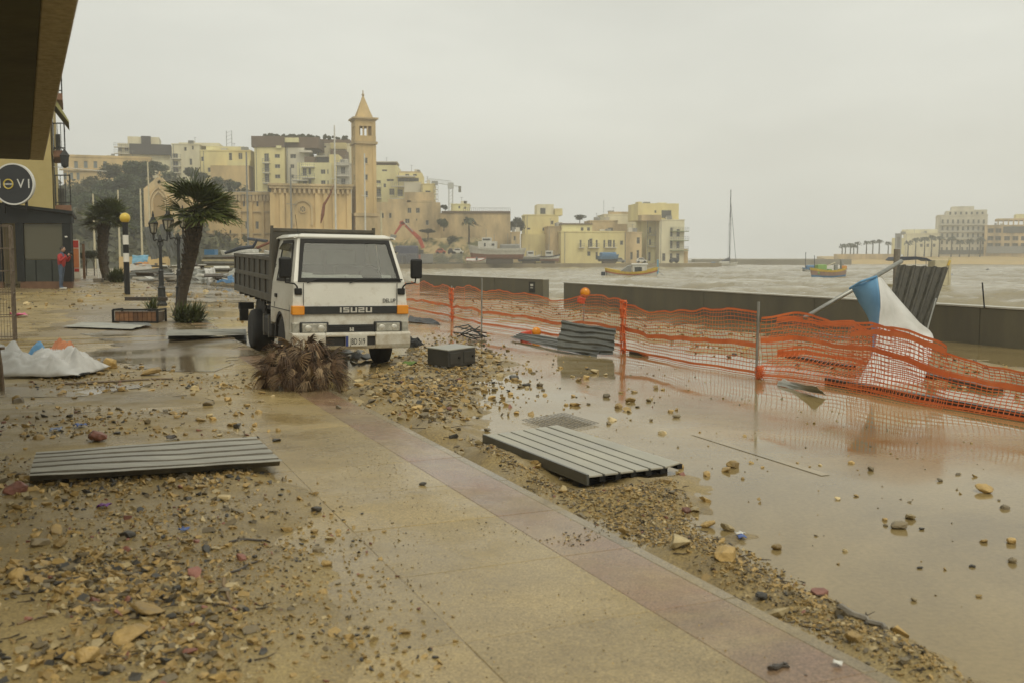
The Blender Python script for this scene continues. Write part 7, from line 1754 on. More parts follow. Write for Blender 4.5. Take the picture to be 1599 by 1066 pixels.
# --- apartment blocks on the hill
b = Bld('apartment_block', 'yellow apartment block with a brown top storey at the left of the hilltop row', 397, 447, 230, 262, m_yw, 18, R(3), 10, [(432, 241, 440, 247), (432, 257, 440, 263), (432, 273, 440, 279), (416, 240, 423, 253), (416, 256, 423, 269), (416, 272, 423, 285)], parapet=0)
b.box('attic', m_br, 396.5, 447, 213, 230, -.3, 16); [b.balcony(414, 425, y) for y in (254.5, 270, 286)]; b.box('cornice', m_ywl, 435, 443, 228, 232, -.5, 1)
b = Bld('apartment_block', 'grey white apartment block between the two yellow ones on the hilltop', 447, 478, 231, 264, m_gw, 18, R(3), 10, [(456, 241, 465, 247.5), (456, 257, 462, 263), (457, 273, 461, 279)], parapet=0)
b.box('attic', m_br, 447, 500, 214, 231, .3, 16); b.box('stair_head', m_ywl, 449, 470, 216, 223, -1, 3); b.box('balcony', m_slab_, 471, 490, 236, 239, -1.5, 1)
for k in range(26):
    pass
b = Bld('apartment_block', 'lemon apartment block with deep balconies in the middle of the hilltop row', 464, 520, 254, 256, m_ywl, 18, R(3), 10, [(475, 263, 481, 275), (484, 263, 488, 273), (475, 280, 481, 291), (484, 280, 488, 291), (503, 265, 510, 272), (513, 265, 515, 272), (503, 282, 510, 289), (513, 282, 515, 289)], parapet=0)
[b.balcony(474, 494, y, 1.6) for y in (261, 278)]; b.balcony(460, 484, 282, 2.4); b.box('penthouse', m_br, 476, 516, 244, 254, 2, 12); b.box('penthouse_window', m_pane, 496, 514, 245, 252, 1.9, 2.2); b.box('penthouse_roof', m_slab_, 494, 512, 243, 244.3, .5, 8); b.box('corner_tower', m_yw, 516, 530, 241, 300, .5, 10)
b = Bld('apartment_block', 'cream apartment block set back highest on the hilltop', 494, 548, 226, 276, m_cr, 16, R(3), 12, [(506, 228, 512, 231)], parapet=.3)
b.box('roof_storey', m_br, 470, 548, 217, 225, 1, 14); b.box('roof_slab', m_slab_, 472, 496, 225, 226.5, -2, 2); b.box('side_block', m_yw, 520, 544, 224.5, 234, -2, 2); b.box('grey_roof', m_br, 524, 548, 240, 254, -8, -2)
mb = MB()
for k in range(70): x = random.uniform(410, 545); p = P(x, 213 + 3 * (x - 410) / 135, 272); mb.ball((p.x - b.O.x, p.y - b.O.y, p.z - b.O.z + random.uniform(-.2, .4)), (random.uniform(.2, .8), .4, random.uniform(.2, .7)), 6, 4)
s_ = mb.build('roof_planting', m_hill, b.root); s_['kind'] = 'stuff'
b = Bld('apartment_block', 'white apartment block with stacked balconies just left of the bell tower', 526, 548, 256, 250, m_slab_, 14, R(3), 10, [(534, 261, 541, 272), (534, 279, 541, 290), (534, 296, 541, 304)], parapet=.3, group=None)
[b.balcony(527, 547, y, 1.4) for y in (258, 275, 292)]
b = Bld('apartment_block', 'tall yellow apartment block stepping down right behind the bell tower', 584, 622, 258, 290, m_ywl, 18, R(3), 8, [(587, 282, 596, 287), (587, 295, 596, 308), (605, 280, 616, 283.5), (598, 265, 606, 268), (609, 295, 617, 305), (600, 287, 604, 293)], parapet=0)
b.box('roof_storey', m_br, 584, 620, 252, 257, .5, 12); b.box('roof_slab', m_slab_, 590, 622, 252.5, 254, -.5, 10); [b.balcony(586, 597, y, 1.2) for y in (292, 309)]
b = Bld('apartment_block', 'yellow terraced block with a blank pale gable right of the bell tower', 620, 660, 270, 286, m_yw, 18, R(3), 8, [(622, 278, 655, 284), (620, 296, 630, 307), (634, 272, 640, 275), (646, 272, 652, 275)], parapet=0)
b.box('blank_gable', m_gw, 632, 659, 285, 312, -.6, -.004); b.box('roof_storey', m_stone2, 624, 658, 268, 270, 0, 12); b.box('roof_slab', m_slab_, 621, 650, 275, 277, -1.6, 0); b.balcony(612, 632, 291, 1.5); b.balcony(611, 632, 310, 1.5)
b = Bld('apartment_block', 'narrow yellow end block with side balconies at the right end of the hilltop row', 658, 679, 288, 284, m_yw, 16, R(3), 6, [(665, 298, 673, 305)], parapet=.2)
for y in (296, 303, 311, 318): b.balcony(678.2, 685, y, 1.2)
# --- left hill buildings
b = Bld('school', 'long two storey honey building with blue grey windows at the far left of the hill', 98, 240, 245, 262, m_stone, 14, R(18), 12, [(q, 252, q + 6, 263) for q in (106, 121, 136, 151, 166)] + [(q, 270, q + 5, 281) for q in (104, 114, 124)], parapet=.6, st='b')
b.box('string_course', m_stone2, 98, 180, 265, 267.5, -.4, -.004)
b = Bld('apartment_block', 'pale block with a charcoal upper storey above the left hillside trees', 184, 270, 226, 285, m_cr, 16, R(16), 14, [(190, 229, 196, 236), (200, 229, 206, 236)], parapet=.3)
b.box('charcoal_storey', m_dkb, 208, 272, 226, 242, -1.2, 10); b.box('charcoal_stair', m_dkb, 226.5, 241, 213.5, 226, -1.2, 6); b.box('roof_room', m_cr, 205, 254, 214, 226, 0, 9); b.balcony(184, 208, 240, 1.2); b.balcony(184, 208, 230, 1.2)
b = Bld('apartment_block', 'cream apartment block with white balconies right of the charcoal one', 268, 316, 226, 275, m_cr, 14, R(8), 14, [(q, y, q + 8, y + 7) for q in (274,) for y in (240, 252, 262)] + [(304, 228, 307, 234), (300, 248, 304, 258), (292, 230, 296, 236), (309, 262, 313, 270), (292, 262, 297, 270)], parapet=.3)
[b.balcony(273, 287, y, 1.3) for y in (248, 260, 270)]; b.box('roof_room', m_cr, 282, 345, 222, 227, 2, 10)
b = Bld('apartment_block', 'yellow apartment block with a blank side wall and a roof mast', 313, 395, 236, 268, m_yw, 16, R(4), 12, [(361, 239, 366, 253), (376, 239, 382, 249), (381, 266, 388, 273), (381, 278, 388, 286), (328, 262, 333, 269), (342, 262, 347, 269), (330, 280, 335, 288), (345, 280, 350, 288), (318, 245, 322, 252)], parapet=.3)
b.box('roof_room', m_ywl, 322, 382, 227, 236, 3, 12); b.box('low_wing', m_stone, 340, 398, 262, 300, -6, -.01); b.box('low_wing_upper', m_yw, 366, 400, 254, 262, -6, -.01)
mb = MB(); x = b.lx(356); z = b.lz(228, x)
for dx in (-.7, .7): mb.tube([(x + dx, 5, z), (x + dx, 5, z + 4.6)], .09, 5)
for k in range(4): mb.bar((x - .7, 5, z + 1 + k), (x + .7, 5, z + 1.6 + k), .06)
mb.build('roof_mast', m_bal, b.root)
# --- row of houses along the quay to the right
b = Bld('turreted_house', 'bright yellow house with a roof room left in the quay row', 820, 872, 337, 285, m_yw, 12, R(4), 0, [(847, 356, 850, 361), (823, 356, 828, 359), (860, 345, 864, 351), (835, 372, 839, 380), (850, 376, 854, 384)], parapet=.3, cat='house')
b.box('left_part', m_ywl, 818, 834, 335, 338, 1, 8); b.box('roof_room', m_cr, 839, 865, 319, 336.7, 1, 9); b.box('roof_window', m_pane, 844, 852, 325, 334, .9, 1.2); b.box('chimney_wall', m_yw, 866, 878, 326, 336.7, 0, 6); b.box('lower_wing', m_yw, 813, 860, 366, 410, -3, -.01)
b = Bld('corner_house', 'weathered stone house with one dark window beside the yellow turreted house', 856, 882, 355, 276, m_stone2, 10, R(5), 0, [(873, 375, 878, 383)], parapet=.3, cat='house')
b = Bld('balconied_house', 'yellow two storey quay house with two iron balconies and shuttered doors', 876, 975, 363, 272, m_yw, 12, R(7), 0, [(q, 375, q + 3, 388) for q in (905, 918, 930, 942, 957)] + [(949, 375, 955, 386), (920, 373, 925, 386), (968, 376, 973, 383)] + [(q, 394, q + 3.5, 406) for q in (930, 942, 957)] + [(917, 393, 922, 400), (948, 394, 953, 409)], parapet=.35, cat='house')
b.balcony(918, 935, 386.5, 1.1); b.balcony(943, 962, 386.5, 1.1); b.balcony(903, 912, 386.5, .9); b.box('set_back_storey', m_ywl, 880, 928, 350.5, 362.5, 3, 10); b.box('set_back_window', m_pane, 910, 914, 355, 360, 2.9, 3.2); b.box('set_back_window', m_pane, 920, 924, 355, 360, 2.9, 3.2); b.box('roof_edge', m_br, 879, 928, 348.5, 350.4, 2.6, 10.4)
b = Bld('stone_house', 'grey stone house rising behind the balconied quay house', 921, 964, 346, 292, m_stone2, 10, R(5), 0, [(949, 356, 957, 361)], parapet=.3, cat='house'); b.box('side_part', m_stone2, 964, 980, 350, 370, 1, 8)
b = Bld('stone_house', 'narrow grey stone house right of the balconied quay house', 975, 1002, 364, 276, m_stone2, 10, R(8), 0, [(984, 394, 988, 406), (994, 391, 998, 404), (994, 371, 999, 381)], parapet=.3, cat='house')
b = Bld('gabled_house', 'tall cream house with a blank side wall behind the quay row', 944, 1012, 336, 300, m_cr, 12, R(5), 0, [], parapet=.3, cat='house')
b.box('roof_parapet', m_stone2, 950, 1003, 331, 335.5, 0, 1.2); b.box('water_tank', m_bal, 951, 959, 329, 331, 1, 3)
MB().tube([(b.lx(945), 3, b.h), (b.lx(945), 3, b.h + 4.5)], .06, 5).build('aerial', m_bal, b.root)
b = Bld('balcony_house', 'slim yellow house with stacked balconies before the end block', 1010, 1032, 346, 284, m_ywl, 12, R(8), 0, [(q, y, q + 3.6, y + 9) for q in (1013, 1022) for y in (355, 374)] + [(1012, 394, 1016, 408), (1024, 396, 1028, 408)], parapet=.3, cat='house')
[b.balcony(1012, 1026, y, 1.2) for y in (367, 385)]
b = Bld('end_block', 'tall pale apartment block with green balconies at the end of the quay row', 1030, 1068, 344, 280, m_cr, 14, R(8), 0, [(1046, 356, 1050, 370), (1046, 376, 1050, 388), (1046, 396, 1050, 408), (1056, 358, 1061, 370), (1056, 377, 1061, 388), (1056, 396, 1061, 408), (1034, 396, 1039, 408)], parapet=.2)
m_grn = M('green_awning', (.2, .24, .12), (.28, .3, .16), 2, .7)
for y in (361, 375.5, 391): b.balcony(1046, 1073, y, 1.3, m_grn)
b.box('seaward_wing', m_stone, 1060, 1075, 389, 414, .5, 8); b.box('set_back_block', m_yw, 1000, 1064, 317, 344, 3, 14); b.box('loggia', m_pane, 1037, 1052, 328, 340, 2.85, 3.1); b.box('window_hole', m_pane, 1026, 1028.5, 328, 332, 2.9, 3.1); b.box('roof_wall', m_yw, 1000, 1006, 314.5, 317, 3, 6); b.box('roof_tank', m_bal, 1013, 1022, 314, 317, 5, 7); b.box('roof_tank', m_cr, 1036, 1048, 315, 317, 5, 8)
b.box('ragged_wall', m_stone2, 1000, 1030, 336, 345, -1, 3)
# quay cars
def car(label, px, py, Y, lpx, c, yaw=0.0):
    p = P(px, py, Y); L = lpx / F * Y; t = thing('parked_car', label, 'car', (p.x, Y, max(p.z, .3)), (0, 0, yaw), 'cars parked on the far quay')
    mb = MB(); mb.prism([(-L / 2, 0, .28), (L / 2, 0, .28), (L / 2, 0, .75), (L * .3, 0, .85), (L * .18, 0, 1.4), (-L * .25, 0, 1.42), (-L * .42, 0, .9), (-L / 2, 0, .85)], (0, 1.6, 0)); mb.build('body', c, t, bevel=.08)
    mb = MB(); mb.prism([(L * .24, -.01, .9), (L * .15, -.01, 1.32), (-L * .22, -.01, 1.33), (-L * .36, -.01, .92)], (0, 1.62, 0)); mb.build('windows', m_pane, t)
    for x in (-.3, .3): MB().lathe([(.32, -.02), (.32, 1.62)], (x * L, 0, .32), 12, 'y').build('wheel', m_rubber, t)
car('white car parked at the foot of the bastion right of the excavator', 715, 397, 250, 17, m_whitep); car('dark car parked left of the white one below the bastion', 704, 397, 250, 10, C_['navy']); car('red car parked among the barriers left of the dark one', 688, 397, 250, 16, C_['red']); car('grey car parked before the balconied quay house', 967, 411, 266, 20, C_['grey']); car('pale car parked before the end of the quay row', 1002, 411, 268, 16, m_whitep); car('dark car parked at the seaward end of the quay row', 1053, 411, 272, 14, C_['navy'])
# --- tower crane
Yc = 420; p = P(704, 330, Yc); s_ = Yc / F; cr_ = thing('tower_crane', 'pale tower crane far behind the bastion', 'crane', (p.x, Yc, p.z - 12)); hz_ = 42 * s_ + 12
m_crane = M('crane_paint', (.42, .42, .38), (.5, .5, .45), 1, .6)
mb = MB()
for a in (-.8, .8):
    for c in (-.8, .8): mb.tube([(a, c, 0), (a, c, hz_)], .16, 4)
for k in range(16): z = hz_ * k / 16; mb.bar((-.8, -.8, z), (.8, -.8, z + hz_ / 16), .12); mb.bar((.8, -.8, z), (.8, .8, z + hz_ / 16), .12)
mb.build('mast', m_crane, cr_); mb = MB(); j0 = (-40 * s_, 0, hz_ + 1.0); mb.bar(j0, (15 * s_, 0, hz_ - 1.2), .3); mb.bar((-38 * s_, 0, hz_ + 2.2), (0, 0, hz_ + 1.2), .2)
for k in range(14): f_ = k / 14; mb.bar((-38 * s_ * (1 - f_), 0, hz_ + 1.0 - f_), (-38 * s_ * (1 - f_) + 1.2, 0, hz_ + 2.1 - f_), .12)
mb.build('jib', m_crane, cr_); mb = MB(); mb.b2(12 * s_, 16 * s_, -.6, .6, hz_ - 3.5, hz_ - 1); mb.build('counterweight', m_conc, cr_); mb = MB(); mb.b2(-1.2, 1.2, -1, 1, hz_ - 2, hz_ + .4); mb.build('cab', m_crane, cr_)
# --- excavator with the red arm, tarped loads and barriers on the shore
Ye = 246; p = P(652, 398, Ye); ex = thing('excavator', 'excavator with a raised red folded arm on the far shore right of the truck', 'excavator', (p.x, Ye, .3)); E_ = lambda px, py: Vector((P(px, py, Ye).x - p.x, 0, P(px, py, Ye).z - .3))
m_exr = M('excavator_red', (.42, .06, .03), (.52, .1, .05), 1.5, .5)
def arm(name, a, b, w0, w1): 
    A_, B_ = E_(*a), E_(*b); d = (B_ - A_).normalized(); n_ = Vector((-d.z, 0, d.x)); mb = MB(); mb.prism([A_ + n_ * w0, B_ + n_ * w1, B_ - n_ * w1, A_ - n_ * w0], (0, .55, 0)); return mb.build(name, m_exr, ex, bevel=.05)
arm('boom', (661, 388), (654, 371), .42, .5); arm('boom', (655, 373), (633, 352), .5, .34); arm('dipper', (630, 346), (616, 366), .42, .2); arm('link', (624, 347), (632, 351), .35, .3)
MB().prism([E_(610, 366), E_(619, 368), E_(618, 372), E_(609, 371)], (0, 1.0, 0)).build('bucket', C_['grey'], ex); MB().tube([E_(645, 364) + Vector((0, -.1, .3)), E_(630, 349) + Vector((0, -.1, .5))], .12, 6).build('hydraulic_ram', m_steel, ex)
mb = MB(); mb.b2(-1.8, 1.6, -.6, 1.6, 1.0, 2.2); mb.build('body', m_exr, ex, bevel=.15); mb = MB(); mb.b2(.2, 1.5, -.5, .6, 2.21, 3.4); mb.build('cab', m_pane, ex, bevel=.1); mb = MB(); mb.b2(-2, 2, -.9, -.3, 0, .95); mb.b2(-2, 2, 1.3, 1.9, 0, .95); mb.build('track', m_chas, ex, bevel=.3)
m_tarpb = M('blue_tarp', (.05, .06, .1), (.09, .1, .15), 1, .5)
for px0, px1, pyt, lab in ((617, 652, 384, 'large load under a dark blue tarpaulin below the excavator arm'), (618, 634, 398, 'smaller bundle under a blue tarpaulin in front of the larger one')):
    a = P(px0, 412, 242 - (pyt - 384) * .2); b = P(px1, pyt, 242 - (pyt - 384) * .2); mb = MB(); mb.b2(0, b.x - a.x, 0, 2.5, 0, b.z - .25); tag(mb.build('covered_load', m_tarpb, loc=(a.x, a.y, .25), bevel=.3), lab, 'covered load')
for k, (px0, px1) in enumerate(((600, 628), (628, 655), (657, 676), (676, 700), (700, 722))):
    Yb = 236 + k * 3; a = P(px0, 412, Yb); b = P(px1, 397, Yb); t = thing('site_barrier', ['grey mesh barrier behind the truck mirror', 'grey mesh barrier before the tarped loads', 'pale solid barrier right of the tarped loads', 'grey mesh barrier below the red car', 'grey mesh barrier at the right end of the barrier row'][k], 'barrier', (a.x, Yb, .25)); W_ = b.x - a.x; H_ = max(b.z - .25, 1.4)
    mb = MB(); mb.tube([(0, 0, 0), (0, 0, H_), (W_, 0, H_), (W_, 0, 0)], .06, 5); mb.bar((0, 0, .3), (W_, 0, .3), .06); mb.build('frame', m_bal, t); mb = MB()
    if k == 2: mb.b2(.05, W_ - .05, -.03, .03, .2, H_ - .05)
    else:
        for q in range(22): mb.bar((W_ * q / 21, 0, .1), (W_ * q / 21, 0, H_), .045)
        for q in range(7): mb.bar((0, 0, .1 + H_ * q / 7), (W_, 0, .1 + H_ * q / 7), .045)
    mb.build('mesh_panel', m_bal, t)
for px, pt, pb, Y, lab in ((145, 303, 330, 140, 'pale wooden pole standing left of the smaller palm crown'), (184, 297, 345, 140, 'pale wooden pole rising above the yellow beacon globe'), (219, 295, 400, 140, 'pale wooden pole between the beacon and the chapel'), (232, 253, 400, 150, 'tall thin white pole at the chapel corner'), (595, 330, 400, 120, 'thin pale pole rising right of the bell tower base')):
    a = P(px, pt, Y); tag(MB().tube([(0, 0, 0), (-.15 if px == 232 else 0, 0, a.z - .2)], [.16, .1], 6).build('mooring_pole', C_['cream'], loc=(a.x, Y, .2)), lab, 'pole')
# --- low walls on the far shore road
for px0, px1, pyt, pyb, Y, lab, mt in ((186, 262, 402, 412, 95, 'low ochre wall beyond the banded beacon', m_stone), (560, 720, 386, 402, 258, 'grassy stone terrace wall below the palace', M('grass_bank', (.07, .08, .03), (.17, .15, .06), .5, .9, coords='POS'))):
    a = P(px0, pyb, Y); b = P(px1, pyt, Y); mb = MB(); mb.b2(0, b.x - a.x, 0, .6, 0, max(b.z, .9) - .1); tag(mb.build('low_wall', mt, loc=(a.x, Y, .15)), lab, 'wall')
# ------------------------------------------------------------------ trees
def mleaf(nm, c): return M(nm, tuple(x * .6 for x in c), tuple(x * 1.35 for x in c), .5, .7, coords='POS', var=.2)
m_t1 = mleaf('dark_foliage', (.048, .066, .022)); m_t2 = mleaf('olive_foliage', (.075, .075, .03)); m_t3 = mleaf('hedge_foliage', (.035, .045, .02))
def crown(seed, n=1500, flat=1.0, lobes=9):
    r_ = np.random.default_rng(seed); c = r_.normal(size=(lobes, 3)); c /= np.linalg.norm(c, axis=1)[:, None]; c *= (.35 + .35 * r_.random((lobes, 1))); c[:, 2] *= flat * .8; rad = .34 + .2 * r_.random(lobes)
    k = r_.integers(0, lobes, n); d = r_.normal(size=(n, 3)); d /= np.linalg.norm(d, axis=1)[:, None]; p = c[k] + d * (rad[k] * (.55 + .5 * r_.random(n)))[:, None]; p[:, 2] *= flat
    a = r_.normal(size=(n, 3)); a /= np.linalg.norm(a, axis=1)[:, None]; b = np.cross(a, r_.normal(size=(n, 3))); b /= np.linalg.norm(b, axis=1)[:, None]; s = (.05 + .06 * r_.random((n, 1)))
    v = np.stack([p - a * s, p + b * s * .6, p + a * s, p - b * s * .6], 1).reshape(-1, 3); return v, np.arange(n * 4).reshape(n, 4)
CR = [crown(q, 2200, .85 + .1 * (q % 3)) for q in range(4)]; CRM = {(i, m.name): npmesh('crown', *CR[i], m) for i in range(4) for m in (m_t1, m_t2, m_t3)}
TN = {}
NTH = ['first', 'second', 'third', 'fourth', 'fifth', 'sixth', 'seventh', 'eighth', 'ninth', 'tenth', 'eleventh', 'twelfth', 'thirteenth', 'fourteenth', 'fifteenth', 'sixteenth', 'seventeenth', 'eighteenth', 'nineteenth', 'twentieth', 'twenty-first', 'twenty-second', 'twenty-third', 'twenty-fourth', 'twenty-fifth', 'twenty-sixth', 'twenty-seventh', 'twenty-eighth', 'twenty-ninth', 'thirtieth']
def tree(label, px, py, Y, rpx, mat, k, group='trees on the left hillside', hr=1.0, name='broadleaf_tree'):
    c = P(px, py, Y); r = rpx / F * Y; zg = float(hill(c.x, Y)) if Y > 128 else .3
    if group: c.z = max(c.z, zg + .55 * r)
    zg = c.z - r * 1.05 if (group is None and Y > 200) else min(zg, c.z - r * .5); t = thing(name, label, 'tree', (c.x, Y, zg), group=group); h = c.z - t.location.z
    mb = MB(); mb.tube([(0, 0, -.3), (.05 * r, 0, h * .5), (0, .1, h)], [.09 * r, .07 * r, .03 * r], 6)
    for q in range(3): a = q * 2.1 + k; mb.tube([(0, 0, h * .55), (math.cos(a) * r * .4, math.sin(a) * r * .4, h)], [.04 * r, .015 * r], 5)
    mb.build('trunk', m_trunk, t); link('crown', CRM[(k % 4, mat.name)], t, (0, 0, h), (0, 0, k * 1.3), scale=(r * 1.15, r * 1.15, r * hr))
TR = [(214, 268, 232, 24, 1), (236, 262, 236, 16, 1), (196, 288, 222, 24, 1), (232, 296, 214, 22, 1), (170, 268, 240, 18, 2), (150, 290, 230, 20, 2), (185, 316, 206, 24, 1), (220, 330, 196, 24, 1), (150, 326, 206, 24, 1), (122, 312, 214, 20, 2), (126, 340, 196, 22, 1), (160, 352, 190, 22, 1), (200, 356, 188, 24, 1), (118, 366, 186, 20, 2), (228, 362, 186, 16, 1), (143, 374, 184, 20, 2), (180, 380, 182, 20, 1), (250, 262, 262, 12, 1), (262, 280, 256, 13, 1), (300, 270, 252, 12, 1), (314, 277, 246, 11, 1), (341, 289, 240, 14, 1), (362, 289, 240, 13, 1), (276, 286, 238, 12, 2), (112, 392, 176, 16, 1), (135, 396, 178, 16, 1), (165, 398, 176, 16, 2), (205, 396, 178, 18, 1), (240, 392, 178, 14, 1), (176, 345, 200, 24, 1), (140, 352, 200, 22, 1), (110, 338, 206, 20, 1), (206, 308, 212, 24, 1), (244, 318, 210, 18, 1), (250, 345, 200, 16, 1), (166, 300, 222, 20, 1)]
for k, (px, py, Y, r, mi) in enumerate(sorted(TR)):
    TN[mi] = TN.get(mi, -1) + 1
    tree(NTH[TN[mi]] + (' from the left of the dense dark green trees on the hillside' if mi == 1 else ' from the left of the olive green trees on the hillside'), px, py, Y, r, (None, m_t1, m_t2)[mi], k)
tree('small dark tree tree standing alone on the bastion slope'.replace('tree tree', 'tree'), 693, 349, 262, 10, m_t1, 1, None, 1.1); tree('dark bush like tree lower on the bastion slope', 706, 378, 258, 9, m_t3, 2, None, 1.2); tree('spreading low shrub below the palace windows', 668, 361, 258, 11, m_t3, 3, None, .5); tree('dark tree mass behind the right end of the bastion', 806, 352, 280, 13, m_t3, 0, None, 1.3); tree('umbrella shaped tree above the balconied quay house', 905, 340, 310, 10, m_t3, 2, None, .5); tree('small tree on the bastion top beside the belvedere', 695, 324, 262, 6, m_t3, 1, None, 1.0)
for k, (px, py, Y, r, lab) in enumerate(((134, 399, 62, 10, 'small dark street tree left of the smaller palm, left one of two'), (146, 398, 62, 10, 'small dark street tree beside the barrier post'))): tree(lab, px, py, Y, r, m_t3, k, None, 1.0)
def far_palm(label, px, pyc, pyb, Y, rpx, seed, group):
    c = P(px, pyc, Y); b = P(px, pyb, Y); r = rpx / F * Y * 1.45; r_ = random.Random(seed); t = thing('palm_tree', label, 'palm tree', (c.x, Y, b.z), group=group); h = c.z - b.z
    MB().tube([(0, 0, -.5), (.1, 0, h * .6), (0, 0, h)], [.3, .24, .2], 6).build('trunk', m_trunk, t); mb = MB()
    for k in range(26):
        a = k * 2.4; e = r_.uniform(-.4, 1.0); l = r * r_.uniform(.85, 1.15); d = Vector((math.cos(a) * math.cos(e), math.sin(a) * math.cos(e), math.sin(e))); p0 = Vector((0, 0, h)); p1 = p0 + d * l * .6; p2 = p0 + Vector((d.x, d.y, d.z * .3)) * l - Vector((0, 0, .35 * l)) + Vector((.25 * l, 0, 0)); s = Vector((-d.y, d.x, 0)).normalized() * l * .16
        mb.add([p0, p1 - s, p1 + s, p2], [(0, 1, 2), (1, 3, 2)])
    mb.build('crown', m_t3, t)
far_palm('windswept palm standing before the bastion wall', 732, 348, 388, 258, 11, 1, None)
for k, (px, pc, r) in enumerate(((1315, 385, 5), (1320, 384, 5), (1328, 384, 6), (1333, 386, 5), (1339, 381, 5), (1353, 380, 5), (1363, 379, 5), (1373, 378, 5), (1387, 381, 5), (1418, 380, 6), (1430, 376, 6), (1444, 375, 6), (1455, 372, 6), (1467, 373, 6), (1486, 373, 6), (1499, 379, 6), (1514, 377, 6), (1531, 375, 6))):
    far_palm(['first', 'second', 'third', 'fourth', 'fifth', 'sixth', 'seventh', 'eighth', 'ninth', 'tenth', 'eleventh', 'twelfth', 'thirteenth', 'fourteenth', 'fifteenth', 'sixteenth', 'seventeenth', 'eighteenth'][k] + ' palm from the left in the hazy row along the far beach', px, pc, 400, 425, r, 40 + k, 'palms along the far beach')
gx = np.linspace(-36, 0, 70); gy = np.linspace(251, 264, 22); XX, YY = np.meshgrid(gx, gy, indexing='ij')
ZZ = .2 + sstep(YY + (fbm(XX / 5, YY / 5, 3, 61) - .5) * 6, 252, 262) * (3.5 + 5 * fbm(XX / 7, YY / 6, 4, 66)) * (1 - sstep(XX, -10, -1)) + .5 * fbm(XX / 1.2, YY / 1.2, 3, 68)
link('rock_slope', gridmesh('rock_slope', XX, YY, ZZ, M('rock_and_scrub', (.09, .095, .04), (.42, .32, .16), .35, .9, coords='POS', bump=.5, bscale=1.5, mid=(.42, .56))), kind='structure')
UG = []
for _ in range(900):
    x = rng.uniform(-150, -42); y = rng.uniform(140, 250)
    z = float(hill(x, y))
    if z < .3: continue
    n = 26; r = rng.uniform(1.0, 2.6); p = rng.normal(size=(n, 3)) * r * .45 + np.array([x, y, z + r * .3]); a = rng.normal(size=(n, 3)) * .3; b = rng.normal(size=(n, 3)) * .3; UG.append(np.stack([p - a, p + b, p + a, p - b], 1).reshape(-1, 3))
UG = np.concatenate(UG); link('undergrowth', npmesh('undergrowth', UG, np.arange(len(UG)).reshape(-1, 4), m_t2), kind='stuff')
# ------------------------------------------------------------------ hazy shore at the far right
m_sand = M('far_sand', (.4, .29, .12), (.48, .35, .15), .05, .9, coords='POS')
mb = MB(); a = P(1298, 412, 400); n = 10
pf = [(130, 396), (160, 400), (200, 398), (240, 392), (300, 388)]; pk = [(133, 436), (165, 436), (205, 436), (245, 436), (300, 436)]
vs = [(x, y, -1.6) for x, y in pf] + [(x, y + 5, .2) for x, y in pf] + [(x + (8 if x == 133 else 0), y - 8, .5 if x == 133 else 2.4) for x, y in pk] + [(x * 1.22, y + 95, 2.6) for x, y in pk]; m5 = 5
mb.add(vs, [(r * m5 + i, r * m5 + i + 1, (r + 1) * m5 + i + 1, (r + 1) * m5 + i) for r in range(3) for i in range(4)]); mb.quad((130, 396, -1.6), (162, 531, -1.6), (162, 531, 2.6), (141, 428, .5), (130, 401, .2)); link('beach', mb.mesh('beach', m_sand), kind='structure')
b = Bld('hotel', 'large pale hotel with rows of windows looming in the haze at the right', 1464, 1540, 338, 440, m_gw, 22, R(-21), 1.8, grid(1466, 1538, 341, 395, 9, 5, .42, .6), parapet=.6)
b.box('upper_storeys', m_gw, 1475, 1539, 329, 337.5, 1, 18); b.box('top_storey', m_gw, 1484, 1519, 322, 328.8, 3, 16); b.box('roof_house', m_gw, 1520, 1540, 327, 328.8, 4, 12)
for q in range(7): b.box('window', m_pane, 1480 + q * 8.4, 1483 + q * 8.4, 331, 336, .96, 1.1)
for y in (351, 362, 373): b.balcony(1466, 1500, y, 1.0); b.balcony(1504, 1536, y, 1.0)
b.box('ground_floor_glass', m_pane, 1466, 1538, 391, 397, -.3, -.01)
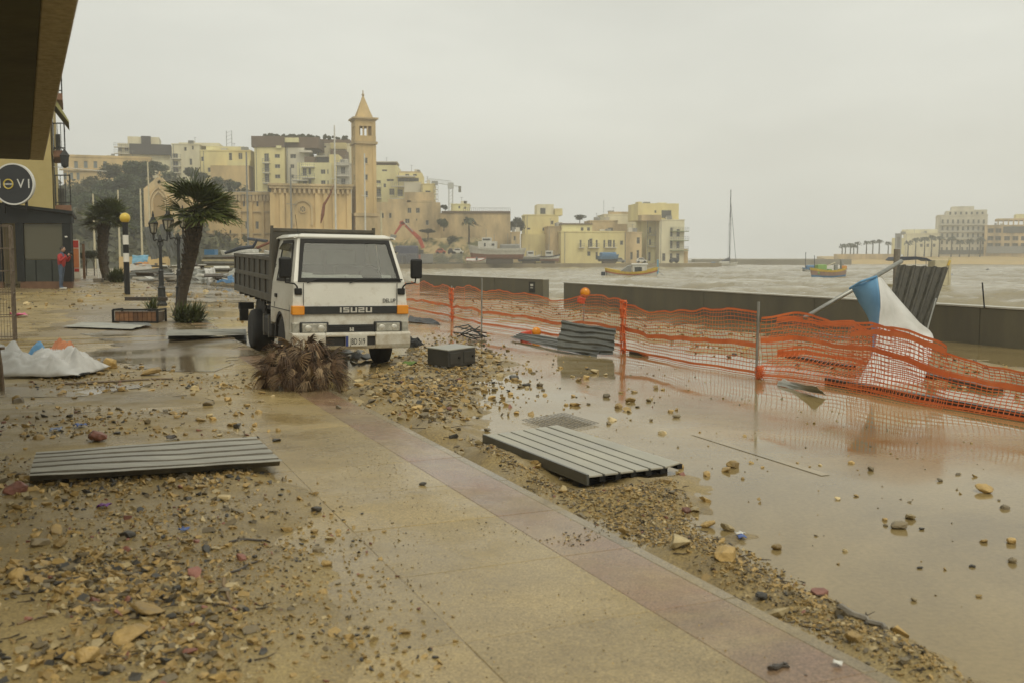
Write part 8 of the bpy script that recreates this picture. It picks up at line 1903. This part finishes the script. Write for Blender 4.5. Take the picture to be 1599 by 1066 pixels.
b = Bld('unfinished_building', 'unfinished dark concrete framed block at the right edge in the haze', 1538, 1620, 353, 430, m_stone2, 18, R(-23), 1.8, [(q, y, q + 9, y + 7) for q in (1541, 1553, 1567, 1580, 1593, 1606) for y in (357, 369, 380)], parapet=.3, recess=1.2)
b.box('upper_deck', m_stone2, 1554, 1620, 341, 344, 2, 16); b.box('top_room', m_ywl, 1584, 1620, 334, 341, 3, 14)
for q in range(8): b.box('column', m_stone2, 1556 + q * 8, 1558 + q * 8, 344, 352.8, 2, 3)
b.box('glass_front', m_pane, 1565, 1599, 354, 364, -.4, -.01); b.box('glass_front', m_bal, 1540, 1600, 385, 396, -.5, -.01)
b = Bld('low_block', 'low cream block beyond the palms left of the hotel', 1412, 1466, 366, 436, m_cr, 14, R(-20), 1.8, [(q, y, q + 4, y + 5) for q in (1436, 1446, 1456) for y in (371, 381)], parapet=.3)
b.box('upper_block', m_cr, 1408, 1464, 358, 366, 5, 16); b.box('left_wing', m_ywl, 1392, 1412, 372, 398, 0, 10)
b = Bld('slender_tower', 'narrow grey tower rising among the far palms', 1398, 1407, 366, 420, m_bal, 3, R(-20), 1.8, [(1400, 370, 1405, 388)], parapet=.3, cat='tower'); b.box('top_sail', m_bal, 1405, 1413, 362, 366, 0, .6)
b = Bld('promenade_wall', 'low hazy promenade wall under the far row of palms', 1302, 1400, 397, 418, m_stone2, 3, R(-18), -1, [], parapet=0, cat='wall')
# ------------------------------------------------------------------ haze: spray and drizzle in the air
m = bpy.data.materials.new('sea_haze'); m.use_nodes = True; t = m.node_tree; t.nodes.clear()
o = t.nodes.new('ShaderNodeOutputMaterial'); v = t.nodes.new('ShaderNodeVolumePrincipled'); v.inputs['Color'].default_value = (1, 1, .985, 1); v.inputs['Density'].default_value = .00095; v.inputs['Anisotropy'].default_value = .3; t.links.new(v.outputs[0], o.inputs['Volume'])
mb = MB(); mb.b2(-420, 420, -40, 640, -5, 75); link('haze', mb.mesh('haze', m), kind='stuff')
